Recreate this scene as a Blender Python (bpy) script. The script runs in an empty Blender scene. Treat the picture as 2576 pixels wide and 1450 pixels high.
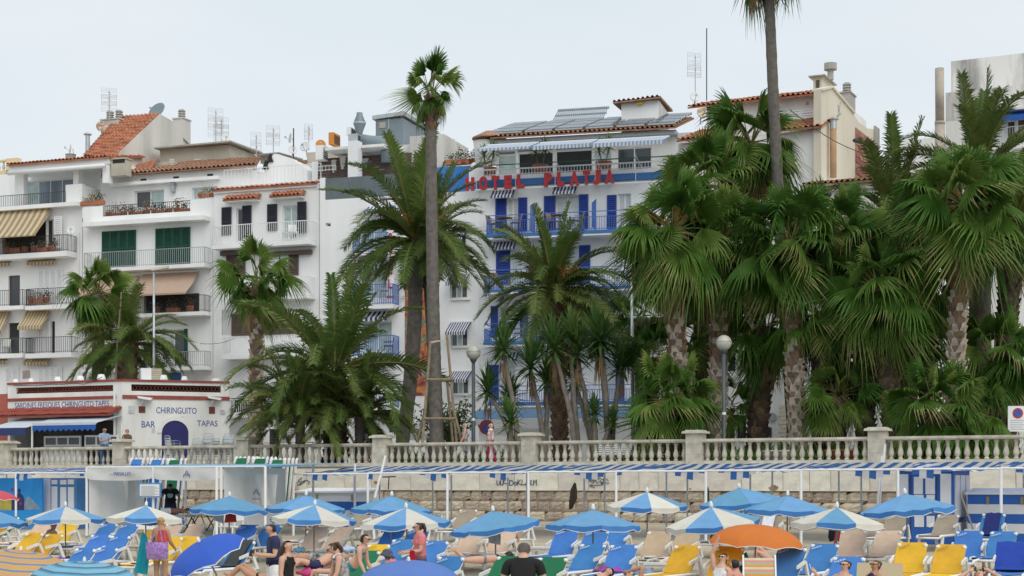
import bpy,math,random
from mathutils import Vector,Matrix,Quaternion,Euler
PI=math.pi
rnd=random.Random(11)
SC=bpy.context.scene
COL=SC.collection

# ------------------------------------------------------------------ camera, sky, sun, exposure
cam=bpy.data.cameras.new('camera')
camo=bpy.data.objects.new('camera',cam);COL.objects.link(camo)
FPX,CX,HY=4000.0,1288.0,1215.0          # focal length, centre and horizon in pixels of a 2576 wide picture
cam.sensor_width=36.0
cam.lens=36.0*FPX/2576.0
cam.shift_y=(HY-725.0)/2576.0
camo.location=(0,0,0);camo.rotation_euler=(PI/2,0,0)
cam.clip_start=0.5;cam.clip_end=4000
SC.camera=camo

SUN_EL,SUN_AZ=46.0,152.0                   # azimuth measured clockwise from +Y (the view direction)
world=bpy.data.worlds.new('World');SC.world=world
world.use_nodes=True
nt=world.node_tree;nt.nodes.clear()
o_=nt.nodes.new('ShaderNodeOutputWorld');bg=nt.nodes.new('ShaderNodeBackground')
sky=nt.nodes.new('ShaderNodeTexSky');sky.sky_type='NISHITA';sky.sun_disc=False
sky.sun_elevation=math.radians(SUN_EL);sky.sun_rotation=math.radians(SUN_AZ)
sky.dust_density=4.0;sky.air_density=1.0;sky.ozone_density=1.0
mixn=nt.nodes.new('ShaderNodeMix');mixn.data_type='RGBA'
tc=nt.nodes.new('ShaderNodeTexCoord');mp=nt.nodes.new('ShaderNodeMapping');mp.inputs['Scale'].default_value=(1.2,1.2,4.0)
nz=nt.nodes.new('ShaderNodeTexNoise');nz.inputs['Scale'].default_value=2.2;nz.inputs['Detail'].default_value=5
cr=nt.nodes.new('ShaderNodeValToRGB')       # high grey cloud deck
cr.color_ramp.elements[0].position=0.30;cr.color_ramp.elements[0].color=(7.5,8.3,8.85,1)
cr.color_ramp.elements[1].position=0.72;cr.color_ramp.elements[1].color=(8.8,9.2,9.4,1)
nt.links.new(tc.outputs['Generated'],mp.inputs['Vector']);nt.links.new(mp.outputs['Vector'],nz.inputs['Vector'])
nt.links.new(nz.outputs['Fac'],cr.inputs['Fac'])
mixn.inputs['Factor'].default_value=0.88
nt.links.new(sky.outputs['Color'],mixn.inputs['A']);nt.links.new(cr.outputs['Color'],mixn.inputs['B'])
nt.links.new(mixn.outputs['Result'],bg.inputs['Color']);bg.inputs['Strength'].default_value=0.105
nt.links.new(bg.outputs['Background'],o_.inputs['Surface'])
sl=bpy.data.lights.new('sun','SUN');sl.energy=1.5;sl.angle=math.radians(58);sl.color=(1.0,0.96,0.9)
slo=bpy.data.objects.new('sun',sl);COL.objects.link(slo)
el,az=math.radians(SUN_EL),math.radians(SUN_AZ)
slo.rotation_euler=Vector((math.sin(az)*math.cos(el),math.cos(az)*math.cos(el),math.sin(el))).to_track_quat('Z','Y').to_euler()
slo.location=(0,0,60)
vs=SC.view_settings
vs.view_transform='Standard';vs.look='None';vs.gamma=1.0;vs.exposure=0.0;vs.use_curve_mapping=False
SC.display_settings.display_device='sRGB'

# ------------------------------------------------------------------ measuring frames of the photograph (zoomed crops -> 2576 px picture)
ZF={'1':(0,188.7,3.293),'2':(0,566,3.293),'3':(503.1,314.5,3.293),'4':(503.1,691.8,3.293),
      '5':(943.4,94.3,3.293),'6':(943.4,534.6,2.711),'7':(1132,188.7,3.0735),'8':(1635.2,94.3,3.0735),
      '9':(1478,503,2.3055),'10':(1981,94.3,3.0735),'11':(1981,534.6,2.427),
      'B1':(0,1100.6,4.1477),'B2':(408.8,1100.6,4.1477),'B3':(817.6,1100.6,4.1477),'B4':(1226.4,1100.6,4.1477),
      'B5':(1635.2,1100.6,4.1477),'B6':(2044,1100.6,4.146),'K':(0,930.8,4.357),'W':(974.8,981.1,6.826),
      'Y':(1320.8,786.2,3.66),'T':(742.1,251.6,7.204),'d':(0,0,1)}
def zz(k,x,y):
    a=ZF[k];return x/a[2]+a[0],y/a[2]+a[1]
def ray(k,x,y):
    px,py=zz(k,x,y);return Vector(((px-CX)/FPX,1.0,(HY-py)/FPX))
def at(k,x,y,Y):return ray(k,x,y)*Y

PZ=0.65                                      # promenade level (eye level of the camera is 0)
WO=Vector((0.585,60.0));WA=math.radians(26.5)
WU=Vector((math.cos(WA),-math.sin(WA)));WN=Vector((-math.sin(WA),-math.cos(WA)))
def sand_z(x,y):return -1.45-0.034*max(-3,(Vector((x,y))-WO).dot(WN))
def over_sand(k,x,y,h=0.0):
    """point h above the beach seen at a picture position"""
    r=ray(k,x,y);lo,hi=5.0,75.0
    for _ in range(40):
        m=(lo+hi)/2;p=r*m
        if p.z>sand_z(p.x,p.y)+h:lo=m
        else:hi=m
    return r*lo

# ------------------------------------------------------------------ mesh collector
class MB:
    def __init__(s):s.v=[];s.f=[];s.m=[];s.M=None
    def add(s,vs,fs,mi=0):
        n=len(s.v)
        if s.M is not None:vs=[s.M @ Vector(v) for v in vs]
        s.v+=[tuple(v) for v in vs]
        for f in fs:s.f.append([i+n for i in f]);s.m.append(mi)
        return s
    def box(s,x0,x1,y0,y1,z0,z1,mi=0):
        if x0>x1:x0,x1=x1,x0
        if y0>y1:y0,y1=y1,y0
        if z0>z1:z0,z1=z1,z0
        return s.add([(x0,y0,z0),(x1,y0,z0),(x1,y1,z0),(x0,y1,z0),(x0,y0,z1),(x1,y0,z1),(x1,y1,z1),(x0,y1,z1)],
                     [(0,3,2,1),(4,5,6,7),(0,1,5,4),(1,2,6,5),(2,3,7,6),(3,0,4,7)],mi)
    def hexa(s,q,off,mi=0):
        q=[Vector(a) for a in q];off=Vector(off)
        return s.add(q+[a+off for a in q],[(3,2,1,0),(4,5,6,7),(0,1,5,4),(1,2,6,5),(2,3,7,6),(3,0,4,7)],mi)
    def sheet(s,a,b,c,d,th=.012,mi=0):
        a,b,c,d=map(Vector,(a,b,c,d));n=(b-a).cross(d-a)
        if n.length<1e-9:n=Vector((0,0,1))
        return s.hexa([a,b,c,d],n.normalized()*th,mi)
    def tri(s,a,b,c,mi=0):return s.add([a,b,c],[(0,1,2)],mi)
    def quad(s,a,b,c,d,mi=0):return s.add([a,b,c,d],[(0,1,2,3)],mi)
    def bar(s,a,b,r=.012,mi=0,n=4,r2=None,cap=True):
        return s.tube([a,b],[r,r if r2 is None else r2],n,mi,cap)
    def tube(s,pts,rad,n=8,mi=0,cap=True):
        pts=[Vector(p) for p in pts]
        if not isinstance(rad,(list,tuple)):rad=[rad]*len(pts)
        vs=[];fs=[];ref=None
        for i,p in enumerate(pts):
            t=(pts[min(i+1,len(pts)-1)]-pts[max(i-1,0)]).normalized()
            if ref is None:ref=Vector((0,0,1)) if abs(t.z)<.9 else Vector((1,0,0))
            x=t.cross(ref)
            if x.length<1e-6:x=t.orthogonal()
            x.normalize();y=t.cross(x).normalized();ref=x.cross(t)
            for j in range(n):
                a=2*PI*(j+.5)/n
                vs.append(p+(x*math.cos(a)+y*math.sin(a))*rad[i])
        for i in range(len(pts)-1):
            for j in range(n):
                k=(j+1) % n
                fs.append((i*n+j,i*n+k,i*n+n+k,i*n+n+j))
        if cap:
            fs.append(tuple(range(n-1,-1,-1)));fs.append(tuple(range((len(pts)-1)*n,len(pts)*n)))
        return s.add(vs,fs,mi)
    def lathe(s,prof,n=12,mi=0,c=(0,0,0),cap=True):
        vs=[];fs=[]
        for r,z in prof:
            for j in range(n):
                a=2*PI*j/n;vs.append((c[0]+r*math.cos(a),c[1]+r*math.sin(a),c[2]+z))
        for i in range(len(prof)-1):
            for j in range(n):
                k=(j+1) % n;fs.append((i*n+j,i*n+k,i*n+n+k,i*n+n+j))
        if cap:fs.append(tuple(range(n-1,-1,-1)));fs.append(tuple(range((len(prof)-1)*n,len(prof)*n)))
        return s.add(vs,fs,mi)
    def ball(s,c,r,n=10,m=7,mi=0,sc=(1,1,1)):
        vs=[(c[0],c[1],c[2]-r*sc[2])];fs=[]
        for i in range(1,m):
            p=-PI/2+PI*i/m
            for j in range(n):
                a=2*PI*j/n
                vs.append((c[0]+r*sc[0]*math.cos(p)*math.cos(a),c[1]+r*sc[1]*math.cos(p)*math.sin(a),c[2]+r*sc[2]*math.sin(p)))
        vs.append((c[0],c[1],c[2]+r*sc[2]))
        for j in range(n):fs.append((0,1+(j+1) % n,1+j))
        for i in range(m-2):
            for j in range(n):
                k=(j+1) % n;fs.append((1+i*n+j,1+i*n+k,1+i*n+n+k,1+i*n+n+j))
        L=len(vs)-1
        for j in range(n):fs.append((L,1+(m-2)*n+j,1+(m-2)*n+(j+1) % n))
        return s.add(vs,fs,mi)
    def grid(s,P,mi=0,closed=False):
        """P[i][j] points; mi may be a function of (i, j)"""
        nr,nc=len(P),len(P[0]);vs=[p for r in P for p in r];n=len(s.v)
        if s.M is not None:vs=[s.M @ Vector(v) for v in vs]
        s.v+=[tuple(v) for v in vs]
        for i in range(nr-1):
            for j in range(nc if closed else nc-1):
                k=(j+1) % nc
                s.f.append([n+i*nc+j,n+i*nc+k,n+i*nc+nc+k,n+i*nc+nc+j]);s.m.append(mi(i,j) if callable(mi) else mi)
        return s
    def mesh(s,name,mats,smooth=False):
        me=bpy.data.meshes.new(name);me.from_pydata(s.v,[],s.f)
        for m in (mats if isinstance(mats,(list,tuple)) else [mats]):me.materials.append(m)
        me.polygons.foreach_set('material_index',s.m)
        if smooth:me.polygons.foreach_set('use_smooth',[True]*len(me.polygons))
        me.update();return me
    def build(s,name,mats,parent=None,smooth=False,loc=None,rot=None,kind=None):
        return obj(name,s.mesh(name,mats,smooth),parent,loc,rot,kind)

def obj(name,me,parent=None,loc=None,rot=None,kind=None):
    o=bpy.data.objects.new(name,me);COL.objects.link(o)
    if parent is not None:o.parent=parent
    if loc is not None:o.location=loc
    if rot is not None:o.rotation_euler=rot
    if kind:o['kind']=kind
    return o
def tag(o,label,cat,group=None):
    o['label']=label;o['category']=cat
    if group:o['group']=group
    return o
def thing(name,label,cat,loc=(0,0,0),rz=0.0,group=None):
    o=bpy.data.objects.new(name,None);COL.objects.link(o)
    o.location=loc;o.rotation_euler=(0,0,rz);o.empty_display_size=.3
    return tag(o,label,cat,group)
KIDS={}
def clone(root,label,loc,rz=None,group=None):
    r=root.copy();COL.objects.link(r);r.location=loc;r['label']=label
    if rz is not None:r.rotation_euler=(0,0,rz)
    if group:r['group']=group
    for ch in list(root.children):
        c=ch.copy();COL.objects.link(c);c.parent=r
        for g in list(ch.children):
            d=g.copy();COL.objects.link(d);d.parent=c
    return r

# ------------------------------------------------------------------ materials
MATS={}
def mat(name,col,rough=.7,var=.12,scale=3.0,bump=0.0,bscale=40.0,metal=0.0,trans=0.0,stain=None,spec=.4,rand=0.0,streak=False,alpha=None,coord='Object'):
    if name in MATS:return MATS[name]
    m=bpy.data.materials.new(name);m.use_nodes=True;N=m.node_tree.nodes;L=m.node_tree.links
    b=N['Principled BSDF'];b.inputs['Roughness'].default_value=rough;b.inputs['Metallic'].default_value=metal
    b.inputs['Specular IOR Level'].default_value=spec
    t=N.new('ShaderNodeTexCoord');src=t.outputs[coord]
    if streak:
        mp=N.new('ShaderNodeMapping');mp.inputs['Scale'].default_value=(1.0,1.0,.18);L.new(src,mp.inputs['Vector']);src=mp.outputs['Vector']
    n=N.new('ShaderNodeTexNoise');n.inputs['Scale'].default_value=scale;n.inputs['Detail'].default_value=6;n.inputs['Roughness'].default_value=.62
    L.new(src,n.inputs['Vector'])
    r=N.new('ShaderNodeValToRGB')
    d=tuple(c*(1-var) for c in col) if stain is None else stain
    r.color_ramp.elements[0].position=.28 if stain is None else .40;r.color_ramp.elements[0].color=(*d,1)
    r.color_ramp.elements[1].position=.62 if stain is None else .60;r.color_ramp.elements[1].color=(*[min(1,c*(1+var*.4)) for c in col],1)
    L.new(n.outputs['Fac'],r.inputs['Fac']);out=r.outputs['Color']
    if rand:
        oi=N.new('ShaderNodeObjectInfo');hs=N.new('ShaderNodeHueSaturation')
        ma=N.new('ShaderNodeMapRange');ma.inputs['To Min'].default_value=1-rand;ma.inputs['To Max'].default_value=1+rand
        L.new(oi.outputs['Random'],ma.inputs['Value']);L.new(ma.outputs['Result'],hs.inputs['Value'])
        mb=N.new('ShaderNodeMath');mb.operation='MULTIPLY_ADD';mb.inputs[1].default_value=.05*rand/.3;mb.inputs[2].default_value=.5-.025*rand/.3
        L.new(oi.outputs['Random'],mb.inputs[0]);L.new(mb.outputs[0],hs.inputs['Hue'])
        L.new(out,hs.inputs['Color']);out=hs.outputs['Color']
    L.new(out,b.inputs['Base Color'])
    if bump:
        n2=N.new('ShaderNodeTexNoise');n2.inputs['Scale'].default_value=bscale;n2.inputs['Detail'].default_value=4;L.new(t.outputs[coord],n2.inputs['Vector'])
        bp=N.new('ShaderNodeBump');bp.inputs['Strength'].default_value=bump;bp.inputs['Distance'].default_value=.03
        L.new(n2.outputs['Fac'],bp.inputs['Height']);L.new(bp.outputs['Normal'],b.inputs['Normal'])
    if trans:
        tr=N.new('ShaderNodeBsdfTranslucent');mx=N.new('ShaderNodeMixShader');mx.inputs['Fac'].default_value=trans
        L.new(out,tr.inputs['Color']);L.new(b.outputs['BSDF'],mx.inputs[1]);L.new(tr.outputs['BSDF'],mx.inputs[2])
        L.new(mx.outputs['Shader'],N['Material Output'].inputs['Surface'])
    if alpha is not None:b.inputs['Alpha'].default_value=alpha
    MATS[name]=m;return m

WHITE=mat('white_render',(.84,.845,.84),.85,.13,.4,.15,18,streak=True)
WHITE2=mat('old_white_render',(.79,.785,.76),.9,.2,.5,.3,14,streak=True)
STAINED=mat('stained_render',(.62,.60,.56),.9,.3,.45,.3,12,streak=True)
STAINWHITE=mat('weather_streaked_render',(.72,.70,.68),.9,.3,.9,.3,12,streak=True,stain=(.34,.33,.31))
CREAM=mat('cream_render',(.72,.66,.54),.9,.14,.4,.3,14,streak=True)
BEIGEWALL=mat('beige_render',(.50,.46,.38),.9,.2,.8,.3,14)
YELLOWWALL=mat('yellow_render',(.75,.60,.36),.9,.1,.8)
BLUEWALL=mat('blue_render',(.045,.19,.50),.8,.15,.6,.1,14)
BLUETRIM=mat('blue_trim',(.05,.17,.42),.7,.15,2)
BLUEPAINT=mat('blue_shutter_paint',(.02,.055,.30),.5,.15,3)
BLUERAIL=mat('blue_rail_paint',(.06,.16,.50),.5,.1,3)
GREENSH=mat('green_shutter_paint',(.008,.07,.045),.55,.2,3)
DARKSH=mat('dark_shutter_paint',(.025,.026,.04),.6,.15,3)
BROWNSH=mat('brown_shutter_wood',(.12,.085,.07),.7,.25,4)
WHITEP=mat('white_paint',(.80,.81,.82),.5,.06,2)
WHITEPL=mat('white_plastic',(.78,.78,.76),.4,.08,6)
GREYMETAL=mat('grey_metal',(.42,.44,.45),.45,.15,6,metal=.5)
DARKMETAL=mat('dark_iron',(.05,.05,.055),.5,.15,6)
RUST=mat('rusty_iron',(.30,.17,.10),.8,.4,8)
TERRA=mat('terracotta',(.42,.17,.095),.85,.45,2.2,.3,20)
TERRA2=mat('weathered_terracotta',(.36,.20,.13),.9,.45,3.2,.3,20)
TERRAP=mat('terracotta_pot',(.42,.16,.085),.8,.2,5)
BRICK=mat('red_brick',(.36,.17,.12),.9,.3,5,rand=.25)
CONC=mat('grey_concrete',(.40,.38,.34),.9,.22,1.5,.3,20)
STONEB=mat('balustrade_stone',(.56,.535,.46),.85,.34,2.6,.35,25,rand=.10)
COPE=mat('pale_coping_stone',(.70,.66,.57),.9,.34,1.3,.3,12,rand=.1)
STONE=mat('rough_wall_stone',(.50,.425,.335),.95,.42,3.0,1.0,9,rand=.22)
MORTAR=mat('mortar',(.42,.37,.30),.95,.3,4,.5,30)
GLASSD=mat('dark_glass',(.05,.06,.07),.12,.3,.7,spec=.6)
GLASSB=mat('bluish_glass',(.20,.25,.32),.1,.3,.6,spec=.7)
GLASSC=mat('curtained_glass',(.42,.52,.50),.25,.35,1.6,spec=.6)
GLASSW=mat('net_curtain_glass',(.55,.60,.60),.25,.25,1.6,spec=.6)
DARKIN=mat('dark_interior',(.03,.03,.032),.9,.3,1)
BEIGEAWN=mat('beige_canvas',(.66,.57,.40),.85,.08,3,trans=.2)
BROWNAWN=mat('brown_canvas',(.40,.28,.15),.85,.08,3,trans=.2)
PINKAWN=mat('salmon_canvas',(.56,.41,.31),.85,.06,3,trans=.2)
WHITECANV=mat('white_canvas',(.80,.80,.79),.8,.07,2,trans=.3)
NAVYCANV=mat('navy_canvas',(.035,.05,.17),.8,.1,2,trans=.15)
BLUECANV=mat('blue_canvas',(.03,.13,.48),.75,.1,2,trans=.2)
GREYSTEEL=mat('blue_grey_steel',(.22,.27,.30),.5,.1,1.2,metal=.2)
GALV=mat('galvanised_steel',(.48,.51,.52),.4,.2,3,metal=.55)
DARKWOOD=mat('dark_wood_slats',(.09,.06,.05),.8,.3,3)
SMOKEGL=mat('smoked_glass',(.10,.13,.14),.1,.2,1,spec=.7)
REDSIGN=mat('red_sign_paint',(.44,.022,.028),.5,.12,3)
LETTERBLUE=mat('blue_lettering',(.05,.09,.30),.6,.2,6)
LETTERGREY=mat('grey_lettering',(.40,.42,.46),.7,.1,6)
LETTERBLACK=mat('black_lettering',(.03,.03,.035),.7,.1,6)
REDTRIM=mat('oxide_red_trim',(.30,.075,.055),.8,.2,4)
SAND=mat('sand',(.47,.40,.29),.95,.25,.5,.6,5)
PAVE=mat('pale_paving',(.42,.40,.36),.9,.15,1.2)
ASPH=mat('asphalt',(.06,.06,.062),.9,.2,2)
EARTH=mat('garden_earth',(.14,.10,.065),.95,.3,2,.5,10)
ORANGE=mat('orange_enamel',(.62,.24,.04),.6,.15,5)
FLOWER=mat('red_petals',(.50,.03,.06),.7,.2,8)
PLANT=mat('pot_plant_leaf',(.055,.10,.03),.7,.4,6,trans=.2,rand=.3)
PLANTDRY=mat('dry_plant_leaf',(.22,.16,.08),.8,.3,6)

# ------------------------------------------------------------------ frames standing in the place (local x along a front, -y towards the beach)
class Frame:
    def __init__(s,k,x,Y,ang,z0=PZ):
        px,_=zz(k,x,0);s.a=math.radians(ang);s.z0=z0
        s.o=Vector(((px-CX)/FPX*Y,Y));s.u=Vector((math.cos(s.a),-math.sin(s.a)));s.n=Vector((-math.sin(s.a),-math.cos(s.a)))
        s.M=Matrix.Translation((s.o.x,s.o.y,z0)) @ Matrix.Rotation(-s.a,4,'Z')
    def p(s,k,x,y,d=0.0):
        r=ray(k,x,y);r2=Vector((r.x,r.y));t=(s.o.dot(s.n)+d)/r2.dot(s.n);q=r*t
        return Vector(((Vector((q.x,q.y))-s.o).dot(s.u),-d,q.z-s.z0))
    def rect(s,k,x0,y0,x1,y1,d=0.0):
        xm=(x0+x1)/2
        return s.p(k,x0,y0,d).x,s.p(k,x1,y0,d).x,s.p(k,xm,y1,d).z,s.p(k,xm,y0,d).z
    def world(s,v):return s.M @ Vector(v)

def tile_patch(a,b,c,d,w=.25,row=.40,h=.075):
    """barrel tiled roof: a,b eave left/right, d,c ridge left/right"""
    a,b,c,d=map(Vector,(a,b,c,d));m=MB()
    nu=max(2,int(((b-a).length+(c-d).length)/2/w));nv=max(1,int(((d-a).length+(c-b).length)/2/row))
    n=(b-a).cross(d-a).normalized()
    if n.z<0:n=-n
    prof=[(0,0),(.12,.75),(.32,1),(.52,.75),(.64,0),(.82,-.28)]
    rr=random.Random(5);P=[]
    for j in range(nv):
        for e in (0,1):
            v=(j+e)/nv-(0.0 if e or j==0 else .0);lift=h*.6*(1-e)+(0 if e else 0)
            rowp=[]
            for i in range(nu):
                for fx,fh in prof:
                    u=(i+fx)/nu
                    q=a.lerp(b,u).lerp(d.lerp(c,u),v)
                    rowp.append(q+n*(fh*h+lift+.012*math.sin(i*7.3+j*3.1)))
            rowp.append(b.lerp(c,v)+n*lift);P.append(rowp)
    m.grid(P);m.hexa([a,b,c,d],-n*.08)
    return m

class Bld(Frame):
    def __init__(s,name,label,cat,k,x,Y,ang,group=None):
        super().__init__(k,x,Y,ang);s.root=thing(name,label,cat,(s.o.x,s.o.y,PZ),-s.a,group)
        s.holes=[]
    def box(s,name,k,x0,y0,x1,y1,d0,d1,m,ref=None):
        u0,u1,z0,z1=s.rect(k,x0,y0,x1,y1,d1 if ref is None else ref)
        return MB().box(u0,u1,-d1,-d0,z0,z1).build(name,m,s.root)
    def wall(s,u0,u1,z0,z1,depth,m,y=0.0,holes=None,name='wall',th=.3):
        mb=MB();H=s.holes if holes is None else holes
        us=sorted({u0,u1,*[min(max(h[i],u0),u1) for h in H for i in (0,1)]});zs=sorted({z0,z1,*[min(max(h[i],z0),z1) for h in H for i in (2,3)]})
        for i in range(len(us)-1):
            for j in range(len(zs)-1):
                cu,cz=(us[i]+us[i+1])/2,(zs[j]+zs[j+1])/2
                if us[i+1]-us[i]<1e-5 or zs[j+1]-zs[j]<1e-5:continue
                if any(h[0]<cu<h[1] and h[2]<cz<h[3] for h in H):continue
                mb.quad((us[i],y,zs[j]),(us[i+1],y,zs[j]),(us[i+1],y,zs[j+1]),(us[i],y,zs[j+1]))
        for a,b,c,e in H:
            mb.quad((a,y,c),(a,y+th,c),(a,y+th,e),(a,y,e));mb.quad((b,y,c),(b,y,e),(b,y+th,e),(b,y+th,c))
            mb.quad((a,y,e),(a,y+th,e),(b,y+th,e),(b,y,e));mb.quad((a,y,c),(b,y,c),(b,y+th,c),(a,y+th,c))
        D=y+depth
        mb.quad((u0,y,z0),(u0,y,z1),(u0,D,z1),(u0,D,z0));mb.quad((u1,y,z0),(u1,D,z0),(u1,D,z1),(u1,y,z1))
        mb.quad((u0,D,z0),(u0,D,z1),(u1,D,z1),(u1,D,z0));mb.quad((u0,y,z1),(u1,y,z1),(u1,D,z1),(u0,D,z1))
        if holes is None:s.holes=[]
        return mb.build(name,m,s.root)
    def window(s,k,x0,y0,x1,y1,n=2,fm=None,pm=None,d=0.0,inset=.14,fw=.06,name='window',hole=True,rows=1):
        fm=fm or WHITEP;pm=pm or GLASSC
        u0,u1,z0,z1=s.rect(k,x0,y0,x1,y1,d)
        if hole:s.holes.append((u0,u1,z0,z1))
        y=-d+inset;mb=MB()
        mb.box(u0,u0+fw,y-.03,y+.05,z0,z1);mb.box(u1-fw,u1,y-.03,y+.05,z0,z1)
        mb.box(u0+fw,u1-fw,y-.03,y+.05,z1-fw,z1);mb.box(u0+fw,u1-fw,y-.03,y+.05,z0,z0+fw)
        w=(u1-u0-2*fw)/n
        for i in range(1,n):mb.box(u0+fw+w*i-fw*.5,u0+fw+w*i+fw*.5,y-.025,y+.045,z0+fw,z1-fw)
        wd=mb.build(name,fm,s.root)
        for i in range(n):
            p=pm[i % len(pm)] if isinstance(pm,(list,tuple)) else pm
            MB().box(u0+fw+w*i+(fw*.5 if i else 0),u0+fw+w*(i+1)-(fw*.5 if i<n-1 else 0),y,y+.02,z0+fw,z1-fw).build('pane',p,wd)
        return wd
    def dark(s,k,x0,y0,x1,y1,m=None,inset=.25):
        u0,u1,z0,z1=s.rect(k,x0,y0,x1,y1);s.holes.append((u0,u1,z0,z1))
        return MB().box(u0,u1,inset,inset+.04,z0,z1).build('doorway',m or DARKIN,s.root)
    def shutter(s,k,x0,y0,x1,y1,m,leaves=1,d=.03,sp=.10):
        u0,u1,z0,z1=s.rect(k,x0,y0,x1,y1);w=(u1-u0)/leaves
        for i in range(leaves):
            a,b=u0+w*i+.006,u0+w*(i+1)-.006;mb=MB();f=min(.07,w*.15)
            mb.box(a,a+f,-d-.05,-d,z0,z1);mb.box(b-f,b,-d-.05,-d,z0,z1)
            mb.box(a+f,b-f,-d-.05,-d,z1-f,z1);mb.box(a+f,b-f,-d-.05,-d,z0,z0+f)
            zm=(z0+z1)/2;mb.box(a+f,b-f,-d-.05,-d,zm-f/2,zm+f/2)
            n=int((z1-z0-2*f)/sp)
            for j in range(n):
                z=z0+f+(z1-z0-2*f)*j/n
                mb.hexa([(a+f,-d-.048,z),(b-f,-d-.048,z),(b-f,-d-.008,z+sp*.75),(a+f,-d-.008,z+sp*.75)],(0,-.012,0.0))
            mb.box(a+f,b-f,-d-.004,-d,z0+f,z1-f)
            sh=mb.build('shutter',m,s.root)
        return sh
    def rail(s,u0,u1,z0,z1,d,m,sides=True,sp=.125,back=0.0,r=.013,mid=None,name='railing'):
        mb=MB()
        def run(a,b):
            a,b=Vector(a),Vector(b);L=(b-a).length;n=max(1,int(L/sp));up=Vector((0,0,z1-z0))
            mb.bar(a+up,b+up,r*1.7);mb.bar(a+Vector((0,0,.08)),b+Vector((0,0,.08)),r*1.3)
            if mid:mb.bar(a+up*mid,b+up*mid,r*1.3)
            for i in range(n+1):
                p=a.lerp(b,i/n);mb.bar(p,p+up*(mid or 1),r*(1.5 if i in (0,n) else 1),cap=False)
        run((u0,-d,z0),(u1,-d,z0))
        if sides:run((u0,-back,z0),(u0,-d+.02,z0));run((u1,-back,z0),(u1,-d+.02,z0))
        return mb.build(name,m,s.root)
    def balcony(s,k,x0,yt,x1,yb,ry=None,depth=.9,m=None,rm=None,r=.013,mid=None,sp=.125):
        u0,u1,z0,z1=s.rect(k,x0,yt,x1,yb,depth);z0=min(z0,z1-.12)
        MB().box(u0,u1,-depth,-.003,z0,z1).build('balcony_slab',m or WHITE,s.root)
        if ry is not None:
            zt=s.p(k,(x0+x1)/2,ry,depth).z
            s.rail(u0+.05,u1-.05,z1,zt,depth-.06,rm or DARKMETAL,back=.03,r=r,mid=mid,sp=sp)
        return u0,u1,z0,z1
    def awning(s,k,x0,y0,x1,y1,out,ms,n,val=.18,scal=True,fold=False,name='awning',dz=0.0):
        a=s.p(k,x0,y0);b=s.p(k,x1,y0);ym=(y0+y1)/2
        zt=s.p(k,(x0+x1)/2,y0).z;zb=s.p(k,(x0+x1)/2,y1,out).z+val
        mb=MB();w=(b.x-a.x)/n
        for i in range(n):
            ua,ub=a.x+w*i,a.x+w*(i+1)
            if fold:mb.sheet((ua,-out,zb),(ub,-out,zb),(ub,-.06,zt),(ua,-.06,zt),.015,i % len(ms))
            else:
                P=[]
                for t in (0,.33,.66,1):
                    z=zt+(zb-zt)*t-.10*out*math.sin(PI*t)*.6
                    P.append([(ua,-.05-(out-.05)*t,z),(ub,-.05-(out-.05)*t,z)])
                mb.grid(P,i % len(ms));mb.grid([[(q[0],q[1],q[2]-.012) for q in r[::-1]] for r in P],i % len(ms))
            if val:mb.box(ua,ub,-out-.012,-out,zb-val*(1 if not scal or i % 2 else .86),zb+.01,i % len(ms))
        aw=mb.build(name,ms,s.root)
        fr=MB();fr.bar((a.x,-out+.02,zb-.02),(b.x,-out+.02,zb-.02),.025)
        for u in (a.x+.05,b.x-.05):fr.bar((u,-.02,zt-.3 if not fold else zt),(u,-out+.03,zb-.02),.018)
        fr.box(a.x,b.x,-.1,-.003,zt-.06,zt+.05)
        fr.build('awning_frame',WHITEP,aw)
        return aw

def text_mesh(s,mats,w=None,h=1.0,ex=.03,name='lettering',bold=0.0):
    cu=bpy.data.curves.new('lettering_curve','FONT');cu.body=s;cu.extrude=ex;cu.offset=bold;cu.resolution_u=3
    t=bpy.data.objects.new('lettering_source',cu);COL.objects.link(t)
    dg=bpy.context.evaluated_depsgraph_get();me=bpy.data.meshes.new_from_object(t.evaluated_get(dg));bpy.data.objects.remove(t);bpy.data.curves.remove(cu)
    xs=[v.co.x for v in me.vertices];ys=[v.co.y for v in me.vertices]
    x0,x1,y0,y1=min(xs),max(xs),min(ys),max(ys)
    sy=h/(y1-y0);sx=sy if w is None else w/(x1-x0)
    for v in me.vertices:v.co=Vector(((v.co.x-x0)*sx,v.co.z,(v.co.y-y0)*sy))   # stands upright, facing -y
    me.materials.clear()
    for m in (mats if isinstance(mats,(list,tuple)) else [mats]):me.materials.append(m)
    me.update();me.name=name;return me
def fr_text(F,root,s,k,x0,y0,x1,y1,d,m,name='lettering',ex=.012,bold=0.0):
    """a line of lettering on a front; x0,y0 top left and x1,y1 bottom right in the photograph"""
    u0,u1,z0,z1=F.rect(k,x0,y0,x1,y1,d)
    return obj(name,text_mesh(s,m,u1-u0,z1-z0,ex,name,bold),root,(u0,-d,z0))

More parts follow.
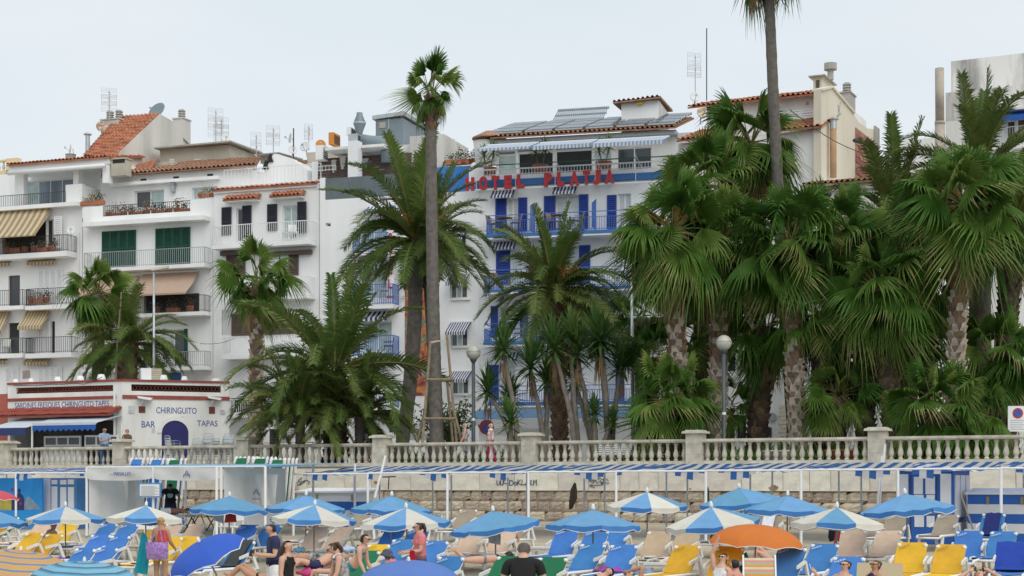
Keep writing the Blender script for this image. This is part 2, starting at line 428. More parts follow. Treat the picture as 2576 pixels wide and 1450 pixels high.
# ------------------------------------------------------------------ ground, beach, sea
WM=Matrix.Translation((WO.x,WO.y,0)) @ Matrix.Rotation(-WA,4,'Z')      # wall frame: x along the wall, -y towards the sea
def wp(u,t,z):return WM @ Vector((u,-t,z))
mb=MB()
P=[]
rs=random.Random(3)
ts=[-.3]+[i*.55 for i in range(1,75)]+[46,52,62]
us=[-160,-80,-50]+[-36+i*.75 for i in range(80)]+[30,60,160]
for t in ts:
    row=[]
    for u in us:
        z=-1.45-.034*t
        if 0<t<41 and -36<u<24:z+=rs.uniform(-.03,.015)
        row.append(wp(u,t,z))
    P.append(row)
mb.grid(P);mb.build('beach_sand',SAND,None,True,kind='structure')
MB().quad(wp(-600,50,-3.12),wp(-600,900,-3.12),wp(600,900,-3.12),wp(600,50,-3.12)).build('sea',mat('sea_water',(.05,.12,.14),.15,.2,.2,.3,2),kind='structure')
MB().quad(wp(-700,0.02,PZ-.30),wp(700,0.02,PZ-.30),wp(700,-900,PZ-.30),wp(-700,-900,PZ-.30)).build('ground',EARTH,kind='structure')
MB().box(-160,160,.25,19,PZ-.35,PZ).build('promenade_pavement',PAVE,None,loc=(WO.x,WO.y,0),rot=(0,0,-WA),kind='structure')
MB().box(-160,160,19,30,PZ-.35,PZ-.12).build('street',ASPH,None,loc=(WO.x,WO.y,0),rot=(0,0,-WA),kind='structure')

# ------------------------------------------------------------------ sea wall with coping blocks and rough stones
sw=thing('sea_wall','long beach wall with pale coping blocks above rough brown stone courses','wall',(WO.x,WO.y,0),-WA)
MB().box(-40,30,.10,.45,-2.0,-.28).build('wall_core',MORTAR,sw)
rr=random.Random(21)
sm=[]
for i in range(9):                                # a few rough-faced stones, reused
    m=MB();w,h=1.0,1.0;N=5;P=[]
    for a in range(N):
        row=[]
        for b in range(N):
            e=a in (0,N-1) or b in (0,N-1)
            row.append((b/(N-1)+(0 if b in (0,N-1) else rr.uniform(-.06,.06)),-(.02 if e else rr.uniform(.05,.13)),a/(N-1)+(0 if a in (0,N-1) else rr.uniform(-.07,.07))))
        P.append(row)
    m.grid(P);m.box(0,1,-.02,.2,0,1)
    sm.append(m.mesh('stone',STONE))
for c in range(3):
    u=-31+rr.uniform(0,.5);zt=-.30-c*.385
    while u<20.5:
        w=rr.uniform(.42,.82)
        o=obj('stone',sm[rr.randrange(9)],sw,(u,.10,zt-.375));o.scale=(w-.022,1,.36)
        u+=w
cm=[]
for i in range(4):
    m=MB();j=[rr.uniform(-.01,.01) for _ in range(8)]
    m.hexa([(0,-.05+j[0],0),(1,-.05+j[1],0),(1,-.07+j[2],1),(0,-.07+j[3],1)],(0,.5,0));cm.append(m.mesh('coping_block',COPE))
u=-33
while u<21:
    w=rr.choice([.75,.95,1.25,1.35,1.5,1.8]);o=obj('coping_block',cm[rr.randrange(4)],sw,(u,rr.uniform(-.01,.01),-.29));o.scale=(w-.018,1,.86);u+=w
def graffiti(s,k,x0,y0,x1,y1,m=None):
    fr_text(Frame('d',1327,60,26.5,0),None,s,k,x0,y0,x1,y1,.0,m)
WF=Frame('d',1327,60.0,26.5,0.0)
LGRAF=mat('graffiti_paint',(.035,.05,.10),.8,.3,20)
def scrawl(k,strokes,r=.016,m=LGRAF,name='graffiti'):
    b=MB()
    for s in strokes:
        b.tube([WF.p(k,x,y,.078) for x,y in s],r,4)
    q=b.build(name,m,sw);return q
# hand-drawn letters of the graffito OLK.DOK.LARM
scrawl('B4',[[(112,430),(98,455),(98,490),(112,500),(126,485),(128,445),(112,430)],[(140,425),(136,500),(165,492)],[(165,430),(160,500)],[(190,430),(163,470),(220,492)],
 [(232,448),(228,502)],[(228,445),(262,455),(272,478),(258,495),(228,502)],[(290,465),(278,480),(285,500),(303,495),(305,470),(290,465)],[(318,440),(314,500)],[(345,442),(318,472),(352,498)],
 [(362,440),(358,500),(392,490)],[(395,503),(412,438),(425,500)],[(400,480),(422,478)],[(402,427),(405,429)],[(415,425),(418,427)],[(440,500),(438,442),(458,450),(455,468),(440,472),(466,500)],[(478,500),(482,442),(495,475),(508,440),(514,502)]])
scrawl('B4',[[(1050,425),(1075,470),(1110,440),(1100,480),(1140,430)],[(1060,450),(1180,430),(1210,445)],[(1145,405),(1165,400),(1180,410),(1165,422),(1145,405)],[(1200,495),(1215,420),(1262,450)],[(1175,470),(1270,478)],
 [(1060,503),(1200,495)],[(1095,480),(1060,503),(1120,525)],[(1130,440),(1140,480),(1180,450),(1190,490)]],.013)
scrawl('B2',[[(1400,480),(1450,420),(1440,500),(1420,440)],[(1440,470),(1500,445),(1535,465),(1520,490)],[(1405,500),(1460,480),(1490,460)]],.016)
for k,x,y,r_ in (('B3',528,472,.08),('B5',1290,525,.16),('B5',418,538,.04)):
    c=WF.p(k,x,y,.075);b=MB();n=14
    pts=[(c.x+math.cos(i*2*PI/n)*r_*rr.uniform(.7,1.3),c.y,c.z+math.sin(i*2*PI/n)*r_*rr.uniform(.5,.9)) for i in range(n)]
    b.add(pts,[tuple(range(n))]);b.build('stain',mat('rust_stain',(.36,.22,.12),.95,.4,9),sw)

# ------------------------------------------------------------------ balustrade
bal=thing('stone_balustrade','grey stone balustrade with bulbous balusters along the promenade edge','balustrade',(WO.x,WO.y,PZ),-WA)
BAY=6.59
prof=[(.085,0),(.085,.05),(.06,.06),(.055,.085),(.085,.14),(.10,.20),(.095,.27),(.065,.38),(.05,.46),(.062,.475),(.062,.50),(.05,.51),(.06,.56),(.085,.62),(.085,.66)]
bme=MB().lathe(prof,10).mesh('baluster',STONEB,True)
for i in range(-6,3):
    u=i*BAY
    m=MB();hw=.29
    for j in range(3):m.box(u-hw,u+hw,.05,.05+2*hw,.004+j*.37,.364+j*.37)
    m.box(u-hw+.012,u+hw-.012,.062,.038+2*hw,0,1.1)
    pl=m.build('pillar',STONEB,bal)
    m=MB();m.hexa([(u-hw,.05,1.105),(u+hw,.05,1.105),(u+hw,.05+2*hw,1.105),(u-hw,.05+2*hw,1.105)],(0,0,.02))
    m.box(u-.40,u+.40,-.06,.74,1.125,1.17);m.box(u-.38,u+.38,-.04,.72,1.17,1.21);m.box(u-.30,u+.30,.04,.64,1.21,1.25)
    m.build('pillar_cap',STONEB,pl)
    if i<2 or i==2:
        m=MB();a,b=u+hw+.002,u+BAY-hw-.002
        m.box(a,b,.16,.52,.80,.84);m.box(a,b,.13,.55,.84,.88);m.box(a,b,.15,.53,.88,.925);m.build('handrail',STONEB,bal)
        MB().box(a,b,.16,.52,.004,.14).build('plinth',STONEB,bal)
        n=19
        for j in range(n):
            obj('baluster',bme,bal,(a+(b-a)*(j+.5)/n,.34,.14),(0,0,rr.uniform(0,6)))

# ------------------------------------------------------------------ white apartment block at the far left
A=Bld('apartment_building','white apartment block with beige striped awnings and glazed penthouse, leftmost of the row','building','d',207,92.0,20)
rA=A.root
AW=[BEIGEAWN,BROWNAWN]
uL,uR=A.p('d',-70,600).x,0.0
zT=A.p('1',300,1085).z
A.window('1',385,1195,475,1420,2,WHITEP,GLASSD);A.shutter('1',476,1180,540,1440,WHITEP,1,.3)
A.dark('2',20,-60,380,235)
A.window('2',70,420,165,676,1,BROWNSH,GLASSD);A.shutter('2',320,372,525,665,WHITEP,4)
A.window('2',70,812,160,1070,1,BROWNSH,GLASSD);A.shutter('2',320,800,425,1065,WHITEP,2);A.window('2',425,800,455,1065,1,DARKSH,GLASSD)
A.shutter('2',50,1188,160,1420,WHITEP,2);A.shutter('2',320,1180,520,1420,WHITEP,4)
A.wall(uL,uR,0,zT,11,WHITE)
A.balcony('2',-230,238,556,280,104,.95,rm=DARKMETAL)
A.balcony('2',-230,676,188,708,545,.8);A.balcony('2',208,664,600,698,524,.8)
A.balcony('2',-230,1070,186,1105,944,.8);A.balcony('2',208,1062,590,1100,930,.8)
A.awning('1',-200,1098,442,1345,1.7,AW,26,.08)
A.awning('2',225,700,425,866,.9,AW,16,.22);A.awning('2',-60,712,92,905,.9,AW,12,.22)
A.awning('2',245,280,475,330,.35,AW,16,.18);A.awning('2',-60,300,112,340,.35,AW,12,.18)
A.awning('2',218,1103,432,1162,.35,AW,16,.18);A.awning('2',-60,1112,75,1152,.35,AW,10,.18)
q=A.rect('2',190,1208,248,1272);MB().box(q[0],q[1],-.04,-.003,q[2],q[3]).build('plaque',mat('painted_tile_plaque',(.45,.36,.33),.5,.5,6),rA)
# terrace: parapet, rail, set-back penthouse
u0,u1,z0,z1=A.rect('1',545,908,660,1085);MB().box(u0,uR,-.02,.28,zT,z1).build('parapet',WHITE,rA)
MB().box(uR-.25,uR,.28,6,zT,z1-.05).build('parapet',WHITE,rA);MB().box(uL,uR+.05,-.55,-.003,zT-.25,zT-.02).build('cornice',WHITE,rA)
A.rail(uL,u0,zT,A.p('1',300,985).z,.05,DARKMETAL,False)
D=-1.9
zE=A.p('1',500,725,0).z
H=[]
pu0,pu1,pz0,pz1=A.rect('1',200,850,608,1090,D)
A.window('1',203,868,608,1085,4,WHITEP,[GLASSC,GLASSB,GLASSB,GLASSB],D,.2)
A.window('1',610,830,645,1050,1,WHITEP,GLASSW,D,.2)
A.holes=[h for h in A.holes]
A.wall(A.p('1',-60,800,D).x,uR-.2,zT,zE,7,WHITE,1.9,name='penthouse_wall')
for x0,x1 in ((122,196),(606,650)):
    u0,u1,_,_=A.rect('1',x0,850,x1,1050,-.4);MB().box(u0,u1,.4,.8,zT,zE-.1).build('column',WHITE,rA)
ua,ub=A.p('1',95,770).x,A.p('1',915,700).x
MB().box(ua,ub,-.25,6,zE-.35,zE-.02).build('roof_beam',WHITE,rA)
MB().box(ub-.4,ub-.05,-.2,.3,zT+1,zE-.36).build('column',WHITE,rA)
u0=A.p('1',110,800).x;u1=A.p('1',905,745).x
MB().tube([(u0,-.45,zE-.5),(u1,-.45,zE-.5)],.13,8).build('rolled_awning',WHITEP,rA,True)
tile_patch((ua,-.45,zE),(ub+.1,-.45,zE),(ub+.1,3.4,zE+.75),(ua+.3,3.4,zE+.75)).build('roof_tiles',TERRA,rA,kind='stuff')
# attic with the steep tiled roof and stained gable
e0=A.p('1',690,682,-1.0);e1=A.p('1',925,688,-.3);r1=A.p('1',1325,318,-5.6);r0=A.p('1',990,352,-5.6)
tile_patch((e0.x,1.0,e0.z+.1),(e1.x,.3,e1.z-.1),(r1.x,5.6,r1.z),(r0.x-.1,5.6,r0.z+.05)).build('roof_tiles',TERRA,rA,kind='stuff')
gx=e1.x;mb=MB()
def side_pt(F,ux,k,x,y):
    """point of the side wall at local x = ux"""
    r=ray(k,x,y);t=(ux+F.o.dot(F.u))/Vector((r.x,r.y)).dot(F.u);p=r*t
    return Vector((ux,-(Vector((p.x,p.y))-F.o).dot(F.n),p.z-PZ))
g=[(gx,.5,zE),(gx,.5,e1.z-.15),(r1.x-.05,5.5,r1.z-.12),(r1.x-.05,7.2,r1.z-1.4),(r1.x-.05,9.5,r1.z-1.5),(r1.x-.05,9.5,zE)]
g2=[side_pt(A,gx,'1',*q_) for q_ in ((925,700),(1325,322),(1440,388),(1520,395),(1520,700),(1250,800))];g2[4].z=g2[5].z=zE-.3;g2.append(Vector((gx,g2[0].y,zE-.3)));mb.add([(gx-.02,v.y,v.z) for v in g2],[tuple(range(7))]);mb.add([(e0.x+.5,y,z-.05) for x,y,z in g],[tuple(range(5,-1,-1))])
mb.quad((gx-.02,5.5,r1.z-.12),(e0.x+.5,5.5,r1.z-.17),(e0.x+.5,9.5,r1.z-1.6),(gx-.02,9.5,r1.z-1.5))
mb.build('gable_wall',STAINED,rA)
def chim(F,root,k,x0,y0,x1,y1,d,m,dep=.9,pots=1,name='chimney',slab=True):
    u0,u1,z0,z1=F.rect(k,x0,y0,x1,y1,d);mb=MB();mb.box(u0,u1,-d,-d+dep,z0,z1)
    if slab:mb.box(u0-.06,u1+.06,-d-.06,-d+dep+.06,z1+.003,z1+.07)
    c=mb.build(name,m,root)
    for i in range(pots):
        b=MB();cx=u0+(u1-u0)*(i+.5)/pots;cy=-d+dep*.5
        for j in range(4):b.lathe([(.22,.07+j*.15),(.24,.12+j*.15),(.20,.17+j*.15)],10,0,(cx,cy,z1))
        b.lathe([(.17,.06),(.17,.66)],8,0,(cx,cy,z1));b.build('chimney_pot',CONC,c)
    return c
chim(A,rA,'1',836,372,985,560,-4.6,STAINED,1.0,2);chim(A,rA,'1',1432,364,1516,620,-8.2,STAINED,.9,1)
c=chim(A,rA,'1',920,700,1040,835,.0,BEIGEWALL,.6,0)
u0,u1,z0,z1=A.rect('1',935,700,1035,730,0);MB().box(u0,u1,-.02,-.004,z0,z1).build('vent_opening',DARKIN,c)
u0,u1,z0,z1=A.rect('1',712,500,740,640,-1.5);uc=(u0+u1)/2
MB().lathe([(.13,z0),(.13,z1),(.24,z1+.02),(.24,z1+.07),(.05,z1+.16)],10,0,(uc,1.5,0)).build('flue_pipe',GALV,rA)
u0,u1,z0,z1=A.rect('1',565,660,606,690,-2.0);MB().lathe([(.3,z0-.2),(.3,z0+.2),(.33,z1),(.1,z1+.05)],10,0,((u0+u1)/2,2.0,0)).build('flue_cap',CONC,rA)
# white partition and side terrace beside the penthouse
u0,u1,z0,z1=A.rect('1',762,815,905,930,-2.2);MB().hexa([(u0,2.2,zT),(u1,1.4,zT),(u1,1.4,z1+.1),(u0,2.2,z1-.3)],(0,.08,0)).build('terrace_screen',WHITE,rA)
u0,u1,z0,z1=A.rect('2',655,60,662,1290);MB().tube([(u0,-.06,z0),(u0,-.06,z1)],.045,6).build('drain_pipe',WHITE,rA)

# yellow house beyond the left end
E0=Bld('yellow_house','yellow rendered house with small balustraded roof terrace at far left edge','building','d',50,101.0,20)
u1=E0.p('1',146,800).x;z1=E0.p('1',60,690).z
E0.wall(-9,u1,0,E0.p('1',60,790).z,8,YELLOWWALL)
q=E0.rect('1',48,690,146,800);MB().box(q[0],q[1],0,.4,q[2]-.2,q[3]).build('parapet_pier',YELLOWWALL,E0.root)
q=E0.rect('1',-100,705,48,795)
MB().box(q[0],q[1],.05,.3,q[3]-.12,q[3]).build('parapet_rail',YELLOWWALL,E0.root)
for i in range(8):
    obj('baluster',bme,E0.root,(q[1]-.3-i*.36,.18,q[2]))

# ------------------------------------------------------------------ second block: green shutters and salmon awnings
B=Bld('apartment_building','white block with large green louvred shutters, salmon awnings and potted terrace','building','d',209,91.6,19)
rB=B.root;WB=B.p('d',538,700).x
zP=B.p('1',1200,1150).z-.02
B.shutter('2',848,50,1130,348,GREENSH,4,.03);B.shutter('2',1292,26,1580,332,GREENSH,4,.03)
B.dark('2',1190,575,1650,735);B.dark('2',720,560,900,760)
B.window('2',1330,868,1545,1172,2,WHITEP,[GLASSW,GLASSD]);B.shutter('2',1210,985,1300,1180,GREENSH,1,.25);B.shutter('2',1550,866,1580,1176,GREENSH,1,.3);B.shutter('2',868,1050,925,1200,GREENSH,1)
B.dark('2',1180,1225,1500,1420,BLUETRIM)
B.wall(0,WB,0,zP,10,WHITE)
u0,u1,z0,z1=B.rect('1',682,1092,850,1180);MB().box(u0,u1,-.001,.3,zP+.001,z1).build('parapet',WHITE,rB)
u0,u1,z0,z1=B.rect('1',1576,1028,1780,1160);MB().box(u0,WB,-.001,.3,zP+.001,z1).build('parapet',WHITE,rB)
B.balcony('1',682,1192,1690,1228,None,.7)
u0,u1,_,_=B.rect('1',852,1100,1576,1150);B.rail(u0,u1,zP,B.p('1',1214,1062).z,-.1,DARKMETAL,False)
B.balcony('2',686,342,1694,372,208,.85,rm=GREYMETAL);B.balcony('2',686,735,1692,765,600,.85);B.balcony('2',680,1184,1698,1212,1060,.85,rm=GREYMETAL)
B.awning('2',915,420,1160,572,1.5,[PINKAWN],1,.10);B.awning('2',1190,392,1652,580,1.5,[PINKAWN],1,.10);B.awning('2',700,430,905,590,1.5,[PINKAWN],1,.10)
# set-back penthouse
D=-1.6
B.window('1',1115,955,1358,1100,2,WHITEP,[GLASSD,GLASSC],D,.2);B.window('1',1588,928,1800,1030,2,WHITEP,[GLASSC,GLASSW],D,.2)
zr=B.p('1',1350,815,D).z
B.wall(.1,WB+1.2,zP,zr,6,WHITE,1.6,name='penthouse_wall')
u0,u1,z0,z1=B.rect('1',905,866,1803,892,D+.35);MB().box(u0,u1,1.25,1.6-.003,z0,z1).build('cornice',WHITE,rB)
e0=B.p('1',905,850,-1.5);e1=B.p('1',1880,770,-1.5)
xr=B.p('3',470,380,-1.2).x;xq=B.p('3',505,288,-4.6).x;tile_patch((e0.x,1.2,zr+.02),(xr,1.2,zr+.02),(xq,4.6,zr+1.2),(e0.x+.4,4.6,zr+1.2)).build('roof_tiles',TERRA2,rB,kind='stuff')
for x,y in ((1190,872),(1460,853),(1742,832)):
    q=B.p('1',x,y,D);MB().box(q.x-.18,q.x+.18,1.57,1.597,q.z-.07,q.z+.07).build('vent',DARKIN,rB)
q=B.p('1',1443,945,D);m=MB();m.box(q.x-.12,q.x+.12,1.35,1.57,q.z-.2,q.z+.2);m.box(q.x-.16,q.x+.16,1.31,1.597,q.z+.2,q.z+.26);m.build('wall_lantern',GREYMETAL,rB)
# beige roof shed behind
u0,u1,z0,z1=B.rect('1',1325,600,1900,790,-4.8);MB().box(u0,u1,4.8,8,zr,z1).build('roof_shed',BEIGEWALL,rB)
u0,u1,z0,z2=B.rect('1',1280,608,1905,625,-4.4);MB().hexa([(u0,4.3,z1-.02),(u1+.1,4.3,z1+.03),(u1+.1,8.3,z1+.12),(u0,8.3,z1+.1)],(0,0,.09)).build('shed_roof',CONC,rB)
u0,u1,z0,z2=B.rect('1',1278,720,1440,780,-3.4);MB().box(u0,u1,3.4,4.8,zr,z2).build('roof_shed',BEIGEWALL,rB)
for x0,x1 in ((1408,1446),(1610,1662)):
    u0,u1,z0,z2=B.rect('1',x0,695,x1,760,-4.8 if x0>1500 else -3.4);m=MB()
    for i in range(5):m.box(u0,u1,(4.74 if x0>1500 else 3.34),(4.79 if x0>1500 else 3.39),z0+(z2-z0)*i/5,z0+(z2-z0)*(i+.6)/5)
    m.build('louvre_vent',WHITE2,rB)
u0,u1,z0,z2=B.rect('1',1035,735,1290,800,-3.0);MB().hexa([(u0,2.6,zr+.25),(u1,2.6,zr+.55),(u1,3.2,zr+1.2),(u0,3.2,zr+.75)],(0,0,.08)).build('ridge_slab',TERRA,rB)
u0,u1,z0,z1=B.rect('2',1755,10,1764,1230);MB().tube([(WB-.12,-.06,z0),(WB-.12,-.06,z1)],.045,6).build('drain_pipe',WHITE,rB)

# ------------------------------------------------------------------ third block: dark shutters, tiled hoods, roof terrace
C=Bld('apartment_building','white block with dark blue shutters under two small tiled hoods','building','d',538,88.6,20)
rC=C.root;WC=C.p('d',803,700).x
zC=C.p('3',530,520).z
C.shutter('3',183,684,264,915,DARKSH,1,.03);C.window('3',300,690,352,968,1,WHITEP,GLASSD);C.shutter('3',353,670,430,940,DARKSH,1,.03)
C.shutter('3',560,658,643,880,DARKSH,1,.03);C.window('3',685,666,815,935,2,WHITEP,GLASSC);C.shutter('3',816,640,892,900,DARKSH,1,.12)
C.shutter('3',220,1085,380,1255,BROWNSH,2,.03);C.shutter('3',660,1072,820,1250,BROWNSH,2,.03);C.window('3',668,1075,730,1190,1,WHITEP,GLASSW,inset=.02,hole=False,d=.12)
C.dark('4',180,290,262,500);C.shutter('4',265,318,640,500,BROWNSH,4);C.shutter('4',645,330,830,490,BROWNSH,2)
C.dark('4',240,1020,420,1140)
C.wall(0,WC,0,zC,10,WHITE)
u0,u1,z0,z1=C.rect('4',185,290,262,500);MB().hexa([(u0,.02,z0),(u0+.55,.02,z0),(u1,.02,z1),(u0,.02,z1)],(0,.05,0)).build('curtain',WHITECANV,rC)
C.balcony('3',98,975,906,1008,814,.9,rm=WHITEP,r=.017);C.balcony('4',180,648,862,690,506,.9,rm=WHITEP,r=.017);C.balcony('3',210,1415,900,1450,1270,.8,rm=WHITEP,r=.017);C.balcony('4',205,1152,480,1182,1030,.9,rm=WHITEP,r=.017)
for x0,x1 in ((165,480),(560,912)):
    u0,u1,z0,z1=C.rect('3',x0,1050,x1,1075,.3);MB().box(u0,u1,-.3,-.003,z0,z0+.22).build('lintel_box',BROWNSH,rC)
for a in ((200,610,465,632),(585,580,836,604)):
    u0,u1,z0,z1=C.rect('3',*a,.5);MB().hexa([(u0,-.55,z0),(u1,-.55,z0),(u1,-.003,z0),(u0,-.003,z0)],(0,0,.05)).build('hood_slab',WHITE,rC)
    tile_patch((u0-.05,-.6,z0+.1),(u1+.05,-.6,z0+.1),(u1+.05,0,z0+.42),(u0-.05,0,z0+.42),.24,.32).build('hood_tiles',TERRA,rC,kind='stuff')
u0,u1,z0,z1=C.rect('3',96,512,962,530,.25);tile_patch((u0,-.25,zC+.02),(u1,-.25,zC+.02),(u1,.25,zC+.2),(u0,.25,zC+.2),.3,.5,.04).build('parapet_tiles',TERRA,rC,kind='stuff')
MB().box(u0+.05,u1-.05,-.14,-.003,zC-.16,zC+.005).build('cornice',WHITE,rC)
zt=zC+.2
q0=C.p('3',200,490,-.4);q1=C.p('3',950,340,-.4);C.rail(q0.x,WC-.1,zt,C.p('3',560,350,-.4).z,-.4,WHITEP,False,.22,r=.014,name='terrace_railing')
q0=C.p('3',175,490,-3.4);C.rail(q0.x,q0.x+6.5,zt,C.p('3',300,380,-3.4).z,-3.4,WHITEP,False,.22,r=.013,name='terrace_railing')
# white stepped stair house with triangular vents on the roof
u0,u1,z0,z1=C.rect('3',590,255,880,480,-3.0);a=C.p('3',640,262,-3.0);b=C.p('3',890,375,-3.0);l=C.p('3',360,380,-3.0);d_=C.p('3',760,278,-3.0)
m=MB();pts=[(l.x,l.z),(l.x,zt-.2),(b.x,zt-.2),(b.x,b.z),(d_.x,d_.z),(a.x,a.z+.15),(a.x-.25,a.z+.15),(a.x-.9,a.z-.9)]
m.add([(x,3.0,z) for x,z in pts],[tuple(range(8))]);m.add([(x,7.0,z) for x,z in pts],[tuple(range(7,-1,-1))])
for i in range(8):j=(i+1) % 8;m.quad((pts[i][0],3,pts[i][1]),(pts[i][0],7,pts[i][1]),(pts[j][0],7,pts[j][1]),(pts[j][0],3,pts[j][1]))
m.build('stair_house',WHITE,rC)
for x,y in ((578,278),(540,335)):
    q=C.p('3',x,y,-2.9);m=MB();m.add([(q.x-.2,2.9,q.z-.2),(q.x+.2,2.9,q.z-.2),(q.x,2.9,q.z+.3),(q.x-.2,3.3,q.z-.2),(q.x+.2,3.3,q.z-.2),(q.x,3.3,q.z+.3)],[(0,1,2),(0,3,4,1),(1,4,5,2),(0,2,5,3)]);m.build('vent',DARKIN,rC)
e=C.p('3',760,285,-5);tile_patch((d_.x-1.8,3.6,d_.z-.15),(d_.x+.1,3.6,d_.z-.05),(d_.x+.1,6.5,d_.z+.45),(d_.x-1.8,6.5,d_.z+.4)).build('roof_tiles',TERRA2,rC,kind='stuff')
u0,u1,z0,z1=C.rect('3',500,245,620,315,-6);MB().box(u0,u1,6,8,z0,z1).build('roof_shed',BEIGEWALL,rC)
q0=C.p('3',470,250,-5.6);q1=C.p('3',665,225,-5.6);MB().hexa([(q0.x,5.4,q0.z-.05),(q1.x,5.4,q1.z-.1),(q1.x,8.5,q1.z+.1),(q0.x,8.5,q0.z+.05)],(0,0,.06)).build('shed_roof',CONC,rC)
u0,u1,z0,z1=C.rect('3',942,400,975,560,-.2);MB().box(WC-.02,WC+.28,.1,6,0,C.p('3',955,440).z).build('party_wall',WHITE,rC)
# low white parapet with rail at the roof's right end
u0,u1,z0,z1=C.rect('3',925,285,1125,410,-3.2);MB().box(u0,u1,3.2,3.5,zt-.2,z1-.1).build('parapet',WHITE,rC)
C.rail(C.p('3',960,380,-2.2).x,C.p('3',1125,400,-2.2).x,C.p('3',1040,385,-2.2).z,C.p('3',1040,340,-2.2).z,-2.2,WHITEP,False,.18,name='terrace_railing')

# ------------------------------------------------------------------ plain white block with the hotel's seaward wing
Dd=Bld('hotel_annexe','plain white hotel wing with vertical letter sign, mural and striped window awnings','building','d',805,86.2,18)
rD=Dd.root;WD=Dd.p('d',1206,900).x
zD=Dd.p('3',1200,612).z
BWAW=[NAVYCANV,WHITECANV]
Dd.window('3',1040,812,1083,845,1,WHITEP,DARKIN)
Dd.window('3',1322,1208,1545,1440,2,WHITEP,[GLASSW,GLASSC]);Dd.window('4',1352,390,1588,640,2,WHITEP,[GLASSC,GLASSC]);Dd.window('3',1330,810,1545,1052,2,WHITEP,GLASSC)
Dd.window('6',512,452,628,586,3,WHITEP,[GLASSD,GLASSC,GLASSD]);Dd.window('6',516,795,630,915,3,WHITEP,[GLASSD,GLASSC,GLASSD]);Dd.window('6',522,1135,636,1240,3,WHITEP,[GLASSD,GLASSC,GLASSD]);Dd.window('6',512,120,620,260,3,WHITEP,[GLASSD,GLASSC,GLASSD])
Dd.wall(0,WD,0,zD,9,WHITE)
for y in (1440,):pass
Dd.balcony('3',1256,1058,1546,1075,892,.9,rm=BLUERAIL,r=.016);Dd.balcony('4',1256,248,1600,282,80,.9,rm=BLUERAIL,r=.016);Dd.balcony('4',1258,668,1602,690,505,.9,rm=BLUERAIL,r=.016);Dd.balcony('4',1300,1095,1602,1120,985,.9,rm=BLUERAIL,r=.016)
Dd.awning('3',1288,1105,1545,1198,.7,BWAW,15,.2,dz=0);Dd.awning('4',1295,300,1588,385,.7,BWAW,15,.2);Dd.awning('3',1400,670,1620,740,.7,[BLUECANV,WHITECANV],15,.2)
for a in ((522,420,650,500),(520,750,660,835),(525,1085,665,1160),(520,125,640,185)):Dd.awning('6',*a,.9,BWAW,17,.15,fold=True)
for a in ((512,590,648,600),(515,918,650,926),(520,1243,655,1250)):
    u0,u1,z0,z1=Dd.rect('6',*a,.12);MB().box(u0,u1,-.12,-.003,z0,z0+.06).build('sill',WHITE2,rD)
# glass wind screen and dark timber deck on the roof
u0,u1,z0,z1=Dd.rect('3',1030,424,1420,612);n=4
for i in range(n):
    a,b=u0+(u1+3-u0)*i/n+.01,u0+(u1+3-u0)*(i+1)/n-.01
    MB().box(a,b,.05,.08,zD,z1-.05+i*0).build('glass_screen',SMOKEGL,rD)
MB().box(0,.3,0,2,zD,Dd.p('3',975,455).z).build('parapet',WHITE,rD)
q0=Dd.p('3',975,390,-2.6);q1=Dd.p('3',1400,430,-2.6);zb=Dd.p('3',1100,445,-2.6).z;m=MB()
for i in range(7):m.box(q0.x,q1.x+2.5,2.6+.012*i,2.66+.012*i,zb+i*.17,zb+i*.17+.15)
m.build('timber_screen',DARKWOOD,rD)
MB().box(.3,WD*.4,4,9,zD,zD+1.2).build('roof_wall',WHITE2,rD)
m=MB()
for a,b in (((1290,348),(1290,400)),((1290,348),(1420,305))):m.bar(Dd.p('3',*a,-1.5),Dd.p('3',*b,-1.5),.07)
m.build('pergola_frame',DARKMETAL,rD)
# vertical sign E L and three red marks
def sign_box(k,x0,y0,x1,y1,s=None):
    u0,u1,z0,z1=Dd.rect(k,x0,y0,x1,y1,.5);b=MB().box(u0,u1,-.58,-.5,z0,z1).build('sign_panel',WHITEP,rD)
    m=MB()
    for zq in (z0+.1,z1-.1):m.bar((u1,-.54,zq),(u1+.35,-.003,zq),.02)
    m.build('sign_bracket',GREYMETAL,b)
    if s:
        w,h=(u1-u0)*.56,(z1-z0)*.72
        obj('sign_letter',text_mesh(s,REDSIGN,w,h,.02,'sign_letter',.02),b,((u0+u1)/2-w/2,-.60,(z0+z1)/2-h/2))
    return b,u0,u1,z0,z1
sign_box('3',1552,1128,1612,1258,'E');sign_box('3',1552,1264,1612,1372,'L')
sign_box('3',1552,880,1612,992,'O');sign_box('3',1552,1000,1612,1120,'T')
b,u0,u1,z0,z1=sign_box('3',1552,1400,1612,1452)
for i in range(3):
    cx=u0+(u1-u0)*(i+.5)/3;m=MB();pts=[]
    for j in range(10):a=PI/2+j*PI/5;r_=.115 if j % 2==0 else .055;pts.append((cx+r_*math.cos(a),-.59,(z0+z1)/2+r_*math.sin(a)))
    m.add(pts,[tuple(range(10))]);m.build('star',REDSIGN,b)
